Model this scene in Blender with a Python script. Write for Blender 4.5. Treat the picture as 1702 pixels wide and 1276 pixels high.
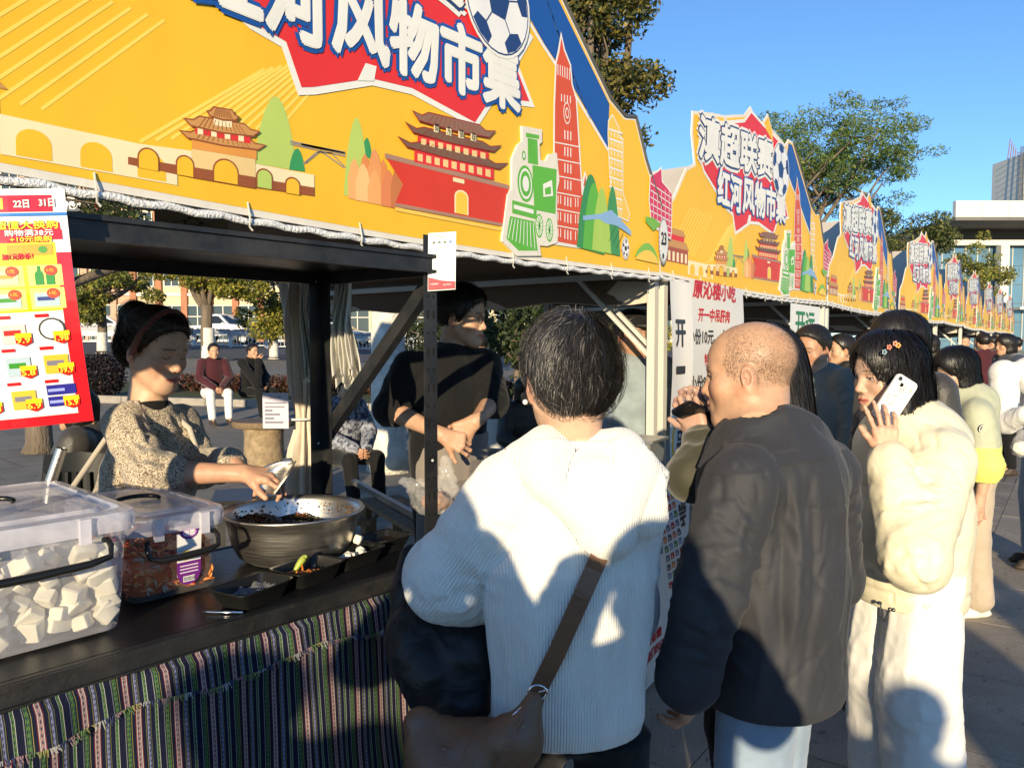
import bpy, bmesh, math, random
import numpy as np
from mathutils import Vector, Matrix
from math import sin, cos, pi, radians, sqrt, tan, atan2
random.seed(7)
SC = bpy.context.scene
for o in list(bpy.data.objects): bpy.data.objects.remove(o)
COL = SC.collection
# ---------------------------------------------------------------- camera
CAMH = 1.55; YAW = radians(36.5); PITCH = radians(3.0); FPX = 1262.0
cam = bpy.data.cameras.new('camera'); camo = bpy.data.objects.new('camera', cam); COL.objects.link(camo)
camo.location = (0, 0, CAMH)
camo.rotation_euler = (pi/2 - PITCH, 0, YAW - pi/2)
cam.sensor_fit = 'HORIZONTAL'; cam.sensor_width = 36; cam.lens = 36*FPX/1702
cam.clip_start = .05; cam.clip_end = 3000
SC.camera = camo
# ---------------------------------------------------------------- light
SUN_EL = radians(10.4); SUN_TRAVEL = radians(27.5)          # light travels along this angle from +X
wd = bpy.data.worlds.new('World'); SC.world = wd; wd.use_nodes = True
nt = wd.node_tree; bg = nt.nodes['Background']
sky = nt.nodes.new('ShaderNodeTexSky'); sky.sky_type = 'NISHITA'; sky.sun_disc = False
sky.sun_elevation = SUN_EL
# direction towards the sun: angle SUN_TRAVEL+180 deg from +X ; sky rotation is measured clockwise from +Y
sky.sun_rotation = pi/2 - (SUN_TRAVEL + pi)
sky.altitude = 1300; sky.air_density = 1.0; sky.dust_density = .05; sky.ozone_density = 4.2
nt.links.new(sky.outputs[0], bg.inputs[0]); bg.inputs[1].default_value = .15
sl = bpy.data.lights.new('sun', 'SUN'); sl.energy = 4.5; sl.angle = radians(.55); sl.color = (1, .82, .54)
so = bpy.data.objects.new('sun', sl); COL.objects.link(so)
sd = Vector((cos(SUN_TRAVEL)*cos(SUN_EL), sin(SUN_TRAVEL)*cos(SUN_EL), -sin(SUN_EL)))
so.rotation_euler = sd.to_track_quat('-Z', 'Y').to_euler(); so.location = (-6, -3, 8)
vs = SC.view_settings; vs.view_transform = 'Standard'; vs.look = 'None'; vs.gamma = 1; vs.exposure = .72
vs.use_curve_mapping = False
SC.render.engine = 'CYCLES'
cy = SC.cycles; cy.max_bounces = 8; cy.diffuse_bounces = 4; cy.transparent_max_bounces = 24; cy.transmission_bounces = 8
cy.glossy_bounces = 4; cy.caustics_reflective = False; cy.caustics_refractive = False; cy.sample_clamp_indirect = 6
try: cy.use_denoising = True
except Exception: pass
# ---------------------------------------------------------------- px <-> world
_cf = Vector((cos(YAW)*cos(PITCH), sin(YAW)*cos(PITCH), -sin(PITCH)))
_cr = Vector((sin(YAW), -cos(YAW), 0)); _cu = _cr.cross(_cf)
CAM = Vector((0, 0, CAMH))
def ray(px, py): return _cf + _cr*((px-851)/FPX) + _cu*((638-py)/FPX)
def W(px, py, d): return CAM + ray(px, py)*d              # point at camera depth d
def WY(px, py, Y): r = ray(px, py); return CAM + r*(Y/r.y)
def WX(px, py, X): r = ray(px, py); return CAM + r*(X/r.x)
def WZ(px, py, Z): r = ray(px, py); return CAM + r*((Z-CAMH)/r.z)
def wxy(px, d):                                            # ground position below a pixel column at depth d
    p = W(px, 572, d); return p.x, p.y
# ---------------------------------------------------------------- colour / materials
def lin(c):
    if isinstance(c, str): c = tuple(int(c[i:i+2], 16) for i in (0, 2, 4))
    if max(c) > 1.001: c = tuple(x/255 for x in c)
    return tuple((x/12.92 if x <= .04045 else ((x+.055)/1.055)**2.4) for x in c)
MATS = {}
def nodes(name):
    m = bpy.data.materials.new(name); m.use_nodes = True; t = m.node_tree
    return m, t, t.nodes['Principled BSDF']
def N(t, typ, **kw):
    n = t.nodes.new(typ)
    for k, v in kw.items(): setattr(n, k, v)
    return n
def pm(name, col, rough=.6, metal=0, var=.12, scale=6, bump=0, bscale=60, spec=.5, sss=0, trans=0, ior=1.45, attr=False, coat=0, sheen=0, dirt=0, detail=4, stretch=None, alpha=1, transl=0, bdist=.01):
    """procedural principled: base colour (sRGB hex or linear tuple) with noise variation and bump; attr=True multiplies a colour attribute"""
    if name in MATS: return MATS[name]
    m, t, b = nodes(name); L = t.links
    c = lin(col) if isinstance(col, str) else col
    tc = N(t, 'ShaderNodeTexCoord'); src = tc.outputs['Object']
    if stretch:
        mp = N(t, 'ShaderNodeMapping'); mp.inputs['Scale'].default_value = stretch; L.new(src, mp.inputs[0]); src = mp.outputs[0]
    nz = N(t, 'ShaderNodeTexNoise'); nz.inputs['Scale'].default_value = scale; nz.inputs['Detail'].default_value = detail
    L.new(src, nz.inputs['Vector'])
    mr = N(t, 'ShaderNodeMapRange'); mr.inputs[1].default_value = .25; mr.inputs[2].default_value = .75
    mr.inputs[3].default_value = 1-var; mr.inputs[4].default_value = 1+var*.6; L.new(nz.outputs[0], mr.inputs[0])
    mx = N(t, 'ShaderNodeMix', data_type='RGBA', blend_type='MULTIPLY'); mx.inputs[0].default_value = 1
    if attr:
        at = N(t, 'ShaderNodeVertexColor', layer_name='Col'); L.new(at.outputs[0], mx.inputs[6])
    else: mx.inputs[6].default_value = (*c, 1)
    L.new(mr.outputs[0], mx.inputs[7]); out = mx.outputs[2]
    if dirt:
        n2 = N(t, 'ShaderNodeTexNoise'); n2.inputs['Scale'].default_value = scale*.35; n2.inputs['Detail'].default_value = 8; n2.inputs['Roughness'].default_value = .7
        L.new(src, n2.inputs['Vector'])
        r2 = N(t, 'ShaderNodeMapRange'); r2.inputs[1].default_value = .5; r2.inputs[2].default_value = .72; r2.inputs[3].default_value = 0; r2.inputs[4].default_value = dirt; L.new(n2.outputs[0], r2.inputs[0])
        m2 = N(t, 'ShaderNodeMix', data_type='RGBA'); L.new(r2.outputs[0], m2.inputs[0]); L.new(out, m2.inputs[6]); m2.inputs[7].default_value = (.10, .085, .07, 1); out = m2.outputs[2]
    L.new(out, b.inputs['Base Color'])
    b.inputs['Roughness'].default_value = rough; b.inputs['Metallic'].default_value = metal
    b.inputs['Specular IOR Level'].default_value = spec; b.inputs['IOR'].default_value = ior
    b.inputs['Transmission Weight'].default_value = trans; b.inputs['Alpha'].default_value = alpha
    b.inputs['Coat Weight'].default_value = coat; b.inputs['Sheen Weight'].default_value = sheen
    if sss:
        b.inputs['Subsurface Weight'].default_value = sss; b.inputs['Subsurface Radius'].default_value = (.9, .35, .2); b.inputs['Subsurface Scale'].default_value = .008
    if bump:
        nb = N(t, 'ShaderNodeTexNoise'); nb.inputs['Scale'].default_value = bscale; nb.inputs['Detail'].default_value = 3; L.new(src, nb.inputs['Vector'])
        bp = N(t, 'ShaderNodeBump'); bp.inputs['Strength'].default_value = bump; bp.inputs['Distance'].default_value = bdist
        L.new(nb.outputs[0], bp.inputs['Height']); L.new(bp.outputs[0], b.inputs['Normal'])
    if transl:
        tl = N(t, 'ShaderNodeBsdfTranslucent'); L.new(out, tl.inputs[0]); ms = N(t, 'ShaderNodeMixShader'); ms.inputs[0].default_value = transl
        L.new(b.outputs[0], ms.inputs[1]); L.new(tl.outputs[0], ms.inputs[2]); L.new(ms.outputs[0], t.nodes['Material Output'].inputs[0])
    MATS[name] = m; return m
def M(name): return MATS[name]
# ---------------------------------------------------------------- objects
def link(o): COL.objects.link(o); return o
def tag(o, label=None, cat=None, group=None, kind=None):
    if label: o['label'] = label
    if cat: o['category'] = cat
    if group: o['group'] = group
    if kind: o['kind'] = kind
    return o
def thing(name, label, cat, loc=(0, 0, 0), rz=0, group=None):
    o = link(bpy.data.objects.new(name, None)); o.location = loc; o.rotation_euler = (0, 0, rz); o.empty_display_size = .1
    return tag(o, label, cat, group)
def wm(o):
    m = o.matrix_basis.copy()
    return wm(o.parent) @ m if o.parent else m
def copy_tree(o, parent=None):
    c = o.copy(); link(c); c.parent = parent
    for ch in list(o.children): copy_tree(ch, c)
    return c
def mesh_obj(name, me, parent=None):
    o = link(bpy.data.objects.new(name, me)); o.parent = parent; return o
class MB:
    """collects geometry in world space, builds ONE mesh object"""
    def __init__(s): s.v = []; s.f = []; s.m = []; s.c = []; s.mi = 0; s.col = (1, 1, 1); s.uv = None
    def add(s, vs, fs):
        n = len(s.v); s.v.extend([tuple(p) for p in vs])
        for f in fs: s.f.append(tuple(i+n for i in f)); s.m.append(s.mi); s.c.append(s.col)
        return s
    def box(s, c, size, rz=0, mat=None, taper=1.0):
        hx, hy, hz = size[0]/2, size[1]/2, size[2]/2
        R = mat if mat is not None else Matrix.Rotation(rz, 3, 'Z'); c = Vector(c)
        P = [c + R @ Vector((sx*hx*(taper if sz > 0 else 1), sy*hy*(taper if sz > 0 else 1), sz*hz)) for sz in (-1, 1) for sx, sy in ((-1, -1), (1, -1), (1, 1), (-1, 1))]
        return s.add(P, [(3, 2, 1, 0), (4, 5, 6, 7), (0, 1, 5, 4), (1, 2, 6, 5), (2, 3, 7, 6), (3, 0, 4, 7)])
    def bar(s, p, q, w, h, up=(0, 0, 1)):
        p, q = Vector(p), Vector(q); d = (q-p).normalized(); x = d.cross(Vector(up))
        if x.length < 1e-4: x = d.cross(Vector((1, 0, 0)))
        x.normalize(); y = x.cross(d)
        P = [e + x*(sx*w/2) + y*(sy*h/2) for e in (p, q) for sx, sy in ((-1, -1), (1, -1), (1, 1), (-1, 1))]
        return s.add(P, [(0, 1, 2, 3), (7, 6, 5, 4), (0, 4, 5, 1), (1, 5, 6, 2), (2, 6, 7, 3), (3, 7, 4, 0)])
    def tube(s, pts, r, n=8, cap=True):
        pts = [Vector(p) for p in pts]; k = len(pts); rs = r if hasattr(r, '__len__') else [r]*k
        P = []; prev = None
        for i, p in enumerate(pts):
            d = (pts[min(i+1, k-1)] - pts[max(i-1, 0)])
            d = d.normalized() if d.length > 1e-9 else Vector((0, 0, 1))
            if prev is None:
                x = d.orthogonal().normalized()
            else:
                x = prev - d*prev.dot(d); x = x.normalized() if x.length > 1e-6 else d.orthogonal().normalized()
            prev = x; y = d.cross(x)
            for j in range(n): a = 2*pi*j/n; P.append(p + (x*cos(a) + y*sin(a))*rs[i])
        F = [(i*n+j, i*n+(j+1) % n, (i+1)*n+(j+1) % n, (i+1)*n+j) for i in range(k-1) for j in range(n)]
        if cap: F += [tuple(range(n-1, -1, -1)), tuple((k-1)*n+j for j in range(n))]
        return s.add(P, F)
    def lathe(s, prof, n=24, c=(0, 0, 0), R=None, a0=0, a1=2*pi):
        full = abs(a1-a0-2*pi) < 1e-6; c = Vector(c); k = n if full else n+1; P = []
        for r, z in prof:
            for j in range(k):
                a = a0+(a1-a0)*j/n; p = Vector((r*cos(a), r*sin(a), z)); P.append(c + (R @ p if R else p))
        F = [(i*k+j, i*k+(j+1) % k, (i+1)*k+(j+1) % k, (i+1)*k+j) for i in range(len(prof)-1) for j in range(n)]
        return s.add(P, F)
    def prism(s, poly, ax, o, depth):
        """poly: 2D points, ax=(ex,ey,en) vectors; extruded by depth along en"""
        ex, ey, en = [Vector(a) for a in ax]; o = Vector(o); n = len(poly)
        A = [o+ex*x+ey*y for x, y in poly]; B = [p+en*depth for p in A]
        F = [tuple(range(n-1, -1, -1)), tuple(range(n, 2*n))] + [(i, (i+1) % n, n+(i+1) % n, n+i) for i in range(n)]
        return s.add(A+B, F)
    def grid(s, fn, nu, nv):
        P = [fn(i/nu, j/nv) for j in range(nv+1) for i in range(nu+1)]
        return s.add(P, [(j*(nu+1)+i, j*(nu+1)+i+1, (j+1)*(nu+1)+i+1, (j+1)*(nu+1)+i) for j in range(nv) for i in range(nu)])
    def ell(s, c, r, n=12, m=8, R=None):
        c = Vector(c); P = []
        for i in range(m+1):
            th = pi*i/m
            for j in range(n):
                a = 2*pi*j/n; p = Vector((r[0]*sin(th)*cos(a), r[1]*sin(th)*sin(a), r[2]*cos(th))); P.append(c + (R @ p if R else p))
        return s.add(P, [(i*n+j, (i+1)*n+j, (i+1)*n+(j+1) % n, i*n+(j+1) % n) for i in range(m) for j in range(n)])
    def mesh(s, name, mats, inv=None, smooth=False):
        me = bpy.data.meshes.new(name)
        V = [inv @ Vector(p) for p in s.v] if inv is not None else s.v
        me.from_pydata(V, [], s.f)
        for m in (mats if isinstance(mats, (list, tuple)) else [mats]): me.materials.append(m if not isinstance(m, str) else MATS[m])
        if len(s.f) and len(me.polygons) == len(s.f):
            me.polygons.foreach_set('material_index', s.m)
            if any(c != (1, 1, 1) for c in s.c):
                ca = me.color_attributes.new('Col', 'FLOAT_COLOR', 'CORNER'); arr = []
                for f, c in zip(s.f, s.c): arr += [c[0], c[1], c[2], 1.0]*len(f)
                ca.data.foreach_set('color', arr)
        if smooth is True: me.polygons.foreach_set('use_smooth', [True]*len(me.polygons))
        elif smooth: 
            me.polygons.foreach_set('use_smooth', [True]*len(me.polygons)); me.set_sharp_from_angle(angle=radians(smooth))
        me.update(); return me
    def build(s, name, mats, parent=None, smooth=False, origin=None):
        if parent is not None:
            return mesh_obj(name, s.mesh(name, mats, wm(parent).inverted(), smooth), parent)
        if origin is None: return mesh_obj(name, s.mesh(name, mats, None, smooth))
        o = mesh_obj(name, s.mesh(name, mats, Matrix.Translation(-Vector(origin)), smooth)); o.location = origin; return o
_txc = {}
def text2d(string):
    if string in _txc: return _txc[string]
    cu = bpy.data.curves.new('t', 'FONT'); cu.body = string; cu.resolution_u = 2
    o = link(bpy.data.objects.new('t', cu)); dg = bpy.context.evaluated_depsgraph_get()
    me = bpy.data.meshes.new_from_object(o.evaluated_get(dg))
    V = [(v.co.x, v.co.y) for v in me.vertices]; F = [tuple(p.vertices) for p in me.polygons]
    bpy.data.objects.remove(o); bpy.data.curves.remove(cu); bpy.data.meshes.remove(me)
    if V:
        x0 = min(v[0] for v in V); x1 = max(v[0] for v in V); y0 = min(v[1] for v in V); y1 = max(v[1] for v in V)
        V = [((x-x0)/max(x1-x0, 1e-6), (y-y0)/max(y1-y0, 1e-6)) for x, y in V]
    _txc[string] = (V, F); return V, F
BOLD = [(0, 0), (1, 0), (-1, 0), (0, 1), (0, -1), (.7, .7), (-.7, .7), (.7, -.7), (-.7, -.7)]
def put_text(mb, fn, string, x, y, w, h, col, layer, bold=0, shear=0, rise=0, copies=9):
    """fn(u,v,layer)->3D; text fitted to the box x..x+w, y..y+h"""
    V, F = text2d(string); mb.col = col
    for k, (bx, by) in enumerate(BOLD[:copies] if bold else [(0, 0)]):
        mb.add([fn(x + a*w + b*h*shear + bx*bold, y + b*h + a*rise + by*bold, layer + k*.12) for a, b in V], F)
# ================================================================= materials for the setting
pm('paving', (.30, .265, .22), .85, var=.25, scale=3, bump=.5, bscale=140, dirt=.25, bdist=.004)
pm('joint', (.05, .045, .04), .95)
pm('underside_shade', (.17, .125, .09), .9, var=.1, scale=2)  # dark brown stands in for the shade under the tent canvas
pm('canvas', (.60, .53, .44), .8, var=.08, scale=2, bump=.25, bscale=9, transl=.06, dirt=.12, bdist=.02)
pm('canvas_white', (.74, .70, .62), .75, var=.06, bump=.2, bscale=12, bdist=.015)
pm('steel_white', (.55, .54, .50), .4, var=.06, bump=.05)
pm('rope_white', (.80, .80, .80), .55, var=.2, scale=80, bump=.6, bscale=160)
pm('black_metal', (.018, .019, .021), .42, var=.5, scale=14, bump=.12, bscale=120, spec=.5, dirt=.35)
pm('grey_metal', (.13, .13, .13), .42, metal=.3, var=.2, scale=10)
pm('print', (1, 1, 1), .5, var=.05, scale=3, attr=True, spec=.4, bump=.35, bscale=2.0, bdist=.04)
pm('paper_print', (1, 1, 1), .45, var=.04, scale=5, attr=True)
pm('gloss_print', (1, 1, 1), .16, var=.03, scale=5, attr=True, bump=.1, bscale=4, bdist=.03, coat=.6)
pm('asphalt', (.085, .085, .09), .9, var=.2, scale=4, bump=.3, bscale=200)
pm('grassy', (.075, .085, .03), .95, var=.4, scale=5, bump=.8, bscale=40)
# ================================================================= ground
def gz(y): return 0.0 if y < 6.4 else (y-6.4)*.05 if y < 26.4 else min(1.0+(y-26.4)*.04, 1.7)
def ground():
    xs = [-600, -200, -60, -20, -8, 0, 8, 20, 40, 80, 200, 700]; ys = [-400, -100, -20, -4, 6.4] + [6.4+i*2 for i in range(1, 20)] + [43.9, 80, 200, 800]
    mb = MB(); P = [(x, y, gz(y)-.006) for y in ys for x in xs]; n = len(xs)
    mb.add(P, [(j*n+i, j*n+i+1, (j+1)*n+i+1, (j+1)*n+i) for j in range(len(ys)-1) for i in range(n-1)])
    m, t, b = nodes('plaza'); L = t.links
    tc = N(t, 'ShaderNodeTexCoord'); br = N(t, 'ShaderNodeTexBrick'); br.inputs['Scale'].default_value = 1
    br.inputs['Brick Width'].default_value = .8; br.inputs['Row Height'].default_value = .6; br.inputs['Mortar Size'].default_value = .006
    br.inputs['Color1'].default_value = (.30, .265, .22, 1); br.inputs['Color2'].default_value = (.25, .225, .19, 1); br.inputs['Mortar'].default_value = (.06, .055, .05, 1)
    nz = N(t, 'ShaderNodeTexNoise'); nz.inputs['Scale'].default_value = 3; nz.inputs['Detail'].default_value = 8
    mx = N(t, 'ShaderNodeMix', data_type='RGBA', blend_type='MULTIPLY'); mx.inputs[0].default_value = .5
    L.new(tc.outputs['Object'], br.inputs['Vector']); L.new(tc.outputs['Object'], nz.inputs['Vector'])
    L.new(br.outputs[0], mx.inputs[6]); L.new(nz.outputs[0], mx.inputs[7]); L.new(mx.outputs[2], b.inputs['Base Color']); b.inputs['Roughness'].default_value = .9
    g = mb.build('ground', m); tag(g, kind='structure')
    # individual slabs near the camera, stretcher bond along the row of stalls
    sb = MB(); sx, sy, e = .3975, .2975, .0025; hz = .0
    P = [(-sx, -sy, -.012), (sx, -sy, -.012), (sx, sy, -.012), (-sx, sy, -.012), (-sx, -sy, -.0012), (sx, -sy, -.0012), (sx, sy, -.0012), (-sx, sy, -.0012),
         (-sx+e, -sy+e, 0), (sx-e, -sy+e, 0), (sx-e, sy-e, 0), (-sx+e, sy-e, 0)]
    sb.add(P, [(0, 1, 5, 4), (1, 2, 6, 5), (2, 3, 7, 6), (3, 0, 4, 7), (4, 5, 9, 8), (5, 6, 10, 9), (6, 7, 11, 10), (7, 4, 8, 11), (8, 9, 10, 11)])
    m2, t, b = nodes('slab'); L = t.links
    tc = N(t, 'ShaderNodeTexCoord'); geo = N(t, 'ShaderNodeNewGeometry'); oi = N(t, 'ShaderNodeObjectInfo')
    nz = N(t, 'ShaderNodeTexNoise'); nz.inputs['Scale'].default_value = 2.2; nz.inputs['Detail'].default_value = 9; nz.inputs['Roughness'].default_value = .68; L.new(geo.outputs['Position'], nz.inputs['Vector'])
    n3 = N(t, 'ShaderNodeTexNoise'); n3.inputs['Scale'].default_value = 130; n3.inputs['Detail'].default_value = 3; L.new(geo.outputs['Position'], n3.inputs['Vector'])
    cr = N(t, 'ShaderNodeValToRGB'); cr.color_ramp.elements[0].position = .3; cr.color_ramp.elements[0].color = (.23, .195, .15, 1); cr.color_ramp.elements[1].position = .7; cr.color_ramp.elements[1].color = (.43, .375, .30, 1)
    L.new(nz.outputs[0], cr.inputs[0])
    mr = N(t, 'ShaderNodeMapRange'); mr.inputs[3].default_value = .82; mr.inputs[4].default_value = 1.12; L.new(oi.outputs['Random'], mr.inputs[0])
    mx = N(t, 'ShaderNodeMix', data_type='RGBA', blend_type='MULTIPLY'); mx.inputs[0].default_value = 1; L.new(cr.outputs[0], mx.inputs[6]); L.new(mr.outputs[0], mx.inputs[7])
    r3 = N(t, 'ShaderNodeMapRange'); r3.inputs[1].default_value = .3; r3.inputs[2].default_value = .7; r3.inputs[3].default_value = .72; r3.inputs[4].default_value = 1.2; L.new(n3.outputs[0], r3.inputs[0])
    my = N(t, 'ShaderNodeMix', data_type='RGBA', blend_type='MULTIPLY'); my.inputs[0].default_value = 1; L.new(mx.outputs[2], my.inputs[6]); L.new(r3.outputs[0], my.inputs[7])
    n5 = N(t, 'ShaderNodeTexNoise'); n5.inputs['Scale'].default_value = 11; n5.inputs['Detail'].default_value = 4; L.new(geo.outputs['Position'], n5.inputs['Vector'])
    r5 = N(t, 'ShaderNodeMapRange'); r5.inputs[1].default_value = .64; r5.inputs[2].default_value = .70; r5.inputs[3].default_value = 0; r5.inputs[4].default_value = .65; L.new(n5.outputs[0], r5.inputs[0])
    m5 = N(t, 'ShaderNodeMix', data_type='RGBA'); L.new(r5.outputs[0], m5.inputs[0]); L.new(my.outputs[2], m5.inputs[6]); m5.inputs[7].default_value = (.07, .06, .05, 1)
    L.new(m5.outputs[2], b.inputs['Base Color']); b.inputs['Roughness'].default_value = .82
    bp = N(t, 'ShaderNodeBump'); bp.inputs['Strength'].default_value = .5; bp.inputs['Distance'].default_value = .003; L.new(n3.outputs[0], bp.inputs['Height']); L.new(bp.outputs[0], b.inputs['Normal'])
    me = sb.mesh('paving_slab', m2); rnd = random.Random(3)
    for j in range(-3, 9):
        for i in range(0, 13):
            x = .11 + i*.8 + (.4 if j % 2 else 0); y = .487 + .3 + j*.6
            if x*cos(YAW)+y*sin(YAW) < .4 or x*cos(YAW)+y*sin(YAW) > 9: continue
            o = mesh_obj('paving_slab', me, g); o.location = (x, y, rnd.uniform(-.0015, .0015)); o.rotation_euler = (rnd.uniform(-.0015, .0015), rnd.uniform(-.0015, .0015), 0)
    return g
GROUND = ground()
# ================================================================= tents
X0 = .226; YF = 1.55; YR = 4.2; PITCHX = 3.0; EAVE = 1.93; RIDGE = 2.74; NST = 9
XT = X0+.12
def make_tent():
    r = thing('market_tent', 'beige gable market tent over the stall selling bowls of tofu and pickles', 'tent', (XT, YF, 0))
    x0, x1 = XT+.03, XT+PITCHX-.03; xm = (x0+x1)/2; yf = YF+.06; yr = YR
    for k, (x, y) in enumerate(((x0+.02, yf), (x1-.02, yf), (x0+.02, yr), (x1-.02, yr))):
        p = MB(); p.bar((x, y, .006), (x, y, EAVE), .04, .04, (0, 1, 0)).bar((x, y, .002), (x, y, .012), .11, .11, (0, 1, 0)); p.build('leg', 'steel_white', r)
    fr = MB()
    fr.bar((x0, yf, EAVE-.03), (x1, yf, EAVE-.03), .025, .035)
    for y in (yf, yr): fr.bar((x0, y, EAVE), (xm, y, RIDGE-.03), .025, .025); fr.bar((x1, y, EAVE), (xm, y, RIDGE-.03), .025, .025)
    for x in (x0+.02, x1-.02): fr.bar((x, yf, EAVE-.05), (x, yr, EAVE-.05), .025, .03)
    fr.bar((xm, yf, RIDGE-.03), (xm, yr, RIDGE-.03), .025, .03)
    for x, sx in ((x0+.02, 1), (x1-.02, -1)):
        for y, sy in ((yf, 1), (yr, -1)):
            fr.bar((x, y, EAVE-.45), (x, y+sy*.42, EAVE-.05), .02, .02)
    fr.build('frame', 'steel_white', r)
    for side in (0, 1):
        c = MB()
        xe = x0-.025 if side == 0 else x1+.025
        def f(u, v, dz=0):
            sag = .035*sin(pi*u)*(.6+.4*sin(pi*v)) + .012*sin(9*v+3*u)*sin(pi*u)
            return (xm+(xe-xm)*u, yf+.02+(yr+.06-yf)*v, RIDGE+(EAVE-RIDGE)*u - sag + dz)
        c.grid(lambda u, v: f(u, v), 10, 12); c.build('roof_canvas', 'canvas', r, smooth=True); c = MB(); c.grid(lambda u, v: f(u, v, -.015), 10, 12); c.build('roof_shade_sheet', 'underside_shade', r, smooth=True)  # added sheet below the canvas, under-roof shade painted as its colour
        vl = MB()
        vl.grid(lambda u, v: (xe+(.006+.012*sin(14*u+2*v)*v)*(1 if side else -1), yf+.04+(yr-yf)*u, EAVE-.01-.17*v-.012*sin(22*u)*v), 30, 3)
        vl.build('valance', 'canvas', r, smooth=True); vi = MB(); vi.grid(lambda u, v: (xe+(-.004+.012*sin(14*u+2*v)*v)*(1 if side else -1), yf+.04+(yr-yf)*u, EAVE-.01-.165*v-.012*sin(22*u)*v), 30, 3); vi.build('valance_shade_sheet', 'underside_shade', r, smooth=True)  # added inner sheet darkens the valance, shade put into its colour
    return r
TENTS = [make_tent()]
LBL = ['second', 'third', 'fourth', 'fifth', 'sixth', 'seventh', 'eighth', 'ninth']
for i in range(1, NST):
    c = copy_tree(TENTS[0]); c.location.x = XT+PITCHX*i; tag(c, f'beige gable market tent, the {LBL[i-1]} in the row counting from the near stall', 'tent'); TENTS.append(c)
for c in TENTS: c['group'] = 'market tents along the aisle'
# curtain bunched round the rear right leg of the near stall
def curtain(x, y, ztop, label, w=.13):
    mb = MB(); nz = 26; na = 40
    def f(u, v):
        a = 2*pi*u; z = ztop*(1-v)+.06*v; tie = 1-.5*math.exp(-((z-1.05)/.16)**2); fl = .8+.5*max(0, 1-z/1.0)
        flt = 1.0 + .6*max(0, (z-1.5))
        rr = w*tie*fl*flt*(.72+.28*sin(9*a+2.2*sin(3*z)+z*1.2)+.1*sin(23*a))
        return (x+rr*cos(a)*1.25, y+rr*sin(a)*.8, z)
    mb.grid(f, na*2, nz); r = mb.build('tent_curtain', 'canvas', smooth=True, origin=(x, y, 0))
    tag(r, label, 'curtain', 'bunched tent curtains'); tie = MB(); tie.tube([(x+.10*cos(a)*1.2, y+.1*sin(a)*.8, 1.05) for a in [2*pi*i/16 for i in range(17)]], .008, 6, cap=False)
    tie.build('tie_cord', 'rope_white', r)
    return r
curtain(XT+PITCHX-.06, YR-.02, 1.95, 'beige canvas curtain tied round the back leg beside hanging white bags')
curtain(XT+PITCHX*2-.06, YR-.02, 1.95, 'beige canvas curtain tied to a far back leg behind the grey haired head', .07)
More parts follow.
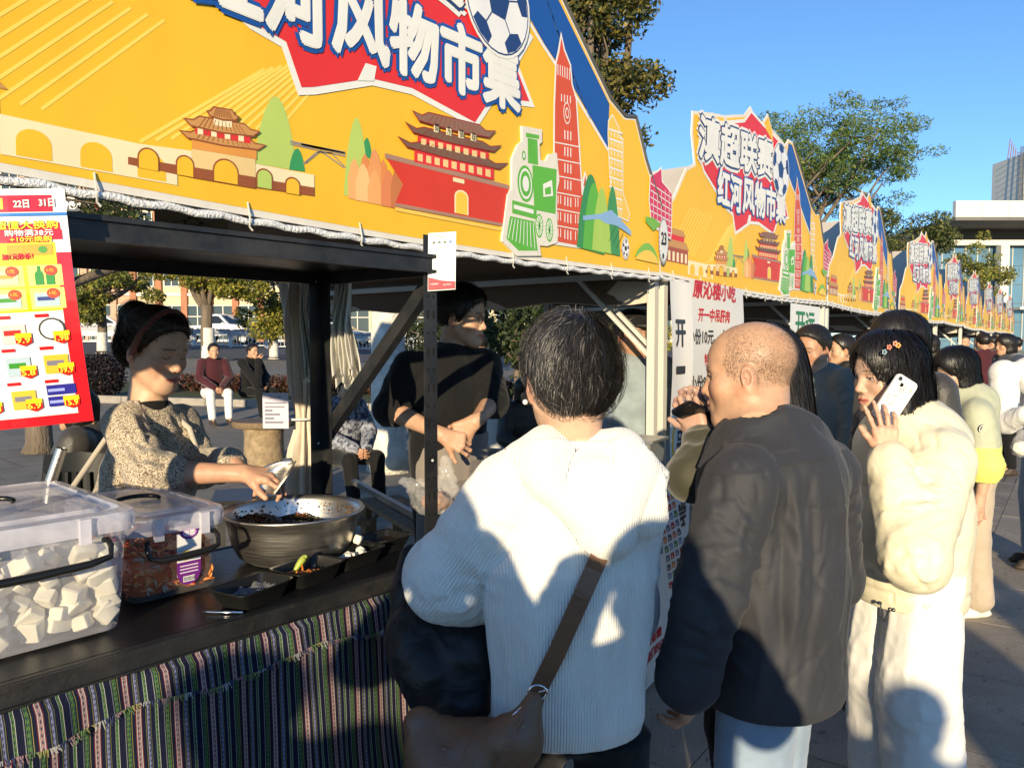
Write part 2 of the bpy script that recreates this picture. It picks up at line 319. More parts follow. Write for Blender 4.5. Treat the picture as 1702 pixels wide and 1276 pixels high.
# ================================================================= banner
BY = YF - .012
def Bp(px, py): p = WY(px, py, BY); return (p.x-X0, p.z)
Z1 = lambda x, y: Bp(x/2.835, y/2.835)
Z2 = lambda x, y: Bp(500+x/2.835, y/2.835)
Z9 = lambda x, y: Bp(930+x/4.555, 180+y/4.555)
YEL = lin((240, 188, 48)); YL2 = lin((250, 214, 96)); WHT = (.80, .79, .74); RED = lin((222, 52, 52)); BLU = lin((30, 84, 160)); NAV = lin((38, 66, 118)); GRN = lin((96, 176, 62)); GR2 = lin((60, 150, 90)); GRL = lin((184, 206, 104)); ORG = lin((226, 110, 48)); BRN = lin((150, 84, 48)); TAN = lin((232, 200, 138)); PNK = lin((206, 60, 96)); BLK = lin((30, 30, 34)); PRD = lin((212, 84, 50)); GRY = lin((150, 150, 150)); CRM = lin((240, 224, 180))
def make_banner():
    r = thing('banner_board', 'large yellow gable banner board with white Chinese lettering above the near stall', 'banner', (X0, BY, EAVE-.08))
    F = lambda u, v, l: (X0+u, BY - .0012*l, v)
    art = MB()
    def poly(pts, col, l): art.col = col; art.add([F(u, v, l) for u, v in pts], [tuple(range(len(pts)))])
    def off(pts, d):
        n = len(pts); A = sum(pts[i][0]*pts[(i+1) % n][1]-pts[(i+1) % n][0]*pts[i][1] for i in range(n)); sg = 1 if A > 0 else -1; out = []
        for i in range(n):
            a, b, c = pts[i-1], pts[i], pts[(i+1) % n]
            n1 = Vector((b[1]-a[1], a[0]-b[0])); n2 = Vector((c[1]-b[1], b[0]-c[0]))
            n1 = n1.normalized() if n1.length > 1e-7 else n1; n2 = n2.normalized() if n2.length > 1e-7 else n2
            nn = n1+n2; nn = nn.normalized() if nn.length > 1e-3 else n1
            k = min(1/max(nn.dot(n1), .35), 2.2); out.append((b[0]+sg*nn.x*d*k, b[1]+sg*nn.y*d*k))
        return out
    def line(a, b, w, col, l):
        d = Vector((b[0]-a[0], b[1]-a[1])); d.normalize(); n = (-d.y*w/2, d.x*w/2)
        poly([(a[0]+n[0], a[1]+n[1]), (b[0]+n[0], b[1]+n[1]), (b[0]-n[0], b[1]-n[1]), (a[0]-n[0], a[1]-n[1])], col, l)
    def ellp(c, rx, ry, col, l, n=20, a0=0, a1=2*pi): poly([(c[0]+rx*cos(a0+(a1-a0)*i/n), c[1]+ry*sin(a0+(a1-a0)*i/n)) for i in range(n + (0 if a1-a0 > 6.28 else 1))], col, l)
    vb = lambda u: 1.862 - .022*sin(pi*min(max(u/3, 0), 1))          # sagging bottom edge
    bot = [(3.0*i/12, vb(3.0*i/12)) for i in range(13)]
    sil = [(3.0, 2.17), (2.93, 2.25), (2.84, 2.36), (2.74, 2.52), (2.64, 2.50), (2.52, 2.54), (2.05, 2.89), (1.95, 2.89), (1.88, 2.84), (1.76, 2.86), (1.60, 2.88), (1.52, 2.95), (1.44, 2.89), (1.34, 2.85), (1.21, 2.92), (1.11, 2.85), (.95, 2.81), (.8, 2.77), (.62, 2.74), (.37, 2.69), (.36, 2.58), (.40, 2.44), (.30, 2.40), (.16, 2.24), (.03, 2.16), (0, 2.05)]
    full = bot + sil
    # board: thin solid
    pn = MB(); n = len(full)
    pn.add([F(u, v, 0) for u, v in full] + [(X0+u, BY+.006, v) for u, v in full], [tuple(range(n)), tuple(range(2*n-1, n-1, -1))] + [(i, n+i, n+(i+1) % n, (i+1) % n) for i in range(n)])
    pn.build('board', 'canvas_white', r)
    # yellow field inside a white margin
    inn = off(full, -.016); poly(inn, YEL, .6)
    # paler slanted stripes
    for i in range(16):
        a = Z1(660+i*30, 740-i*18); b = (a[0]+.30+.01*i, a[1]+.26)
        if i < 11: line((a[0]+.02*i, a[1]+.03), b, .007, YL2, 1)
    for i in range(9): line((.12+i*.035, 1.98), (.36+i*.035, 2.22), .006, YL2, 1)
    # blue band under the right gable edge
    bl = [Z2(1020, -40), Z2(1185, 250), Z2(1230, 400), Z2(1448, 705), Z2(1450, 570), Z2(1190, 20), Z2(1165, -40)]
    tp = (2.03, 2.865); poly([tp, (1.95, 2.865), Bp(862, 0)] + [Bp(905, 75), Bp(955, 150), Bp(1011, 248), Bp(1011, 207)] + [(2.51, 2.515)], BLU, 1.4)
    ww = [Bp(853, -5), Bp(900, 73), Bp(950, 150), Bp(1010, 250)]; ww = [(1.925, 2.865)] + ww
    for a, b in zip(ww[:-1], ww[1:]): line(a, b, .014, WHT, 2)
    for i in range(7): line((2.0+.03*i, 2.84-.04*i), (2.18+.03*i, 2.60-.03*i), .004, lin((90, 140, 205)), 2)
    # red burst with white edge
    bur = [(.52, 2.42), Z1(1180, 120), Z1(1335, 210), Z1(1410, 430), Z2(60, 428), Z2(330, 386), Z2(520, 430), Z2(820, 592), Z2(900, 470), Z2(1085, 492), Z2(1010, 300), Z2(1080, 178), Z2(985, 60), (1.86, 2.70), (1.76, 2.83), (1.58, 2.85), (1.44, 2.86), (1.21, 2.89), (1.1, 2.81), (.8, 2.73), (.46, 2.65), (.45, 2.5)]
    poly(off(bur, .010), WHT, 2.4); poly(off(bur, -.008), RED, 3)
    poly([Z2(262, 382), Z2(300, 300), Z2(352, 315), Z2(340, 384)], WHT, 3.6)
    poly([(1.46, 2.85), (1.52, 2.93), (1.59, 2.87), (1.62, 2.80)], YEL, 3.6)
    # football
    fc = (1.765, 2.655); fr = .165
    ellp(fc, fr+.012, fr+.012, WHT, 8.2, 28); ellp(fc, fr+.002, fr+.002, NAV, 8.6, 28); ellp(fc, fr-.003, fr-.003, (.80, .80, .80), 9, 28)
    pent = lambda cx, cy, q, a0: [(cx+q*cos(a0+2*pi*i/5), cy+q*sin(a0+2*pi*i/5)) for i in range(5)]
    poly(pent(fc[0], fc[1], .062, .3), NAV, 9.4)
    for i in range(5):
        a = .3+2*pi*i/5; p = (fc[0]+.062*cos(a), fc[1]+.062*sin(a)); q = (fc[0]+.105*cos(a), fc[1]+.105*sin(a)); line(p, q, .005, NAV, 9.4)
        pp = [(fc[0]+rr*cos(a+d), fc[1]+rr*sin(a+d)) for rr, d in ((.105, 0), (.128, .36), (fr-.005, .3), (fr-.004, 0), (fr-.005, -.3), (.128, -.36))]; poly(pp, NAV, 9.4)
    # arched wall and gate tower
    poly([Z1(600, 672), Z1(900, 712), Z1(900, 838), Z1(600, 775)], CRM, 2); poly([Z1(1200, 772), Z1(1478, 826), Z1(1478, 925), Z1(1200, 880)], CRM, 2)
    poly([Z1(600, 740), Z1(900, 790), Z1(900, 838), Z1(600, 775)], BRN, 2.3); poly([Z1(1200, 840), Z1(1478, 885), Z1(1478, 925), Z1(1200, 885)], BRN, 2.3)
    poly([Z1(900, 700), Z1(1200, 752), Z1(1200, 890), Z1(900, 838)], TAN, 2.6); poly([Z1(900, 788), Z1(1200, 836), Z1(1200, 890), Z1(900, 838)], BRN, 2.8)
    def arch(Zm, x, y0, w, h, col, l, edge=None, sk=.18):
        a = lambda w_, h_, e: [Zm(x-w_/2, y0-sk*w_/2)] + [Zm(x+w_/2*cos(pi-pi*k/10), y0-(h_-w_/2)-w_/2*sin(pi*k/10)+sk*w_/2*cos(pi-pi*k/10)) for k in range(11)] + [Zm(x+w_/2, y0+sk*w_/2)]
        if edge: poly(a(w+14, h+8, 0), edge, l-.3)
        poly(a(w, h, 0), col, l)
    for x, y, w, h in ((695, 800, 90, 95), (868, 830, 75, 90), (1060, 862, 110, 105), (1242, 888, 66, 85), (1375, 915, 60, 72)): arch(Z1, x, y, w, h, YEL if x != 1242 else GRL, 3.2, BRN)
    def roof(Zm, x0, x1, y, h, sk, col, l, lift=26, edge=BRN):
        s = lambda x: sk*(x-x0); w = x1-x0
        pts = [(x0-.05*w, y-lift*.9), (x0+.03*w, y-2), (x0+.5*w, y+6), (x1-.03*w, y-2), (x1+.05*w, y-lift*.9), (x1-.07*w, y-h*.55), (x1-.16*w, y-h), (x0+.16*w, y-h), (x0+.07*w, y-h*.55)]
        pz = [Zm(a, b+s(a)) for a, b in pts]; poly(off(pz, .0035), edge, l); poly(pz, col, l+.35)
        for k in range(1, 12):
            xx = x0+w*(.08+.84*k/12); line(Zm(xx, y+s(xx)-1), Zm(x0+.5*w+(xx-x0-.5*w)*.72, y-h*.94+s(xx)), .0016, edge, l+.6)
    WR = lin((200, 146, 84))
    poly([Z1(900, 636), Z1(1205, 690), Z1(1205, 752), Z1(900, 702)], lin((222, 150, 70)), 3); roof(Z1, 868, 1222, 648, 42, .17, WR, 3.4)
    poly([Z1(915, 596), Z1(1175, 640), Z1(1175, 680), Z1(915, 632)], RED, 3.8); 
    for k in range(4): a = 925+k*64; poly([Z1(a, 603+(a-915)*.17), Z1(a+26, 607+(a-915)*.17), Z1(a+26, 636+(a-915)*.17), Z1(a, 632+(a-915)*.17)], CRM, 4.2)
    roof(Z1, 885, 1195, 592, 46, .17, WR, 4.4); poly([Z1(1000, 560), Z1(1085, 572), Z1(1085, 605), Z1(1000, 592)], CRM, 4.9)
    roof(Z1, 980, 1105, 548, 40, .17, WR, 5.3, 18)
    # long hall to the left
    poly([(.03, 1.93), (.33, 1.93), (.33, 2.0), (.03, 2.0)], lin((170, 84, 60)), 2); poly([(.015, 2.0), (.345, 2.0), (.30, 2.035), (.06, 2.035)], WR, 2.3); poly([(.08, 2.035), (.28, 2.035), (.28, 2.06), (.08, 2.06)], RED, 2.3); poly([(.06, 2.06), (.30, 2.06), (.265, 2.09), (.095, 2.09)], WR, 2.6)
    for k in range(6): poly([(.05+k*.048, 1.935), (.075+k*.048, 1.935), (.075+k*.048, 1.98), (.05+k*.048, 1.98)], CRM, 2.5)
    for k in range(3): arch(lambda x, y: (x, y), 0, 0, 0, 0, YEL, 0) if False else None
    # low wall with arches continuing under it
    poly([(.33, 1.885), (.66, 1.885), (.66, 1.955), (.33, 1.955)], CRM, 1.8)
    for k in range(3):
        cx = .385+k*.11; poly([(cx-.03, 1.888), (cx+.03, 1.888)] + [(cx+.03*cos(pi*q/8), 1.915+.025*sin(pi*q/8)) for q in range(9)], YEL, 2.1)
    # hills, bridge, stone forest
    def hill(Zm, pts, col, l): poly([Zm(*p) for p in pts], col, l)
    def bump_(Zm, x0, x1, yb0, yb1, yt, col, l):
        pts = []
        for k in range(13):
            q = k/12; pts.append((x0+(x1-x0)*q, (yb0+(yb1-yb0)*q)*(1-sin(pi*q)**.7) + yt*sin(pi*q)**.7))
        poly([Zm(*p) for p in pts], col, l)
    bump_(Z1, 1195, 1395, 770, 805, 455, GRL, 1.2); bump_(Z1, 1360, 1435, 800, 810, 700, GR2, 1.5)
    bump_(Z2, 200, 320, 920, 940, 555, GRL, 1.2); bump_(Z2, 285, 335, 720, 760, 650, GR2, 1.1)
    ln = lambda a, b, w, l=1.6: line(a, b, w, lin((150, 140, 130)), l)
    ln(Z1(1365, 668), Z1(1625, 725), .006); ln(Z1(1425, 775), Z1(1490, 718), .0035); ln(Z1(1490, 718), Z1(1560, 722), .003); ln(Z1(1560, 722), Z1(1625, 790), .0035); ln(Z1(1365, 680), Z1(1625, 738), .003)
    ln(Z2(0, 682), Z2(205, 720), .006); ln(Z2(20, 770), Z2(90, 712), .0035); ln(Z2(90, 712), Z2(200, 790), .0035)
    for x, t, w, c in ((250, 745, 60, 0), (300, 725, 55, 1), (345, 700, 60, 2), (290, 770, 70, 3), (345, 800, 66, 4), (410, 800, 70, 5), (450, 790, 60, 6), (385, 750, 50, 1)):
        b = 930+(x-230)*.22; cc = [lin((240, 176, 110)), lin((226, 140, 80)), lin((232, 156, 96)), lin((246, 194, 130)), lin((238, 170, 104)), lin((222, 134, 84)), lin((200, 120, 70))][c]
        poly([Z2(x-w*.5, b), Z2(x-w*.52, t+90), Z2(x-w*.25, t+20), Z2(x, t), Z2(x+w*.28, t+30), Z2(x+w*.52, t+100), Z2(x+w*.5, b+12)], cc, 2+c*.12)
    # red fortress gate
    poly([Z2(398, 745), Z2(975, 890), Z2(960, 1060), Z2(440, 958), Z2(478, 870)], lin((214, 62, 42)), 3); 
    line(Z2(392, 735), Z2(978, 884), .014, lin((170, 130, 110)), 3.4); line(Z2(440, 965), Z2(955, 1062), .010, lin((170, 130, 110)), 3.4); line(Z2(440, 985), Z2(955, 1085), .010, lin((240, 200, 90)), 3.0)
    arch(Z2, 752, 1010, 52, 105, lin((246, 200, 70)), 4, CRM, .2); poly([Z2(712, 836), Z2(765, 848), Z2(765, 868), Z2(712, 856)], CRM, 3.8)
    DK = lin((120, 90, 70)); 
    poly([Z2(530, 700), Z2(905, 790), Z2(905, 850), Z2(530, 765)], RED, 3.5)
    for k in range(9): a = 545+k*40; poly([Z2(a, 725+(a-545)*.225), Z2(a+24, 730+(a-545)*.225), Z2(a+24, 765+(a-545)*.225), Z2(a, 758+(a-545)*.225)], TAN, 3.9)
    roof(Z2, 480, 945, 690, 34, .24, DK, 4.3, 40, lin((150, 40, 30)))
    poly([Z2(545, 640), Z2(880, 720), Z2(880, 765), Z2(545, 690)], RED, 4.1)
    for k in range(8): a = 560+k*40; poly([Z2(a, 650+(a-545)*.23), Z2(a+24, 655+(a-545)*.23), Z2(a+24, 684+(a-545)*.23), Z2(a, 678+(a-545)*.23)], TAN, 4.7)
    roof(Z2, 510, 915, 622, 32, .24, DK, 5.0, 40, lin((150, 40, 30)))
    roof(Z2, 540, 890, 568, 46, .24, lin((140, 104, 84)), 5.4, 40, lin((150, 40, 30)))
    for k, ch in enumerate('雄镇东南'[::-1]):
        x = 630+k*58; poly([Z2(x-13, 592+(x-630)*.23), Z2(x+13, 598+(x-630)*.23), Z2(x+13, 630+(x-630)*.23), Z2(x-13, 624+(x-630)*.23)], CRM, 6.6)
        a = Z2(x-9, 622+(x-630)*.23); put_text(art, F, ch, a[0], a[1], .02, .026, BLK, 7.4)
    # steam engine (cut-out that hangs below the edge)
    eng = [Z2(1042, 615), Z2(1118, 628), Z2(1118, 660), Z2(1105, 672), Z2(1112, 770), Z2(1150, 780), Z2(1165, 745), Z2(1190, 740), Z2(1200, 850), Z2(1188, 900), Z2(1192, 1130), Z2(1150, 1145), Z2(1105, 1140), Z2(1112, 1190), Z2(1010, 1190), Z2(950, 1130), Z2(975, 930), Z2(995, 900), Z2(995, 760), Z2(1020, 700), Z2(1045, 680)]
    eb = MB(); eo = off(eng, .012); ne = len(eo)
    eb.add([F(u, v, 7.6) for u, v in eo] + [F(u, v, .2) for u, v in eo], [tuple(range(ne)), tuple(range(2*ne-1, ne-1, -1))] + [(i, ne+i, ne+(i+1) % ne, (i+1) % ne) for i in range(ne)]); eb.build('engine_cutout', 'canvas_white', r)
    G = GRN; ZE = Z2
    poly([ZE(1050, 628), ZE(1112, 640), ZE(1112, 658), ZE(1050, 648)], G, 8); poly([ZE(1058, 652), ZE(1104, 662), ZE(1108, 780), ZE(1060, 770)], G, 8)
    c = ZE(1048, 868); ellp(c, .047, .062, G, 8.2); ellp(c, .038, .052, WHT, 8.5); ellp(c, .031, .043, G, 8.8); ellp(c, .019, .027, WHT, 9.1)
    poly([ZE(1080, 780), ZE(1195, 800), ZE(1190, 1010), ZE(1090, 990)], G, 8); c2 = ZE(1040, 735); ellp(c2, .011, .016, G, 8.2); ellp(c2, .006, .009, WHT, 8.5)
    poly([ZE(1130, 870), ZE(1172, 850), ZE(1178, 925), ZE(1132, 930)], WHT, 8.6); poly([ZE(1138, 890), ZE(1166, 880), ZE(1168, 915), ZE(1140, 920)], G, 8.9)
    poly([ZE(985, 945), ZE(1100, 975), ZE(1100, 1035), ZE(985, 1005)], G, 8.4); poly([ZE(992, 965), ZE(1085, 990), ZE(1085, 1010), ZE(992, 985)], WHT, 8.7)
    poly([ZE(975, 1020), ZE(1090, 1045), ZE(1106, 1182), ZE(1015, 1182), ZE(958, 1125)], G, 8.1)
    for k in range(8): line(ZE(985+k*14, 1030+k*3), ZE(966+k*18, 1125+k*7), .004, WHT, 8.5)
    for x, y in ((1112, 1065), (1160, 1085)):
        c = ZE(x, y); ellp(c, .024, .042, G, 8.6); ellp(c, .019, .035, WHT, 8.9); 
        for k in range(6): line((c[0]-.018*cos(k*pi/6), c[1]-.033*sin(k*pi/6)), (c[0]+.018*cos(k*pi/6), c[1]+.033*sin(k*pi/6)), .003, G, 9.2)
    # tall red tower
    tw = [Z2(1222, 180), Z2(1234, 240), Z2(1262, 310), Z2(1270, 400), Z2(1290, 470), Z2(1318, 920), Z2(1340, 935), Z2(1345, 1030), Z2(1310, 1050), Z2(1306, 1158), Z2(1188, 1140), Z2(1192, 500), Z2(1200, 300), Z2(1212, 250)]
    poly(off(tw, .010), WHT, 4); poly(tw, PRD, 4.4)
    for k in range(6): x = 1205+k*11; line(Z2(x, 305+k*4), Z2(x, 355+k*5), .005, WHT, 4.8)
    for k in range(4): line(Z2(1222+k*14, 445+k*3), Z2(1222+k*14, 480+k*3), .006, WHT, 4.8)
    c = Z2(1248, 535); ellp(c, .024, .040, WHT, 4.8); ellp(c, .020, .035, PRD, 5.1); ellp(c, .012, .02, WHT, 5.4); ellp(c, .008, .014, PRD, 5.7)
    for row in range(7):
        y = 600+row*78; line(Z2(1192, y+72), Z2(1312, y+95), .004, WHT, 4.8)
        for k in range(3): line(Z2(1238+k*14, y+15+k*3), Z2(1238+k*14, y+58+k*3), .007, WHT, 4.8)
        if row > 3:
            for k in range(2): line(Z2(1206+k*12, y+10), Z2(1206+k*12, y+50), .005, WHT, 4.8); line(Z2(1288+k*12, y+22), Z2(1288+k*12, y+64), .005, WHT, 4.8)
    poly([Z9(160, 620), Z9(165, 540), Z9(185, 475), Z9(208, 560), Z9(205, 690), Z9(160, 670)], WHT, 4.2); poly([Z9(172, 590), Z9(186, 505), Z9(198, 600)], PRD, 4.6)
    # green hills, river, pagodas on the right end
    bump_(Z9, 120, 330, 1050, 1110, 500, lin((62, 140, 80)), 5); bump_(Z9, 165, 330, 1060, 1100, 565, GRN, 5.4); bump_(Z9, 235, 380, 1070, 1105, 600, lin((168, 200, 90)), 5.8); bump_(Z9, 330, 450, 1090, 1120, 590, lin((70, 146, 84)), 5.2)
    for rv in ([(165, 815), (300, 800), (380, 770), (440, 830), (530, 930), (530, 965), (420, 890), (330, 870), (290, 840), (165, 850)],): poly([Z9(*p) for p in rv], lin((140, 176, 214)), 6.2)
    for k in range(4): line(Z9(360+k*30, 1010+k*25), Z9(410+k*30, 900+k*22), .003, lin((60, 90, 60)), 6.6)
    PG = lin((238, 196, 80))
    pg = [Z9(365, 100), Z9(395, 60), Z9(440, 150), Z9(450, 230), Z9(470, 240), Z9(470, 640), Z9(520, 800), Z9(510, 850), Z9(390, 790), Z9(380, 560), Z9(372, 430), Z9(362, 200)]
    poly(off(pg, .006), WHT, 3.6); poly(pg, PG, 4)
    for k in range(9): y = 160+k*72; line(Z9(368, y), Z9(468, y+34), .008, WHT, 4.4); [line(Z9(385+q*24, y+22+q*8), Z9(385+q*24, y+52+q*8), .006, WHT, 4.4) for q in range(4)]
    pp = [Z9(680, 520), Z9(740, 480), Z9(760, 460), Z9(765, 560), Z9(800, 600), Z9(840, 650), Z9(835, 940), Z9(830, 980), Z9(690, 880), Z9(672, 700)]
    poly(off(pp, .008), WHT, 5); poly(pp, PNK, 5.4)
    for k in range(7): line(Z9(680, 570+k*52), Z9(835, 680+k*45), .005, WHT, 5.8)
    for k in range(5): line(Z9(700+k*30, 620), Z9(700+k*30, 900), .004, WHT, 5.8)
    poly([Z9(640, 820), Z9(700, 830), Z9(760, 880), Z9(700, 930), Z9(640, 860)], lin((120, 176, 70)), 6); bump_(Z9, 560, 740, 1120, 1170, 1020, lin((126, 180, 76)), 6); bump_(Z9, 560, 740, 1140, 1180, 1075, PG, 6.4)
    # small football and number plate
    c = Z9(486, 1062); ellp(c, .034, .046, WHT, 7); ellp(c, .030, .041, BLK, 7.3); ellp(c, .028, .039, (.8, .8, .8), 7.6); poly(pent(c[0], c[1], .012, .2), BLK, 8)
    for k in range(5): a = .2+2*pi*k/5; ellp((c[0]+.021*cos(a), c[1]+.029*sin(a)), .006, .008, BLK, 8, 8)
    cp = Z9(775, 1010); ellp(cp, .052, .105, GRY, 7, 28); ellp(cp, .046, .098, (.72, .72, .70), 7.4, 28)
    for k in range(16): a = pi*.95+pi*1.1*k/15; line((cp[0]+.050*cos(a), cp[1]+.100*sin(a)), (cp[0]+.043*cos(a), cp[1]+.088*sin(a)), .004, lin((70, 70, 76)), 7.8)
    c = Z9(770, 1120); ellp(c, .014, .020, WHT, 8); ellp(c, .010, .015, BLK, 8.3, 10)
    put_text(art, F, '23', cp[0]-.027, cp[1]-.015, .052, .055, BLK, 8.2, .0025)
    tag(art.build('printed_artwork', 'print', r), kind='stuff')
    # lettering
    t1 = MB(); put_text(t1, F, '红河', .70, 2.285, .355, .19, BLU, 4.2, .020, .0, -.0); put_text(t1, F, '风物市集', 1.085, 2.295, .80, .20, BLU, 4.2, .020, 0, .035)
    put_text(t1, F, '红河', .70, 2.285, .355, .19, WHT, 6.4, .0085); put_text(t1, F, '风物市集', 1.085, 2.295, .80, .20, WHT, 6.4, .0085, 0, .035)
    t1.build('lettering', 'print', r)
    t2 = MB(); [put_text(t2, F, '滇超联赛', .435, 2.475, 1.16, .215, c_, l_, b_, .04, .10) for c_, l_, b_ in ((WHT, 4.2, .036), (NAV, 5.6, .020), (WHT, 7, .0095))]
    t2.build('lettering', 'print', r)
    # white rope light along the lower edge with cable ties
    rp = MB(); ns = 90
    rp.tube([F(3*i/ns, vb(3*i/ns)-.012+.003*sin(i*1.7), -3+2*cos(i*1.7)) for i in range(ns+1)], [.0085+.0025*((i*7) % 5)/5 for i in range(ns+1)], 6); rp.build('edge_rope', 'rope_white', r, smooth=True)
    gr = MB()
    for a, b in zip(sil[:7], sil[1:7]): gr.tube([F(a[0], a[1], 2), F(b[0], b[1], 2)], .007, 6)
    gr.build('edge_tube', 'grey_metal', r)
    for i in range(9):
        u = .15+i*.34; tb = MB(); tb.tube([F(u, vb(u)+.03, 1.6), F(u, vb(u)-.012, 9), F(u+.004, vb(u)-.026, 2), F(u+.010, vb(u)-.034, 4)], .0022, 5); tb.build('cable_tie', 'steel_white', r)
    return r
BANNERS = [make_banner()]
for i in range(1, NST):
    c = copy_tree(BANNERS[0]); c.location.x = X0+PITCHX*i; tag(c, f'yellow gable banner board with white Chinese lettering, {LBL[i-1]} along the row of stalls', 'banner'); BANNERS.append(c)
for c in BANNERS: c['group'] = 'banner boards above the stalls'
rnb = random.Random(5)
for c in BANNERS[1:]: c.rotation_euler.z = rnb.uniform(-.02, .02); c.location.z += rnb.uniform(-.02, .02); c.location.y += rnb.uniform(-.02, .02)
# ================================================================= rack used as counter
RA = radians(-5.3); _ra = Vector((cos(RA), sin(RA), 0)); _rb = Vector((-sin(RA), cos(RA), 0))
def R(a, b, z): return _ra*a + _rb*b + Vector((0, 0, z))
def onR(px, py, z=.95): p = WZ(px, py, z); return (p.dot(_ra), p.dot(_rb))
BF = 1.553; BB = 2.10; AR = 1.425; AL = -.42; TZ = .95; UZ = 1.79
pm('table_black', (.012, .012, .013), .33, var=.5, scale=9, bump=.10, bscale=60, spec=.5, dirt=.22)
pm('slot_dark', (.004, .004, .004), .8)
def make_rack():
    r = thing('steel_rack', 'black slotted steel rack used as the food counter of the near stall', 'rack', R(AR, BF, 0))
    for a, b, sa, sb in ((AR, BF, -1, 1), (AR, BB, -1, -1), (AL, BF, 1, 1), (AL, BB, 1, -1)):
        p = MB(); w = .046; t = .003; zt = 1.845
        p.box(R(a+sa*w/2, b, zt/2), (w, t, zt), RA); p.box(R(a, b+sb*(w/2+t/2), zt/2), (t, w, zt), RA)
        post = p.build('post', 'black_metal', r)
        s = MB()
        for k in range(35):
            z = .08+k*.05
            for off in (.013, .033):
                hh = .011 if k % 2 else .004
                s.box(R(a+sa*off, b-(t*.5+.0006)*1.0, z), (.006, .0012, hh*2), RA) if b == BF else None
                s.box(R(a+(t*.5+.0006), b+sb*off, z), (.0012, .006, hh*2), RA) if a == AR else None
        if s.v: s.build('slots', 'slot_dark', post)
        bt = MB()
        for z in (TZ-.02, TZ-.05, UZ-.02, 1.25, .5):
            bt.ell(R(a+.003, b+sb*.02, z), (.004, .004, .004), 8, 5); bt.ell(R(a+sa*.02, b-.003, z-.02), (.004, .004, .004), 8, 5)
        bt.build('bolt', 'steel_white', post)
    # shelves
    for z, nm in ((TZ, 'table'), (UZ, 'upper')):
        m = MB(); m.box(R((AR+AL)/2, (BF+BB)/2, z-.008), (AR-AL-.012, BB-BF-.012, .016), RA); m.build('counter_top' if nm == 'table' else 'shelf_board', 'table_black', r)
        m = MB(); h = .05
        m.box(R((AR+AL)/2, BF-.010, z-h/2+.002), (AR-AL+.02, .014, h), RA).box(R((AR+AL)/2, BF-.014, z-.004), (AR-AL+.02, .022, .010), RA).box(R((AR+AL)/2, BF-.014, z-h+.006), (AR-AL+.02, .022, .008), RA)
        m.box(R((AR+AL)/2, BB+.008, z-h/2+.002), (AR-AL+.02, .014, h), RA)
        m.box(R(AR+.008, (BF+BB)/2, z-h/2), (.012, BB-BF-.03, h), RA); m.box(R(AL-.008, (BF+BB)/2, z-h/2), (.012, BB-BF-.03, h), RA)
        m.build('beam', 'black_metal', r)
    d = MB(); d.bar(R(AR+.018, BF+.03, 1.735), R(AR+.018, BB+.02, 1.24), .03, .04); d.build('brace', 'black_metal', r)
    return r
RACK = make_rack()
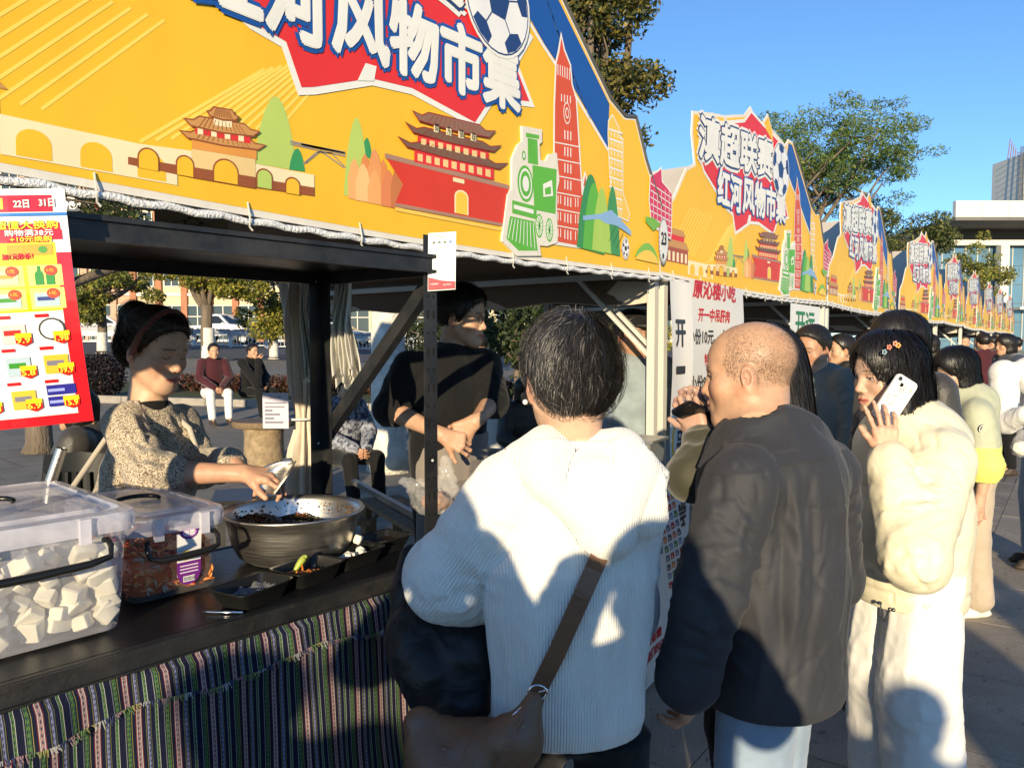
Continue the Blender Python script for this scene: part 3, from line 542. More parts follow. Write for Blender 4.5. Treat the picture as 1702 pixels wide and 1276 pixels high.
# ================================================================= tablecloth
def cloth_material():
    m, t, b = nodes('striped_cloth'); L = t.links
    uv = N(t, 'ShaderNodeUVMap'); sp = N(t, 'ShaderNodeSeparateXYZ'); L.new(uv.outputs[0], sp.inputs[0])
    def math_(op, a, bb=None, c=None):
        n = N(t, 'ShaderNodeMath', operation=op)
        for i, q in enumerate((a, bb, c)):
            if q is None: continue
            if isinstance(q, (int, float)): n.inputs[i].default_value = q
            else: L.new(q, n.inputs[i])
        return n.outputs[0]
    per = .074; u = math_('FRACT', math_('DIVIDE', sp.outputs[0], per))
    cr = N(t, 'ShaderNodeValToRGB'); cr.color_ramp.interpolation = 'CONSTANT'; L.new(u, cr.inputs[0])
    nv = (.008, .012, .038, 1); wh = (.48, .48, .46, 1); gr = (.09, .19, .06, 1); pk = (.40, .26, .26, 1); yl = (.38, .34, .08, 1); rd = (.26, .02, .03, 1); bl = (.05, .07, .22, 1); lb = (.24, .26, .42, 1)
    seq = [(0, nv), (.07, wh), (.085, nv), (.11, gr), (.20, nv), (.225, yl), (.24, nv), (.33, rd), (.345, wh), (.365, pk), (.45, wh), (.47, rd), (.485, nv), (.585, yl), (.60, nv), (.62, lb), (.69, nv), (.71, yl), (.72, nv), (.83, wh), (.84, gr), (.905, wh), (.915, nv)]
    e = cr.color_ramp.elements
    e[0].position = 0; e[0].color = nv; e[1].position = seq[1][0]; e[1].color = seq[1][1]
    for p_, c_ in seq[2:]: n_ = e.new(p_); n_.color = c_
    # woven motifs inside the broad bands: small diamonds
    fu = math_('ABSOLUTE', math_('SUBTRACT', math_('FRACT', math_('DIVIDE', sp.outputs[0], per*.055)), .5)); fv = math_('ABSOLUTE', math_('SUBTRACT', math_('FRACT', math_('DIVIDE', sp.outputs[1], .0105)), .5))
    dia = math_('LESS_THAN', math_('ADD', fu, fv), .42)
    band = None
    for lo, hi in ((.11, .20), (.365, .45), (.62, .69), (.84, .905)):
        q = math_('MULTIPLY', math_('GREATER_THAN', u, lo+.012), math_('LESS_THAN', u, hi-.012)); band = q if band is None else math_('MAXIMUM', band, q)
    fac = math_('MULTIPLY', dia, band)
    mx = N(t, 'ShaderNodeMix', data_type='RGBA'); L.new(math_('MULTIPLY', fac, .85), mx.inputs[0]); L.new(cr.outputs[0], mx.inputs[6]); mx.inputs[7].default_value = (.02, .025, .06, 1)
    nz = N(t, 'ShaderNodeTexNoise'); nz.inputs['Scale'].default_value = 400; L.new(uv.outputs[0], nz.inputs['Vector'])
    m2 = N(t, 'ShaderNodeMix', data_type='RGBA', blend_type='MULTIPLY'); m2.inputs[0].default_value = .5; L.new(mx.outputs[2], m2.inputs[6]); L.new(nz.outputs[0], m2.inputs[7])
    L.new(m2.outputs[2], b.inputs['Base Color']); b.inputs['Roughness'].default_value = .85; b.inputs['Specular IOR Level'].default_value = .2
    wv = N(t, 'ShaderNodeTexWave'); wv.inputs['Scale'].default_value = 140; L.new(uv.outputs[0], wv.inputs['Vector'])
    bp = N(t, 'ShaderNodeBump'); bp.inputs['Strength'].default_value = .35; bp.inputs['Distance'].default_value = .002; L.new(wv.outputs[0], bp.inputs['Height']); L.new(bp.outputs[0], b.inputs['Normal'])
    MATS['striped_cloth'] = m
cloth_material()
def uvmesh(name, fn, nu, nv, uvf, mat, parent=None, origin=None):
    """grid mesh with a UV map; fn(u,v)->world, uvf(u,v)->uv"""
    mb = MB(); mb.grid(fn, nu, nv); o = mb.build(name, mat, parent, smooth=True, origin=origin); me = o.data
    ul = me.uv_layers.new(name='UVMap'); idx = [l.vertex_index for l in me.loops]; arr = []
    for i in idx: q = uvf((i % (nu+1))/nu, (i//(nu+1))/nv); arr += [q[0], q[1]]
    ul.data.foreach_set('uv', arr); return o
def cloth_fn(u, v):
    a = AL+.02+(AR-AL+.015)*u; d = .88*v
    sway = .06*v*v*(.3+u) + .012*sin(6*u)*v
    fold = .018*v**.7*(sin(34*u+2.0*v)+.5*sin(61*u-1.5*v+1)) + .03*v**2*sin(9*u+1.0)
    return R(a+sway, BF-.026-.012*v-abs(0)+(-fold)-.03*v, TZ-.048-d)
CLOTH = uvmesh('tablecloth', cloth_fn, 200, 34, lambda u, v: ((AR-AL)*u + .02*v + .004*sin(20*v)*v, .9*v), 'striped_cloth', origin=R(AR, BF, TZ-.05))
tag(CLOTH, 'striped woven tablecloth in navy, green and white hanging from the black counter', 'tablecloth')
def strip_fn(u, v):
    a = AL+.02+(AR-AL+.018)*u
    if v < .25: return R(a, BF-.030-.004*sin(50*u), TZ-.046+.004-.02*v)
    return R(a+.004*v, BF-.036-.009*(v-.25)-.006*sin(46*u)-.004*sin(115*u)*v, TZ-.05-.085*(v-.25)-.010*v*sin(31*u+.6))
uvmesh('turned_over_edge', strip_fn, 220, 6, lambda u, v: ((AR-AL)*u+.03, .08*v), 'striped_cloth', parent=CLOTH)
fr = MB(); rnd = random.Random(11); fcols = [(.36, .36, .35), (.10, .18, .06), (.03, .04, .10), (.26, .24, .09), (.26, .16, .17)]
for i in range(560):
    u = i/560+rnd.uniform(-.0008, .0008); u = min(max(u, 0), 1); p = Vector(strip_fn(u, 1)); fr.col = fcols[(i//5*7) % 5]
    q = p + Vector((rnd.uniform(-.005, .005), -.004+rnd.uniform(-.005, .002), -rnd.uniform(.006, .016)*(1 if (i//5) % 3 else .5)))
    w = _ra*.0013; fr.add([p-w, p+w, q+w*.5, q-w*.5], [(0, 1, 2, 3)])
pm('fringe', (1, 1, 1), .9, attr=True)
fo = fr.build('fringe', 'fringe', CLOTH); tag(fo, kind='stuff')
# ================================================================= clear boxes
def clear_plastic(name, col, fac, rough=.18):
    m, t, b = nodes(name); L = t.links
    b.inputs['Base Color'].default_value = (*col, 1); b.inputs['Roughness'].default_value = rough; b.inputs['Specular IOR Level'].default_value = .6
    tr = N(t, 'ShaderNodeBsdfTransparent'); ms = N(t, 'ShaderNodeMixShader'); ms.inputs[0].default_value = fac
    nz = N(t, 'ShaderNodeTexNoise'); nz.inputs['Scale'].default_value = 18; nz.inputs['Detail'].default_value = 5; tc = N(t, 'ShaderNodeTexCoord'); L.new(tc.outputs['Object'], nz.inputs['Vector'])
    mr = N(t, 'ShaderNodeMapRange'); mr.inputs[1].default_value = .3; mr.inputs[2].default_value = .75; mr.inputs[3].default_value = fac*.75; mr.inputs[4].default_value = min(1, fac*1.3); L.new(nz.outputs[0], mr.inputs[0]); L.new(mr.outputs[0], ms.inputs[0])
    bp = N(t, 'ShaderNodeBump'); bp.inputs['Strength'].default_value = .15; bp.inputs['Distance'].default_value = .004; L.new(nz.outputs[0], bp.inputs['Height']); L.new(bp.outputs[0], b.inputs['Normal'])
    L.new(tr.outputs[0], ms.inputs[1]); L.new(b.outputs[0], ms.inputs[2]); L.new(ms.outputs[0], t.nodes['Material Output'].inputs[0])
    MATS[name] = m; return m
clear_plastic('box_plastic', (.70, .70, .78), .30)
clear_plastic('lid_plastic', (.72, .71, .80), .55)
clear_plastic('film', (.80, .80, .80), .16, .06)
pm('black_plastic', (.012, .012, .012), .32, var=.1)
pm('tofu', (.74, .70, .58), .55, var=.06, scale=20, sss=.15, bump=.1, bscale=60)
def rrect(w, d, r, n=5):
    P = []
    for cx, cy_, a0 in ((w/2-r, d/2-r, 0), (-w/2+r, d/2-r, pi/2), (-w/2+r, -d/2+r, pi), (w/2-r, -d/2+r, 3*pi/2)):
        for k in range(n+1): a = a0+pi/2*k/n; P.append((cx+r*cos(a), cy_+r*sin(a)))
    return P
def loft(mb, rings, cap0=False, cap1=False):
    n = len(rings[0]); P = [p for r_ in rings for p in r_]
    F = [(i*n+j, i*n+(j+1) % n, (i+1)*n+(j+1) % n, (i+1)*n+j) for i in range(len(rings)-1) for j in range(n)]
    if cap0: F.append(tuple(range(n-1, -1, -1)))
    if cap1: F.append(tuple((len(rings)-1)*n+j for j in range(n)))
    mb.add(P, F)
clear_plastic('box_clear', (.75, .70, .70), .08)
def storage_box(a, b, w, d, h, label, bm='box_plastic'):
    """a,b = centre on the rack"""
    r = thing('storage_box', label, 'box', R(a, b, TZ), RA)
    ring = lambda ww, dd, rr, z: [R(a+x, b+y, TZ+z) for x, y in rrect(ww, dd, rr)]
    m = MB(); loft(m, [ring(w*.86, d*.9, .03, .006), ring(w*.88, d*.92, .035, .002+.012), ring(w*.885, d*.925, .035, .03), ring(w*.90, d*.93, .035, .032), ring(w*.97, d*.975, .04, h-.03), ring(w, d, .045, h-.028), ring(w, d, .045, h-.012)], cap0=True)
    m.build('body', bm, r, smooth=40)
    l = MB(); k = 1.05
    loft(l, [ring(w*k, d*k, .05, h-.032), ring(w*k+.004, d*k+.004, .05, h-.008), ring(w*k-.004, d*k-.004, .05, h+.006), ring(w*k-.05, d*k-.05, .04, h+.010), ring(w*k-.066, d*k-.066, .04, h+.003), ring(w*k-.10, d*k-.10, .035, h+.003), ring(w*k-.115, d*k-.115, .03, h+.012)], cap1=True)
    lid = l.build('lid', 'lid_plastic', r, smooth=40)
    for s in (-1, 1): tk = MB(); tk.box(R(a+s*w*.23, b-d*k/2-.004, TZ+h-.02), (.02, .012, .05), RA); tk.build('clip', 'lid_plastic', lid)
    hb = MB(); L_ = .052
    hb.tube([R(a+L_*cos(t_)*1.0-.02, b-.02+.03*sin(t_), TZ+h+.018+.004*sin(t_)) for t_ in [pi*1.15-pi*1.3*i/12 for i in range(13)]], [.003]+[.0055]*11+[.003], 8); hb.build('lid_handle', 'black_plastic', lid, smooth=True)
    hd = MB(); yy = b-d/2-.012; ww = w*.34
    hd.tube([R(a-ww, yy+.004, TZ+h-.045), R(a-ww-.004, yy-.008, TZ+h-.058), R(a-ww, yy-.018, TZ+h-.078), R(a-ww*.7, yy-.02, TZ+h-.086), R(a, yy-.021, TZ+h-.086), R(a+ww*.7, yy-.02, TZ+h-.083), R(a+ww, yy-.018, TZ+h-.075), R(a+ww+.004, yy-.008, TZ+h-.055), R(a+ww, yy+.004, TZ+h-.042)], [.005, .006, .006, .008, .009, .008, .006, .006, .005], 8)
    hd.build('carry_handle', 'black_plastic', r, smooth=True)
    pv = MB()
    for s in (-1, 1): pv.ell(R(a+s*(ww-.004), yy+.004, TZ+h-.045), (.006, .006, .006), 8, 6)
    pv.build('pivot', 'black_plastic', r)
    return r
B1 = (.455, 1.885); B1S = (.385, .50, .25)
bx1 = storage_box(B1[0], B1[1], *B1S, 'large clear plastic box of white tofu cubes on the black counter')
B2 = (.795, 1.965); B2S = (.235, .41, .195)
bx2 = storage_box(B2[0], B2[1], *B2S, 'smaller clear plastic box of red pickled vegetables with purple label', 'box_clear')
# tofu cubes
cube = MB(); s = .0235; e = .004
loft(cube, [[(x, y, z) for x, y in rrect(2*q, 2*q, .006, 2)] for q, z in ((s-e, -s), (s, -s+e), (s, s-e), (s-e, s))], True, True)
cme = cube.mesh('tofu_cube', 'tofu', smooth=35); rnd = random.Random(21)
k = 0
for lay in range(5):
    for i in range(7):
        for j in range(3):
            if lay == 4 and rnd.random() < .4: continue
            a = B1[0]-.140+i*.047+rnd.uniform(-.012, .012); b = B1[1]-.197+j*.048+rnd.uniform(-.010, .012)
            if j > 2 and lay < 2: continue
            o = mesh_obj('tofu_cube', cme); o.location = R(a, b, TZ+.030+lay*.034+rnd.uniform(-.006, .008)); o.rotation_euler = (rnd.uniform(-.9, .9), rnd.uniform(-.9, .9), rnd.uniform(0, 3)); sc = rnd.uniform(.72, 1.08); o.scale = (sc*rnd.uniform(.7, 1.25), sc*rnd.uniform(.75, 1.15), sc*rnd.uniform(.45, .95))
            tag(o, 'white tofu cube inside the large clear plastic box', 'tofu', 'tofu cubes in the clear box'); k += 1
# pickles: too many strips to count
pm('pickle', (1, 1, 1), .3, var=.2, scale=30, attr=True, sss=.1, coat=.4)
pk = MB(); pc = [(.75, .13, .02), (.80, .20, .03), (.66, .08, .015), (.85, .30, .06), (.75, .30, .10), (.40, .30, .05), (.66, .06, .015), (.85, .26, .04)]
for i in range(1500):
    a = B2[0]+rnd.uniform(-.094, .094); b = B2[1]+rnd.uniform(-.175, .165); z = TZ+.018+rnd.random()**1.0*.098
    d = Vector((rnd.gauss(0, 1), rnd.gauss(0, 1), rnd.gauss(0, .6))).normalized()*rnd.uniform(.012, .03); c = R(a, b, z); pk.col = rnd.choice(pc)
    lim = lambda p: R(max(B2[0]-.1, min(B2[0]+.1, p.dot(_ra))), max(B2[1]-.183, min(B2[1]+.18, p.dot(_rb))), max(TZ+.012, min(TZ+.128, p.z)))
    pk.tube([lim(c-d), lim(c+Vector((rnd.uniform(-.004, .004),)*3)), lim(c+d)], [.0025, .0042, .0025], 5)
for i in range(160):
    a = B2[0]+rnd.uniform(-.09, .09); b = B2[1]+rnd.choice((-.172, rnd.uniform(-.17, .16))); pk.col = rnd.choice(pc[3:5]+[(.6, .5, .38)]); Rm = Matrix.Rotation(rnd.uniform(0, 3), 3, Vector((rnd.random(), rnd.random(), rnd.random())).normalized()); rr = rnd.uniform(.008, .014)
    pk.ell(R(a, b, TZ+.02+rnd.random()*.1), (rr, rr, .0025), 8, 4, Rm)
pk.col = (.80, .16, .03)
loft(pk, [[R(B2[0]+x, B2[1]+y, TZ+z) for x, y in rrect(w_*.80, d_*.84, .03)] for w_, d_, z in ((B2S[0], B2S[1], .014), (B2S[0]*1.04, B2S[1]*1.02, .06), (B2S[0]*1.06, B2S[1]*1.03, .100))], True, True)
pko = pk.build('pickled_vegetables', 'pickle', smooth=True, origin=R(B2[0], B2[1], TZ)); tag(pko, 'red and orange pickled vegetable strips filling the smaller clear box', 'vegetables', kind='stuff')
# label on the second box
lb = MB(); yl = B2[1]-B2S[1]*.49-.0005
LF = lambda u, v, l: R(B2[0]+.022+u, yl-.012*(v/.17)-.0006*l+.006, TZ+v)
lp = lambda pts, c, l: (setattr(lb, 'col', c), lb.add([LF(u, v, l) for u, v in pts], [tuple(range(len(pts)))]))
PUR = lin((110, 40, 130)); ell2 = lambda cx, cy_, rx, ry, a0=0, a1=2*pi, n=18: [(cx+rx*cos(a0+(a1-a0)*i/n), cy_+ry*sin(a0+(a1-a0)*i/n)) for i in range(n)]
lp(ell2(0, .155, .022, .016), PUR, 3); lp([(-.028, .05), (.028, .05), (.030, .155), (-.030, .155)], (.75, .75, .75), 2); lp([(-.029, .085)] + [(.029*cos(pi+pi*i/10), .062-.034*sin(pi*i/10)) for i in range(11)] + [(.029, .085)], PUR, 3.4)
lp(ell2(-.008, .100, .014, .012), lin((240, 200, 40)), 3.4); lp(ell2(0, .155, .017, .011), lin((205, 150, 215)), 3.8)
put_text(lb, LF, '泡菜', -.013, .148, .026, .013, (.8, .8, .8), 4.6, .0006)
for i in range(3): lp([(-.022, .058+i*.008), (.022, .058+i*.008), (.022, .061+i*.008), (-.022, .061+i*.008)], (.7, .6, .75), 4.4)
lp([(-.014, .036), (.014, .036), (.014, .050), (-.014, .050)], (.75, .75, .75), 4.4); [lp([(-.012+i*.003, .038), (-.0107+i*.003, .038), (-.0107+i*.003, .048), (-.012+i*.003, .048)], (.03, .02, .03), 5) for i in range(9)]
lb.build('sticker', 'paper_print', bx2)
# ================================================================= steel bowl
def steel(name, rough, col=(.62, .60, .57)):
    m, t, b = nodes(name); L = t.links; b.inputs['Base Color'].default_value = (*col, 1); b.inputs['Metallic'].default_value = 1
    tc = N(t, 'ShaderNodeTexCoord'); nz = N(t, 'ShaderNodeTexNoise'); mp = N(t, 'ShaderNodeMapping'); mp.inputs['Scale'].default_value = (6, 6, 160); nz.inputs['Scale'].default_value = 2; nz.inputs['Detail'].default_value = 4
    L.new(tc.outputs['Object'], mp.inputs[0]); L.new(mp.outputs[0], nz.inputs['Vector']); mr = N(t, 'ShaderNodeMapRange'); mr.inputs[3].default_value = rough*.6; mr.inputs[4].default_value = rough*1.6; L.new(nz.outputs[0], mr.inputs[0]); L.new(mr.outputs[0], b.inputs['Roughness'])
    bp = N(t, 'ShaderNodeBump'); bp.inputs['Strength'].default_value = .08; bp.inputs['Distance'].default_value = .002; L.new(nz.outputs[0], bp.inputs['Height']); L.new(bp.outputs[0], b.inputs['Normal']); MATS[name] = m
steel('stainless', .34, (.70, .67, .62)); steel('stainless_dull', .34)
BWA, BWB = 1.165, 1.865; br = .192; bh = .138
bw = thing('mixing_bowl', 'wide stainless steel bowl of dark seasoning beside the pickle box', 'bowl', R(BWA, BWB, TZ))
m = MB(); prof = [(0, .004), (.10, .002), (.125, .006), (.150, .022), (.166, .055), (.176, .10), (.183, bh-.012), (br, bh-.004), (br+.004, bh), (br+.001, bh+.004), (br-.008, bh+.001), (.178, bh-.010), (.170, .10), (.160, .055), (.145, .026), (.12, .011), (0, .009)]
m.lathe(prof, 64, R(BWA, BWB, TZ)); m.build('shell', 'stainless', bw, smooth=True)
pm('sauce', (.035, .020, .010), .25, var=.7, scale=40, bump=.8, bscale=90, coat=.5, bdist=.006)
pm('bits', (1, 1, 1), .35, var=.4, scale=60, attr=True, coat=.3)
sc_ = MB()
def sauce(u, v):
    rr = .158*u; a = 2*pi*v; x, y = rr*cos(a), rr*sin(a); hgt = .080+.036*(-x*.6+y*.5)/.16+.010*sin(40*x)*sin(34*y+1)+.006*sin(90*x+50*y)
    lim = .02 + .108*(max(0, (rr-.12))/.05)
    return R(BWA+x, BWB+y, TZ+max(hgt, .02))
sc_.grid(sauce, 22, 60); sco = sc_.build('seasoning', 'sauce', smooth=True, origin=R(BWA, BWB, TZ+.02)); tag(sco, 'dark brown chilli seasoning heaped inside the steel bowl', 'seasoning', kind='stuff')
bt = MB(); rnd = random.Random(5)
for i in range(900):
    u = sqrt(rnd.random())*.98; v = rnd.random(); p = Vector(sauce(u, v)); rr = rnd.uniform(.002, .007); bt.col = rnd.choice([(.03, .015, .008), (.07, .03, .012), (.02, .012, .008), (.20, .10, .04), (.30, .07, .02), (.40, .32, .2)]) 
    bt.ell(p, (rr, rr*.7, rr*.5), 6, 4, Matrix.Rotation(rnd.uniform(0, 3), 3, Vector((rnd.random()-.5, rnd.random()-.5, .6)).normalized()))
bt.build('seasoning_flakes', 'bits', sco)
# spatter on the inner wall
for i in range(260):
    a = rnd.uniform(0, 2*pi); q = rnd.uniform(.5, .95); 
    if i == 0: sp = MB()
    z = TZ+.055+.07*q; rr = .160+.018*(z-TZ-.055)/.073-.0065; sp.col = rnd.choice([(.08, .035, .012), (.16, .07, .02), (.03, .02, .01)]); s_ = rnd.uniform(.0012, .0035)
    sp.ell(R(BWA+(rr+.004)*cos(a), BWB+(rr+.004)*sin(a), z), (s_, s_, s_), 6, 4)
tag(sp.build('spatter', 'bits', bw), kind='stuff')
# ================================================================= black trays
def tray(px, py, w, d, rz, label, h=.042):
    a, b = onR(px, py); r = thing('serving_tray', label, 'tray', R(a, b, TZ), RA+rz, 'black food trays on the counter')
    c = Vector(R(a, b, TZ)); Rm = Matrix.Rotation(RA+rz, 3, 'Z')
    ring = lambda ww, dd, rr, z: [c + Rm @ Vector((x, y, z)) for x, y in rrect(ww, dd, rr, 4)]
    m = MB(); loft(m, [ring(w*.72, d*.70, .012, .002), ring(w*.94, d*.93, .016, h-.003), ring(w, d, .018, h), ring(w, d, .018, h+.003), ring(w*.93, d*.91, .015, h+.001), ring(w*.71, d*.69, .012, .006)], True, True); m.build('tray_body', 'black_plastic', r, smooth=40)
    return r, c, Rm
t1, c1, R1 = tray(420, 1000, .165, .115, .25, 'black plastic tray holding only clear film, nearest to the pickle box')
fl = MB(); fl.grid(lambda u, v: c1 + R1 @ Vector(((u-.5)*.13, (v-.5)*.08, .022+.006*sin(17*u+3*v)*sin(11*v)+.004*sin(40*u*v))), 24, 16); o = fl.build('plastic_film', 'film', smooth=True, origin=c1); tag(o, 'crumpled clear film lying in the nearest black tray', 'film')
t2, c2, R2 = tray(512, 966, .165, .115, .2, 'black tray with carrot strips and a curved green pepper slice')
pm('veg', (1, 1, 1), .4, attr=True, var=.2, scale=40, sss=.1, coat=.3)
vg = MB()
for i in range(34):
    vg.col = rnd.choice([(.55, .16, .02), (.60, .22, .04), (.45, .10, .02), (.35, .06, .02)]); p = c2 + R2 @ Vector((rnd.uniform(-.055, .02), rnd.uniform(-.03, .03), .012+.02*rnd.random())); d = Vector((rnd.gauss(0, 1), rnd.gauss(0, 1), rnd.gauss(0, .3))).normalized()*.018; vg.tube([p-d, p, p+d], [.002, .0035, .002], 5)
o = vg.build('carrot_strips', 'veg', smooth=True, origin=c2); tag(o, 'orange pickled carrot strips piled in a black tray', 'carrot', kind='stuff')
gp = MB(); gp.col = (.35, .42, .06); pts = [c2 + R2 @ Vector((-.03+.05*sin(q*1.2)*.6, .02-.01*q, .025+.055*q-.02*q*q)) for q in [i/8*1.6 for i in range(9)]]; gp.tube(pts, [.003, .006, .008, .009, .009, .008, .007, .005, .003], 8)
o = gp.build('pepper_slice', 'veg', smooth=True, origin=pts[0]); tag(o, 'curved yellow green pepper slice standing among the carrot strips', 'pepper')
t3, c3, R3 = tray(585, 938, .165, .115, .15, 'black tray with small diced white cubes, third from the pickle box')
dm = MB(); loft(dm, [[(x*q, y*q, z) for x, y in rrect(.014, .014, .003, 2)] for q, z in ((.8, -.006), (1, -.003), (1, .003), (.8, .006))], True, True); dme = dm.mesh('diced_cube', 'tofu', smooth=35)
for i in range(26):
    o = mesh_obj('diced_cube', dme); o.location = c3 + R3 @ Vector((rnd.uniform(-.04, .035), rnd.uniform(-.028, .028), .014+.010*(i//10))); o.rotation_euler = (rnd.uniform(-.5, .5), rnd.uniform(-.5, .5), rnd.uniform(0, 3)); s_ = rnd.uniform(.8, 1.4); o.scale = (s_, s_, s_)
    tag(o, 'tiny white diced cube in the third black tray', 'tofu', 'diced cubes in the black tray')
o = mesh_obj('diced_cube', dme); o.location = c3 + R3 @ Vector((.06, .035, .052)); o.scale = (1.6, 1.6, 2.0); o.rotation_euler = (.3, .2, .5); tag(o, 'white cube perched on the rim corner of the third tray', 'tofu')
t4, c4, R4 = tray(632, 916, .165, .115, .1, 'black tray of dark sauce at the right end of the counter')
sm = MB(); sm.grid(lambda u, v: c4 + R4 @ Vector(((u-.5)*.135, (v-.5)*.088, .026+.002*sin(30*u)*sin(25*v))), 10, 8); o = sm.build('dark_sauce', 'sauce', smooth=True, origin=c4); tag(o, 'dark glossy sauce in the right end black tray', 'sauce')
pn = MB(); p = Vector(R(*onR(337, 1020), TZ+.005)); q = Vector(R(*onR(404, 1021), TZ+.005)); pm('chrome', (.75, .75, .75), .18, metal=1, var=.05); pn.tube([p, p+(q-p)*.12, p+(q-p)*.5, q], [.001, .0028, .0036, .0036], 8); o = pn.build('silver_pen', 'chrome', smooth=True, origin=p); tag(o, 'thin silver pen lying on the counter before the pickle box', 'pen')
# steel tube leaning behind the boxes
st = MB(); st.tube([W(84, 800, 2.3), W(103, 745, 2.3)], .016, 14, cap=False).tube([W(103, 745, 2.3), W(84, 800, 2.3)], .0135, 14, cap=False); st.tube([W(80, 835, 2.3), W(84, 800, 2.3)], .016, 14); o = st.build('steel_tube', 'stainless_dull', smooth=40, origin=W(80, 835, 2.3)); tag(o, 'short steel tube end sticking up behind the tofu box', 'tube')
# ================================================================= flyers and posters
def sheet(mb, P, w, h): return mb
def pframe(origin, ex, ey, en): ex, ey, en = Vector(ex), Vector(ey), Vector(en); return lambda u, v, l: Vector(origin)+ex*u+ey*v+en*(l*.0008)
class Sheet:
    """paper with flat print; bend(u,v) displaces along the normal"""
    def __init__(s, name, label, cat, origin, ex, ey, w, h, bend=None, mat='paper_print', bg=(.78, .77, .74), seg=(10, 10)):
        s.ex, s.ey = Vector(ex).normalized(), Vector(ey).normalized(); s.en = s.ex.cross(s.ey).normalized(); s.o = Vector(origin); s.w, s.h = w, h; s.bend = bend or (lambda u, v: 0); s.mb = MB(); s.mat = mat; s.seg = seg
        s.root = thing(name, label, cat, origin); b = MB(); b.col = bg; b.grid(lambda u, v: s.P(u*w, v*h, 0), *seg); s.back = b.build('sheet', mat, s.root, smooth=True)
    def P(s, u, v, l): return s.o + s.ex*u + s.ey*v + s.en*(s.bend(u, v) + .0009*l)
    def rect(s, x, y, w, h, c, l=1):
        s.mb.col = c; n = max(1, int(w/.02)); k = max(1, int(h/.03)); s.mb.grid(lambda u, v: s.P(x+w*u, y+h*v, l), n, k)
    def poly(s, pts, c, l=1): s.mb.col = c; s.mb.add([s.P(u, v, l) for u, v in pts], [tuple(range(len(pts)))])
    def ell(s, cx, cy_, rx, ry, c, l=1, n=14): s.poly([(cx+rx*cos(2*pi*i/n), cy_+ry*sin(2*pi*i/n)) for i in range(n)], c, l)
    def text(s, t_, x, y, w, h, c, l=2, bold=0, **k): put_text(s.mb, s.P, t_, x, y, w, h, c, l, bold, **k)
    def done(s): s.mb.build('print', s.mat, s.root); return s.root
# big supermarket leaflet hanging at the left edge
pz = W(-118, 722, 1.33); px_ = W(152, 700, 1.36); pt = W(104, 322, 1.32)
exv = (px_-pz).normalized(); eyv = (pt-px_).normalized(); 
PS = Sheet('leaflet', 'glossy red and yellow supermarket leaflet with prices hanging left of the vendor', 'poster', pz, exv, eyv, (px_-pz).length, .411, bend=lambda u, v: .022*sin(u*11+.7)+.012*sin(v*7)*sin(u*9), mat='gloss_print', seg=(20, 14))
w_, h_ = PS.w, .411; PS.P0 = PS.P; PS.P = lambda u, v, l: PS.P0(u*1.0, v*.945, l); RDP = lin((214, 30, 40)); YLP = lin((250, 222, 20))
PS.rect(0, 0, w_, .018, RDP); PS.rect(w_-.022, .018, .022, .30, RDP); PS.rect(0, .212, w_-.022, .125, YLP, 1); PS.rect(.0, .337, w_-.03, .010, RDP, 1.2); PS.rect(0, .385, w_, .006, lin((60, 120, 190)), 1.2); PS.rect(.1, .393, w_-.12, .030, RDP, 1.2); PS.rect(w_-.15, .262+.033, .15-.03, 0.0, YLP, 1) if False else None
PS.text('22日', w_-.075, .400, .022, .014, (.8, .78, .7), 3, .0006); PS.text('31日', w_-.038, .402, .022, .014, (.8, .78, .7), 3, .0006); PS.rect(w_-.125, .398, .034, .020, YLP, 2.4)
PS.text('市', w_-.21, .395, .04, .03, RDP, 3, .0025)
PS.poly([(w_-.108, .352), (w_-.104, .368), (w_-.012, .372), (w_-.012, .356)], RDP, 2); PS.text('超值大换购', w_-.106, .3615, .092, .0155, YLP, 3, .0004)
PS.rect(w_-.105, .342, .095, .018, RDP, 1.8); PS.text('购物满38元', w_-.092, .349, .07, .0115, (.8, .8, .75), 3, .0003); PS.text('+10元换购', w_-.085, .338, .06, .0105, YLP, 3, .0003)
PS.rect(w_-.092, .302+.012, .066, .020, lin((238, 160, 40)), 2.2); PS.ell(w_-.04, .324, .007, .007, lin((90, 150, 50)), 2.6)
PS.rect(w_-.30, .345, .165, .035, lin((196, 24, 36)), 2); PS.rect(w_-.28, .352, .05, .02, CRM, 2.4); PS.rect(w_-.205, .350, .045, .025, CRM, 2.4); PS.rect(w_-.195, .356, .025, .012, lin((196, 24, 36)), 2.8)
PS.text('秒杀', w_-.178, .297+.011, .048, .022, RDP, 3, .0012); PS.text('加1元秒杀！', w_-.10, .307, .045, .011, RDP, 3, .0004)
rp_ = random.Random(4)
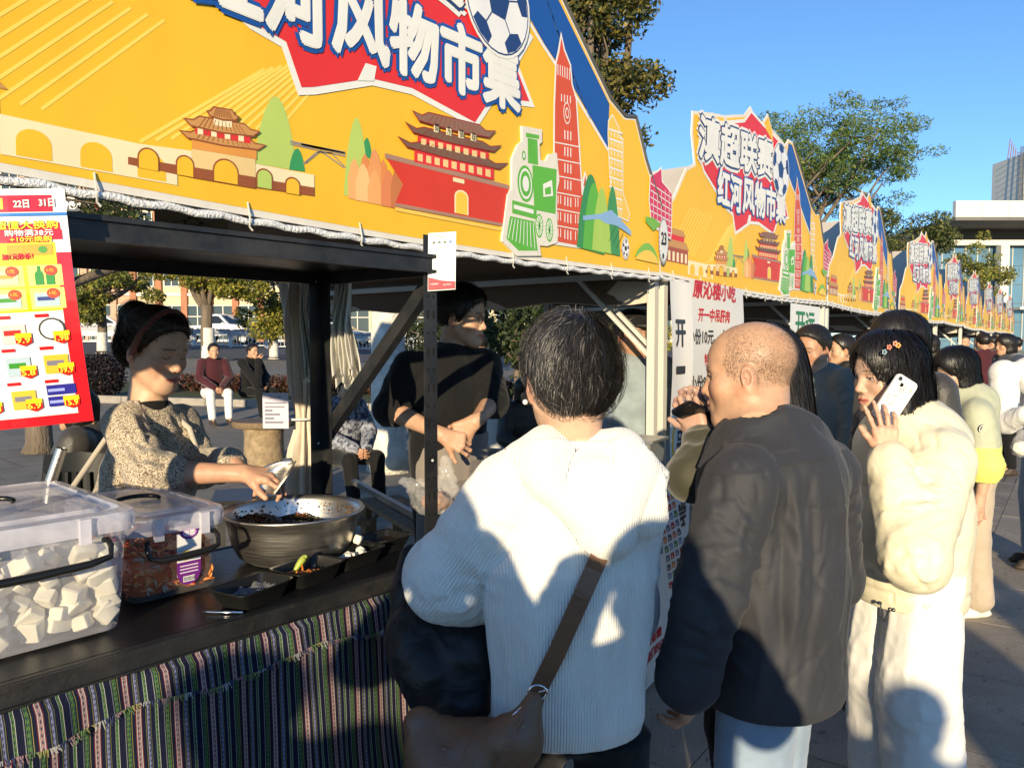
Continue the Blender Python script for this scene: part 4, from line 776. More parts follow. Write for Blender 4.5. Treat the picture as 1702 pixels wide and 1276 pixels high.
def product(x, y, w, h, kind):
    cols = [lin((60, 140, 50)), lin((190, 40, 40)), lin((230, 150, 40)), lin((120, 120, 130)), lin((50, 60, 130)), lin((200, 120, 120))]
    if kind == 0:
        for q in (0, 1): PS.poly([(x+w*(.2+.32*q), y+h*.05), (x+w*(.45+.32*q), y+h*.05), (x+w*(.45+.32*q), y+h*.6), (x+w*(.38+.32*q), y+h*.75), (x+w*(.38+.32*q), y+h*.95), (x+w*(.29+.32*q), y+h*.95), (x+w*(.29+.32*q), y+h*.75), (x+w*(.2+.32*q), y+h*.6)], cols[0], 3)
    elif kind == 1:
        for q in range(5): PS.poly([(x+w*.08, y+h*(.15+.13*q)), (x+w*.9, y+h*(.25+.12*q)), (x+w*.92, y+h*(.31+.12*q)), (x+w*.1, y+h*(.24+.13*q))], [lin((90, 150, 60)), lin((130, 180, 90)), lin((70, 130, 50))][q % 3], 3+.1*q)
    elif kind == 2:
        PS.ell(x+w*.5, y+h*.55, w*.4, h*.4, (.05, .05, .05), 3); PS.ell(x+w*.5, y+h*.55, w*.34, h*.34, (.7, .7, .7), 3.4)
    elif kind == 3:
        for q in range(16): PS.ell(x+w*(.15+.2*(q % 4)), y+h*(.15+.2*(q//4)), w*.09, h*.09, lin((222, 140, 130)), 3)
    elif kind == 4:
        for q in (0, 1): PS.rect(x+w*.06, y+h*(.12+.42*q), w*.88, h*.36, lin((48, 48, 140)), 3); PS.rect(x+w*.1, y+h*(.24+.42*q), w*.5, h*.1, lin((150, 160, 220)), 3.4)
    elif kind == 5:
        for q in range(4): PS.rect(x+w*(.12+.2*q), y+h*.12, w*.15, h*.7, [lin((214, 140, 140)), lin((190, 60, 70)), (.06, .05, .05), lin((214, 140, 140))][q], 3)
    else:
        PS.rect(x+w*.12, y+h*.12, w*.72, h*.66, [lin((190, 214, 160)), lin((236, 180, 60)), lin((170, 190, 200)), lin((230, 200, 190))][kind % 4], 3); PS.rect(x+w*.2, y+h*.4, w*.5, h*.18, cols[kind % 6], 3.3)
def price(x, y, w, h, s): PS.poly([(x, y+h*.3), (x, y+h), (x+w, y+h), (x+w, y+h*.3), (x+w*.5, y)], lin((216, 40, 34)), 4); PS.rect(x, y+h*.75, w, h*.4, lin((250, 200, 40)), 4.2); PS.text(s, x+w*.08, y+h*.3, w*.84, h*.5, lin((255, 225, 70)), 5, .0003)
xs = [w_-.30, w_-.24, w_-.182, w_-.122, w_-.066]; cw = .05
for j, y in enumerate((.258, .216)):
    for i, x in enumerate(xs[1:]):
        PS.rect(x, y, cw, .038, lin((252, 236, 120)), 1.8); product(x, y, cw, .038, [[7, 9, 8, 0], [1, 11, 6, 10]][j][i]); PS.ell(x+cw*.68, y+.028, .0095, .0095, lin((222, 70, 30)), 4); PS.text('1元', x+cw*.58, y+.025, .010, .006, YLP, 5)
for j, (y, ks, ps) in enumerate(((.150, (1, 1, 7, 2), ('8.1', '8.1', '9.9', '1.98')), (.090, (3, 3, 6, 9), ('13.9', '13.9', '5.8', '39.9')), (.028, (5, 5, 9, 4), ('15.8', '15.8', '6.9', '15.9')))):
    for i, x in enumerate(xs[1:]):
        product(x, y, cw, .052, ks[i]); price(x+cw*.52, y, .024, .021, ps[i]); PS.rect(x+.002, y+.051, .02, .006, RDP, 2.2)
PS.rect(.0, .2, 0.001, .001, RDP) if False else None
PS.done()
# payment notice on the front post (its code is left blank)
fo_ = W(711, 484, 2.055); FE = (W(757, 481, 2.06)-fo_); FU = (W(712, 388, 2.05)-fo_)
FL = Sheet('payment_notice', 'small white payment notice with red foot taped to the black post', 'notice', fo_, FE, FU, FE.length, FU.length, bend=lambda u, v: .004*sin(v*16), seg=(3, 10))
fw, fh = FE.length, FU.length; MAR = lin((150, 26, 50))
FL.poly([(.001, .002), (fw-.001, .002), (fw-.001, fh*.14), (fw*.5, fh*.17), (.001, fh*.24)], MAR, 1); FL.text('中国银联', fw*.08, fh*.1, fw*.3, fh*.03, (.7, .7, .7), 2); FL.text('云闪付', fw*.55, fh*.08, fw*.3, fh*.03, (.7, .7, .7), 2)
for i, c in enumerate(((.06, .06, .06), (.06, .10, .12), (.06, .12, .08), (.05, .15, .35))): FL.ell(fw*(.2+.2*i), fh*.83, fw*.055, fw*.055, c, 1.5)
FL.rect(fw*.3, fh*.92, fw*.4, fh*.014, (.2, .2, .2), 1.5); FL.rect(fw*.33, fh*.73, fw*.36, fh*.012, (.3, .3, .3), 1.5); FL.rect(fw*.2, fh*.30, fw*.62, fh*.010, (.35, .3, .3), 1.5)
FL.done()
# ornamental cardboard on the upper shelf
cbo = W(257, 379, 1.85); ce = W(381, 391, 2.0)-cbo; cu_ = Vector((0, 0, 1))
pm('card', (1, 1, 1), .8, attr=True, var=.1, scale=12)
CB = Sheet('cardboard_panel', 'tan cardboard panel with an oval ornament leaning on the upper shelf', 'cardboard', R(cbo.dot(_ra), cbo.dot(_rb), UZ+.002), ce, cu_, ce.length*.98, .085, bg=(.50, .38, .23), mat='card', seg=(4, 3))
cw_, chh = CB.w, .085; DB = (.10, .06, .035)
for q, (rx, ry) in enumerate(((.34, .30), (.12, .40), (.22, .20))): CB.ell(cw_*.5, chh*.5, cw_*rx, chh*ry, DB, 1+q, 26); CB.ell(cw_*.5, chh*.5, cw_*rx-.002, chh*ry-.002, (.50, .38, .23), 1.4+q, 26)
for q in range(10): a = 2*pi*q/10; CB.ell(cw_*.5+cw_*.14*cos(a), chh*.5+chh*.42*sin(a), .004, .004, DB, 4.2, 8)
CB.text('天下中国茶', cw_*.24, chh*.42, cw_*.52, chh*.17, DB, 5); CB.done()
# ================================================================= hanging bags
pm('bag_white', (.70, .68, .62), .5, var=.1, scale=6, transl=.35, bump=.5, bscale=25, bdist=.01)
def bag_bundle(px0, px1, py0, py1, d, label, seed):
    rn = random.Random(seed); top = W((px0+px1)/2-5, py0, d); bot = W((px0+px1)/2, py1, d); wd_ = (px1-px0)/FPX*d; r = thing('plastic_bag_bundle', label, 'bags', bot)
    for k in range(3):
        m = MB(); ph = rn.uniform(0, 6)
        def f(u, v):
            ww = wd_*(.20+.35*min(1, v*1.8)+.45*max(0, v-.55)); x = (u-.5)*ww; c = top.lerp(bot, v)
            return c + _cr*(x+.012*sin(v*5+ph)) + Vector((_cf.x, _cf.y, 0))*(.018*sin(u*19+ph+v*2)*(.4+v)+k*.012) + Vector((0, 0, -.014*sin(u*13+ph)*v - .02*k*v))
        m.grid(f, 36, 20); m.build('bag', 'bag_white', r, smooth=True)
    h = MB(); h.tube([top+Vector((0, 0, .0)), top+Vector((0, 0, .03))], .006, 6); h.build('hook', 'steel_white', r)
bag_bundle(545, 603, 448, 620, 2.42, 'bundle of white plastic carrier bags hanging on the rear post', 3)
bag_bundle(500, 524, 440, 612, 2.75, 'greyer bundle of plastic bags hanging behind the rear post', 9)
# ================================================================= neighbouring stall signs
def vert_sheet(name, label, x0, x1, y, z0, z1, dy=0, bend=None, seg=(6, 14), cat='sign'):
    return Sheet(name, label, cat, (x0, y, z0), (x1-x0, dy, 0), (0, 0, 1), sqrt((x1-x0)**2+dy*dy), z1-z0, bend=bend or (lambda u, v: .006*sin(v*9)+.005*sin(u*20+v*3)), bg=(.74, .71, .66), seg=seg)
INK = (.03, .03, .032); RDI = lin((196, 20, 40))
VS = vert_sheet('hanging_sign', 'tall white cloth sign with black brush characters and a yellow ring', 3.22, 3.45, YF-.07, .62, 1.84)
hh = VS.h
for i, ch in enumerate('开一中'): VS.text(ch, .05, hh-.30-.17*i+(.045 if ch == '一' else 0), .10, .12 if ch != '一' else .028, INK, 2, .005)
n_ = 28
for i in range(n_): a = 2*pi*i/n_; a2 = 2*pi*(i+1)/n_; VS.poly([(.12+.10*cos(a), .46+.13*sin(a)), (.12+.10*cos(a2), .46+.13*sin(a2)), (.12+.078*cos(a2), .46+.105*sin(a2)), (.12+.078*cos(a), .46+.105*sin(a))], lin((240, 190, 50)), 1)
VS.text('品', .085, .41, .08, .11, INK, 2, .003)
VS.poly([(.07, .28), (.075, .25), (.10, .215), (.14, .20), (.14, .207), (.105, .223), (.085, .255), (.08, .28)], RDI, 1.5); VS.poly([(.06, .27), (.076, .30), (.095, .275)], RDI, 1.7)
VS.text('尝', .06, .06, .12, .12, INK, 2, .004); VS.done()
SK = vert_sheet('counter_skirt', 'white counter skirt with red slogan below the brush sign', 2.86, 3.55, YF-.075, .03, .60, seg=(14, 8))
SK.text('上一口', .05, .24, .12, .035, RDI, 2, .0015); SK.text('享受口香嫩', .03, .17, .24, .045, RDI, 2, .0015, rise=.03); SK.text('乐在我们的店', .02, .10, .28, .045, RDI, 2, .0015, rise=.04)
SK.poly([(.16, .33), (.19, .33), (.20, .48), (.25, .57), (.21, .57), (.15, .47)], INK, 1.5); SK.poly([(.10, .36), (.16, .40), (.15, .44), (.09, .41)], INK, 1.6); SK.done()
MS = Sheet('menu_sign', 'white menu sign with red and black price lines beside the brush sign', 'sign', (3.47, YF-.05, 1.12), (1, .03, 0), (0, 0, 1), .80, .74, bend=lambda u, v: .008*sin(v*8+u*5), bg=(.74, .71, .66), seg=(10, 10))
MS.text('原沁楼小吃', .05, .66, .60, .085, RDI, 2, .004); MS.text('开一中吊肝肉', .13, .545, .42, .065, RDI, 2, .0025); MS.text('小份10元、大份20元', .0, .43, .78, .075, INK, 2, .0025); MS.text('特色吊浆粑', .22, .32, .4, .06, RDI, 2, .0025); MS.text('小份8元、大份15元', .0, .20, .78, .075, INK, 2, .0025); MS.text('凉卷粉', .22, .09, .3, .06, RDI, 2, .0025); MS.done()
KY = Sheet('green_letter_sign', 'small white sign with two green characters in the second stall', 'sign', (5.12, YF-.04, 1.52), (1, 0, 0), (0, 0, 1), .72, .30, bg=(.76, .75, .72), seg=(4, 3)); KY.text('开远', .12, .08, .46, .17, lin((30, 120, 70)), 2, .005); KY.done()
pc_ = W(1088, 822, 2.75); pe = W(1140, 808, 2.85)-pc_; pd_ = W(1113, 982, 2.78); pu = W(1088, 822, 2.75)-W(1110, 985, 2.8)
PL = Sheet('picture_list', 'paper price list of small food pictures hanging before the white skirt', 'notice', W(1110, 985, 2.80), W(1148, 960, 2.86)-W(1110, 985, 2.80), pu, .105, pu.length, seg=(5, 10), bend=lambda u, v: .006*sin(v*12))
for j in range(10):
    for i in range(4):
        x, y = .008+.024*i, .012+j*(PL.h-.03)/10; c = [lin((196, 60, 40)), lin((230, 130, 60)), lin((90, 140, 70)), lin((110, 110, 130)), lin((90, 80, 90)), lin((140, 160, 190))][(i*3+j*5) % 6 if j < 8 else (i % 2)]
        PL.rect(x, y, .018, .020, c, 1); PL.rect(x+.003, y+.005, .008, .008, (.55, .5, .45), 1.6); PL.rect(x, y+.021, .016, .004, (.15, .12, .12), 1.2)
PL.done()
# grey scale / card terminal on the neighbour's counter
pm('grey_plastic', (.16, .165, .15), .5, var=.1); g = thing('weighing_machine', 'dull grey boxy machine on a stand beside the brush sign', 'machine', W(1068, 905, 3.0)-Vector((0, 0, .25)))
c = W(1066, 758, 3.0); m = MB(); m.box(c, (.17, .14, .13), RA+.2, taper=.92); m.build('housing', 'grey_plastic', g); m = MB(); m.box(c+Vector((0, 0, .069)), (.19, .16, .010), RA+.2); m.build('pan', 'stainless_dull', g); m = MB(); m.box(c+_cr*(-.01)-Vector((_cf.x, _cf.y, 0))*.072, (.05, .004, .06), YAW-pi/2); m.build('paper_label', 'canvas_white', g)
m = MB(); m.bar(c-Vector((0, 0, .065)), c-Vector((0, 0, .93)), .04, .04); m.build('stand', 'grey_metal', g)
# low bench and metal rail between the stalls
pm('old_wood', (.20, .135, .075), .75, var=.45, scale=6, stretch=(1, 9, 9), bump=.4, bscale=20)
pm('log_wood', (.30, .22, .13), .8, var=.4, scale=14, bump=.6, bscale=16, bdist=.02)
bn = thing('wooden_bench', 'low dark wooden bench with grey rail just past the rack post', 'bench', WZ(655, 985, .35)-Vector((0, 0, .35)))
p0, p1 = WZ(588, 800, .70), WZ(712, 868, .70); dv = (p1-p0).normalized(); sd_ = Vector((dv.y, -dv.x, 0))
m = MB(); m.bar(p0, p1, .03, .03); m.build('rail', 'grey_metal', bn)
for q in (.04, .13, .22):
    m = MB(); m.bar(p0+Vector((0, 0, -.10))-sd_*q+dv*.1, p1+Vector((0, 0, -.10))-sd_*q, .08, .025); m.build('plank', 'old_wood', bn)
for e_ in (p0+dv*.15, p1-dv*.05):
    for q in (.03, .23): m = MB(); b_ = e_-sd_*q; m.bar((b_.x, b_.y, 0), (b_.x, b_.y, .585), .045, .045); m.build('leg', 'old_wood', bn)
# ================================================================= implicit-surface modelling (numpy)
def _h3(i, j, k, s):
    n = (i*374761393 + j*668265263 + k*2147483647 + s*1274126177) & 0xffffffff
    n = ((n ^ (n >> 13))*1274126177) & 0xffffffff
    return ((n ^ (n >> 16)) & 0xffff)/65535.0
def vnoise(P, s=0):
    P = np.asarray(P, float); I = np.floor(P).astype(np.int64); f = P-I; f = f*f*(3-2*f); out = 0
    for dx in (0, 1):
        for dy in (0, 1):
            for dz in (0, 1):
                w = (f[..., 0] if dx else 1-f[..., 0])*(f[..., 1] if dy else 1-f[..., 1])*(f[..., 2] if dz else 1-f[..., 2])
                out = out + w*_h3(I[..., 0]+dx, I[..., 1]+dy, I[..., 2]+dz, s)
    return out
def fbm(P, s=0, o=3): return sum(vnoise(np.asarray(P)*2**k, s+k)*.5**k for k in range(o))/sum(.5**k for k in range(o))
class SDF:
    def __init__(s, lo, hi, h):
        s.h = h; s.lo = np.array(lo, float); s.n = np.ceil((np.array(hi, float)-s.lo)/h).astype(int)+1
        s.a = np.full(s.n, .3, np.float32)
    def win(s, lo, hi):
        i0 = np.clip(np.floor((np.array(lo)-s.lo)/s.h).astype(int), 0, s.n-1); i1 = np.clip(np.ceil((np.array(hi)-s.lo)/s.h).astype(int)+1, 1, s.n)
        if (i1 <= i0).any(): return None
        ax = [(s.lo[d]+np.arange(i0[d], i1[d])*s.h).astype(np.float32) for d in range(3)]
        return tuple(slice(i0[d], i1[d]) for d in range(3)), ax[0][:, None, None], ax[1][None, :, None], ax[2][None, None, :]
    def op(s, sl, d, k, mode):
        A = s.a[sl]
        if mode == 'u':
            if k > 0: hh = np.clip(.5+.5*(d-A)/k, 0, 1); s.a[sl] = d*(1-hh)+A*hh-k*hh*(1-hh)
            else: s.a[sl] = np.minimum(A, d)
        elif mode == 's':
            if k > 0: hh = np.clip(.5-.5*(A+d)/k, 0, 1); s.a[sl] = A*(1-hh) - d*hh + k*hh*(1-hh)
            else: s.a[sl] = np.maximum(A, -d)
    def rc(s, a, b, ra, rb=None, k=.02, flat=None, mode='u'):
        a = np.array(a, float); b = np.array(b, float); rb = ra if rb is None else rb
        m = max(ra, rb)*(max(1, flat[1]) if flat else 1)+k+3*s.h; w = s.win(np.minimum(a, b)-m, np.maximum(a, b)+m)
        if w is None: return s
        sl, X, Y, Z = w; d = b-a; L2 = max(float(d@d), 1e-9)
        px, py, pz = X-a[0], Y-a[1], Z-a[2]; t = np.clip((px*d[0]+py*d[1]+pz*d[2])/L2, 0, 1)
        qx, qy, qz = px-t*d[0], py-t*d[1], pz-t*d[2]
        if flat:
            n = np.array(flat[0], float); n /= np.linalg.norm(n); c = (qx*n[0]+qy*n[1]+qz*n[2])*(1/flat[1]-1); qx, qy, qz = qx+c*n[0], qy+c*n[1], qz+c*n[2]
            dist = (np.sqrt(qx*qx+qy*qy+qz*qz)-(ra+(rb-ra)*t))*min(1, (1+flat[1])/2)
        else: dist = np.sqrt(qx*qx+qy*qy+qz*qz)-(ra+(rb-ra)*t)
        s.op(sl, dist, k, mode); return s
    def el(s, c, r, k=.02, R=None, mode='u'):
        c = np.array(c, float); r = np.array(r, float); m = r.max()+k+3*s.h; w = s.win(c-m, c+m)
        if w is None: return s
        sl, X, Y, Z = w; px, py, pz = X-c[0], Y-c[1], Z-c[2]
        if R is not None:
            R = np.array(R); px, py, pz = [px*R[0, i]+py*R[1, i]+pz*R[2, i] for i in range(3)]
        k0 = np.sqrt((px/r[0])**2+(py/r[1])**2+(pz/r[2])**2); k1 = np.sqrt((px/r[0]**2)**2+(py/r[1]**2)**2+(pz/r[2]**2)**2)+1e-9
        s.op(sl, k0*(k0-1)/k1, k, mode); return s
    def chain(s, pts, rs, k=.02, **kw):
        for i in range(len(pts)-1): s.rc(pts[i], pts[i+1], rs[i], rs[i+1], k, **kw)
        return s
    def cut(s, p, n, k=.01):
        """remove what lies on the side the normal points to"""
        p = np.array(p, float); n = np.array(n, float); n /= np.linalg.norm(n); sl, X, Y, Z = s.win(s.lo-1, s.lo+s.n*s.h+1)
        d = -((X-p[0])*n[0]+(Y-p[1])*n[1]+(Z-p[2])*n[2]); s.op(sl, d, k, 's'); return s
    def sample(s, P):
        q = (P-s.lo)/s.h; q = np.clip(q, 0, s.n-1.001); i = np.floor(q).astype(int); f = q-i; out = 0
        for dx in (0, 1):
            for dy in (0, 1):
                for dz in (0, 1):
                    w = (f[:, 0] if dx else 1-f[:, 0])*(f[:, 1] if dy else 1-f[:, 1])*(f[:, 2] if dz else 1-f[:, 2]); out = out + w*s.a[i[:, 0]+dx, i[:, 1]+dy, i[:, 2]+dz]
        return out
    def grad(s, P):
        e = s.h; g = np.stack([s.sample(P+np.eye(3)[d]*e)-s.sample(P-np.eye(3)[d]*e) for d in range(3)], 1); return g/(np.linalg.norm(g, axis=1, keepdims=True)+1e-9)
    def mesh(s):
        a = s.a.copy(); a[0], a[-1] = .1, .1; a[:, 0], a[:, -1] = .1, .1; a[:, :, 0], a[:, :, -1] = .1, .1
        ins = a < 0; cnt = 0
        for dx in (0, 1):
            for dy in (0, 1):
                for dz in (0, 1): cnt = cnt + ins[dx:ins.shape[0]-1+dx, dy:ins.shape[1]-1+dy, dz:ins.shape[2]-1+dz].astype(np.int8)
        I = np.argwhere((cnt > 0) & (cnt < 8)); idx = np.full(cnt.shape, -1, np.int64); idx[I[:, 0], I[:, 1], I[:, 2]] = np.arange(len(I))
        acc = np.zeros((len(I), 3)); num = np.zeros(len(I)); C = [(x, y, z) for x in (0, 1) for y in (0, 1) for z in (0, 1)]
        for p in C:
            for d in range(3):
                if p[d]: continue
                q = list(p); q[d] = 1
                v0 = a[I[:, 0]+p[0], I[:, 1]+p[1], I[:, 2]+p[2]]; v1 = a[I[:, 0]+q[0], I[:, 1]+q[1], I[:, 2]+q[2]]; m = (v0 < 0) != (v1 < 0)
                t = np.where(m, v0/(v0-v1+1e-12*(v0 == v1)), 0); pt = np.array(p, float)[None].repeat(len(I), 0); pt[:, d] += t; acc += pt*m[:, None]; num += m
        V = (I+acc/num[:, None])*s.h+s.lo; F = []
        for d in range(3):
            o1, o2 = [(1, 2), (2, 0), (0, 1)][d]
            A = [slice(None)]*3; B = [slice(None)]*3; A[d] = slice(0, -1); B[d] = slice(1, None)
            ch = np.argwhere(ins[tuple(A)] != ins[tuple(B)]); ch = ch[(ch[:, o1] > 0) & (ch[:, o2] > 0)]
            sgn = ins[ch[:, 0], ch[:, 1], ch[:, 2]]; e1 = np.eye(3, dtype=int)[o1]; e2 = np.eye(3, dtype=int)[o2]
            g = lambda off: idx[(ch-off)[:, 0], (ch-off)[:, 1], (ch-off)[:, 2]]
            Q = np.stack([g(e1+e2), g(e2), g(0*e1), g(e1)], 1); Q[~sgn] = Q[~sgn][:, ::-1]; F.append(Q)
        F = np.concatenate(F); F = F[(F >= 0).all(1)]; return V, F
def vnormals(V, F):
    n = np.cross(V[F[:, 2]]-V[F[:, 0]], V[F[:, 3]]-V[F[:, 1]]); N_ = np.zeros_like(V)
    for i in range(4): np.add.at(N_, F[:, i], n)
    return N_/(np.linalg.norm(N_, axis=1, keepdims=True)+1e-12)
def np_mesh(name, V, F, mat, cols=None, attrs=None, smooth=True):
    me = bpy.data.meshes.new(name); V = np.asarray(V, np.float32); F = np.asarray(F); k = F.shape[1]
    me.vertices.add(len(V)); me.vertices.foreach_set('co', V.ravel()); me.loops.add(F.size); me.loops.foreach_set('vertex_index', F.ravel().astype(np.int32))
    me.polygons.add(len(F)); me.polygons.foreach_set('loop_start', np.arange(0, F.size, k, dtype=np.int32))
    if smooth: me.polygons.foreach_set('use_smooth', np.ones(len(F), bool))
    me.update(calc_edges=True); me.materials.append(MATS[mat] if isinstance(mat, str) else mat)
    if cols is not None:
        ca = me.color_attributes.new('Col', 'FLOAT_COLOR', 'POINT'); c4 = np.ones((len(V), 4), np.float32); c4[:, :3] = cols; ca.data.foreach_set('color', c4.ravel())
    for nm, arr in (attrs or {}).items(): at = me.attributes.new(nm, 'FLOAT', 'POINT'); at.data.foreach_set('value', np.asarray(arr, np.float32))
    return me
def sdf_obj(name, sdf, mat, parent=None, disp=None, cols=None, xf=None, attrs=None):
    """mesh a field; disp(V,N)->amount, cols(V)->rgb; xf = (R,t) to parent space"""
    V, F = sdf.mesh(); 
    if disp is not None: Nn = vnormals(V, F); V = V+Nn*disp(V, Nn)[:, None]
    c = cols(V) if callable(cols) else cols; at = {k: f(V) for k, f in (attrs or {}).items()}
    if xf is not None: V = V @ np.array(xf[0]).T + np.array(xf[1])
    return mesh_obj(name, np_mesh(name, V, F, mat, c, at), parent)
def seg_t(V, a, b):
    a, b = np.array(a, float), np.array(b, float); d = b-a; L = np.linalg.norm(d); d = d/L; q = V-a; t = q@d; r = q-t[:, None]*d; return t, L, r, d
def crease(V, a, b, rad, amp, fl, fa=1.4, seed=0, end=.3, sharp=1.6):
    """rings of cloth folds round the limb a-b"""
    t, L, r, d = seg_t(V, a, b); rr = np.linalg.norm(r, axis=1); u = np.array(Vector(d).orthogonal().normalized()); w = np.cross(d, u)
    c = (r@u)/(rr+1e-6); s_ = (r@w)/(rr+1e-6)
    n = vnoise(np.stack([t*fl+.8*c, c*fa+5, s_*fa+5], 1), seed); n2 = vnoise(np.stack([t*fl*2.1-.9*s_, c*fa*1.6+9, s_*fa*1.6+3], 1), seed+5)
    ridge = (1-np.abs(2*n-1))**sharp*.7+(1-np.abs(2*n2-1))**sharp*.3
    wgt = np.clip((rad*1.7-rr)/(rad*.5), 0, 1)*np.clip((t+end*L)/(.3*L), 0, 1)*np.clip((L+end*L-t)/(.3*L), 0, 1); return amp*(ridge-.45)*wgt
def drape(V, amp, fx, fz, seed=0):
    n = fbm(np.stack([V[:, 0]*fx, V[:, 1]*fx, V[:, 2]*fz], 1)+7, seed, 3); return amp*(1-np.abs(2*n-1)*1.6)
def rot3(yaw=0, pitch=0, roll=0):
    """yaw about z (positive turns left), pitch about x (positive looks up), roll about y"""
    return np.array(Matrix.Rotation(yaw, 3, 'Z') @ Matrix.Rotation(pitch, 3, 'X') @ Matrix.Rotation(roll, 3, 'Y'))
pm('skin', (1, 1, 1), .46, attr=True, var=.10, scale=60, sss=.12, bump=.28, bscale=520, bdist=.0010, spec=.45)
pm('hair', (1, 1, 1), .42, attr=True, var=.1, scale=30, spec=.55)
for nm in ('skin',): MATS[nm].node_tree.nodes['Principled BSDF'].inputs['Subsurface Scale'].default_value = .006
# ----------------------------------------------------------------- head
def head_sdf(p, h):
    """p: parameters; eye line at z=0, y forward. returns SDF in head space"""
    g = lambda k, d: p.get(k, d); ws = g('w', 1.0)
    S = SDF((-.105, -.135, -.27), (.105, .135, .15), h)
    fat = g('fat', 0)
    S.el((0, -.015, .038), (.077*ws, .097, .084), .0)
    S.el((0, .028, .028), (.064*ws, .062, .066), .03)
    S.el((0, .026, -.038), (.060*ws+fat*.6, .062, .074), .03)
    for s in (-1, 1):
        S.rc((s*(.057*ws+fat*.3), -.002, -.045), (s*(.024+g('jaw', 0)), .062, -.100), .018+fat*.5, .016, .035)
        S.el((s*.043*ws, .058, -.030), (.022+fat*.4, .020, .020+fat*.3), .030)
        S.rc((s*.012, .084, .017), (s*.046, .066, .017), .0095, .0085, .018)
    S.el((0, .068, -.104), (.022, .018, .017), .030)
    if fat: S.el((0, .035, -.118), (.045, .045, .022), .03); 
    # sockets
    for s in (-1, 1): S.el((s*.031, .090, -.003), (.019, .012, .011), .012, mode='s')
    # eyeballs / lids
    for s in (-1, 1):
        S.el((s*.0315, .0685, -.003), (.0150, .0145, .0125), .003)
        S.rc((s*.017, .0815, .0005), (s*.031, .0845, .0045), .0028, .0030, .004); S.rc((s*.031, .0845, .0045), (s*.045, .0755, .001), .0030, .0026, .004)
        S.rc((s*.018, .0805, -.0085), (s*.043, .0755, -.0085), .0024, .0022, .005)
    # nose
    nl = g('nose', 1.0)
    S.rc((0, .0835, .006), (0, .100*1.0+.006*(nl-1), -.034), .0072, .0098*nl, .014); S.el((0, .1015+.006*(nl-1), -.037), (.0105*nl, .0095, .0088), .008)
    for s in (-1, 1): S.el((s*.0120*nl, .0925, -.0415), (.0070, .0090, .0068), .006); S.el((s*.0062, .099, -.0475), (.0034, .0045, .0030), .003, mode='s')
    # mouth
    S.el((0, .078, -.069), (.026, .016, .020), .02)
    lp_ = g('lips', 1.0)
    S.chain([(-.0235, .0830, -.0705), (-.008, .0945, -.0655), (0, .0948, -.0668), (.008, .0945, -.0655), (.0235, .0830, -.0705)], [.0024, .0042*lp_, .0040*lp_, .0042*lp_, .0024], .005)
    S.chain([(-.0215, .0830, -.0730), (0, .0930, -.0775), (.0215, .0830, -.0730)], [.0024, .0054*lp_, .0024], .005)
    S.chain([(-.024, .0865, -.0712), (0, .0985, -.0712), (.024, .0865, -.0712)], [.0008, .0012, .0008], .003, mode='s')
    # ears
    for s in (-1, 1):
        Re = rot3(-s*.35, 0, 0) @ rot3(0, -.12, -s*.08)
        ex = s*(.077*ws)
        S.el((ex+s*.004, -.012, -.008), (.0065, .0185, .0300), .008, Re); S.el((ex+s*.003, -.006, -.034), (.006, .010, .010), .006)
        S.el((ex+s*.010, -.007, -.004), (.0050, .0105, .0180), .004, Re, mode='s')
        S.el((ex+s*.008, -.002, -.012), (.0032, .0052, .006), .003)
    # neck
    nb = np.array(g('neckbase', (0, -.045, -.22))); nr = g('neck', .056)
    S.rc((0, -.028, -.05), nb, nr*.98, nr*1.05, .03); S.rc(nb, nb+np.array((0, .0, -.06)), nr*1.1, nr*1.5, .03)
    return S
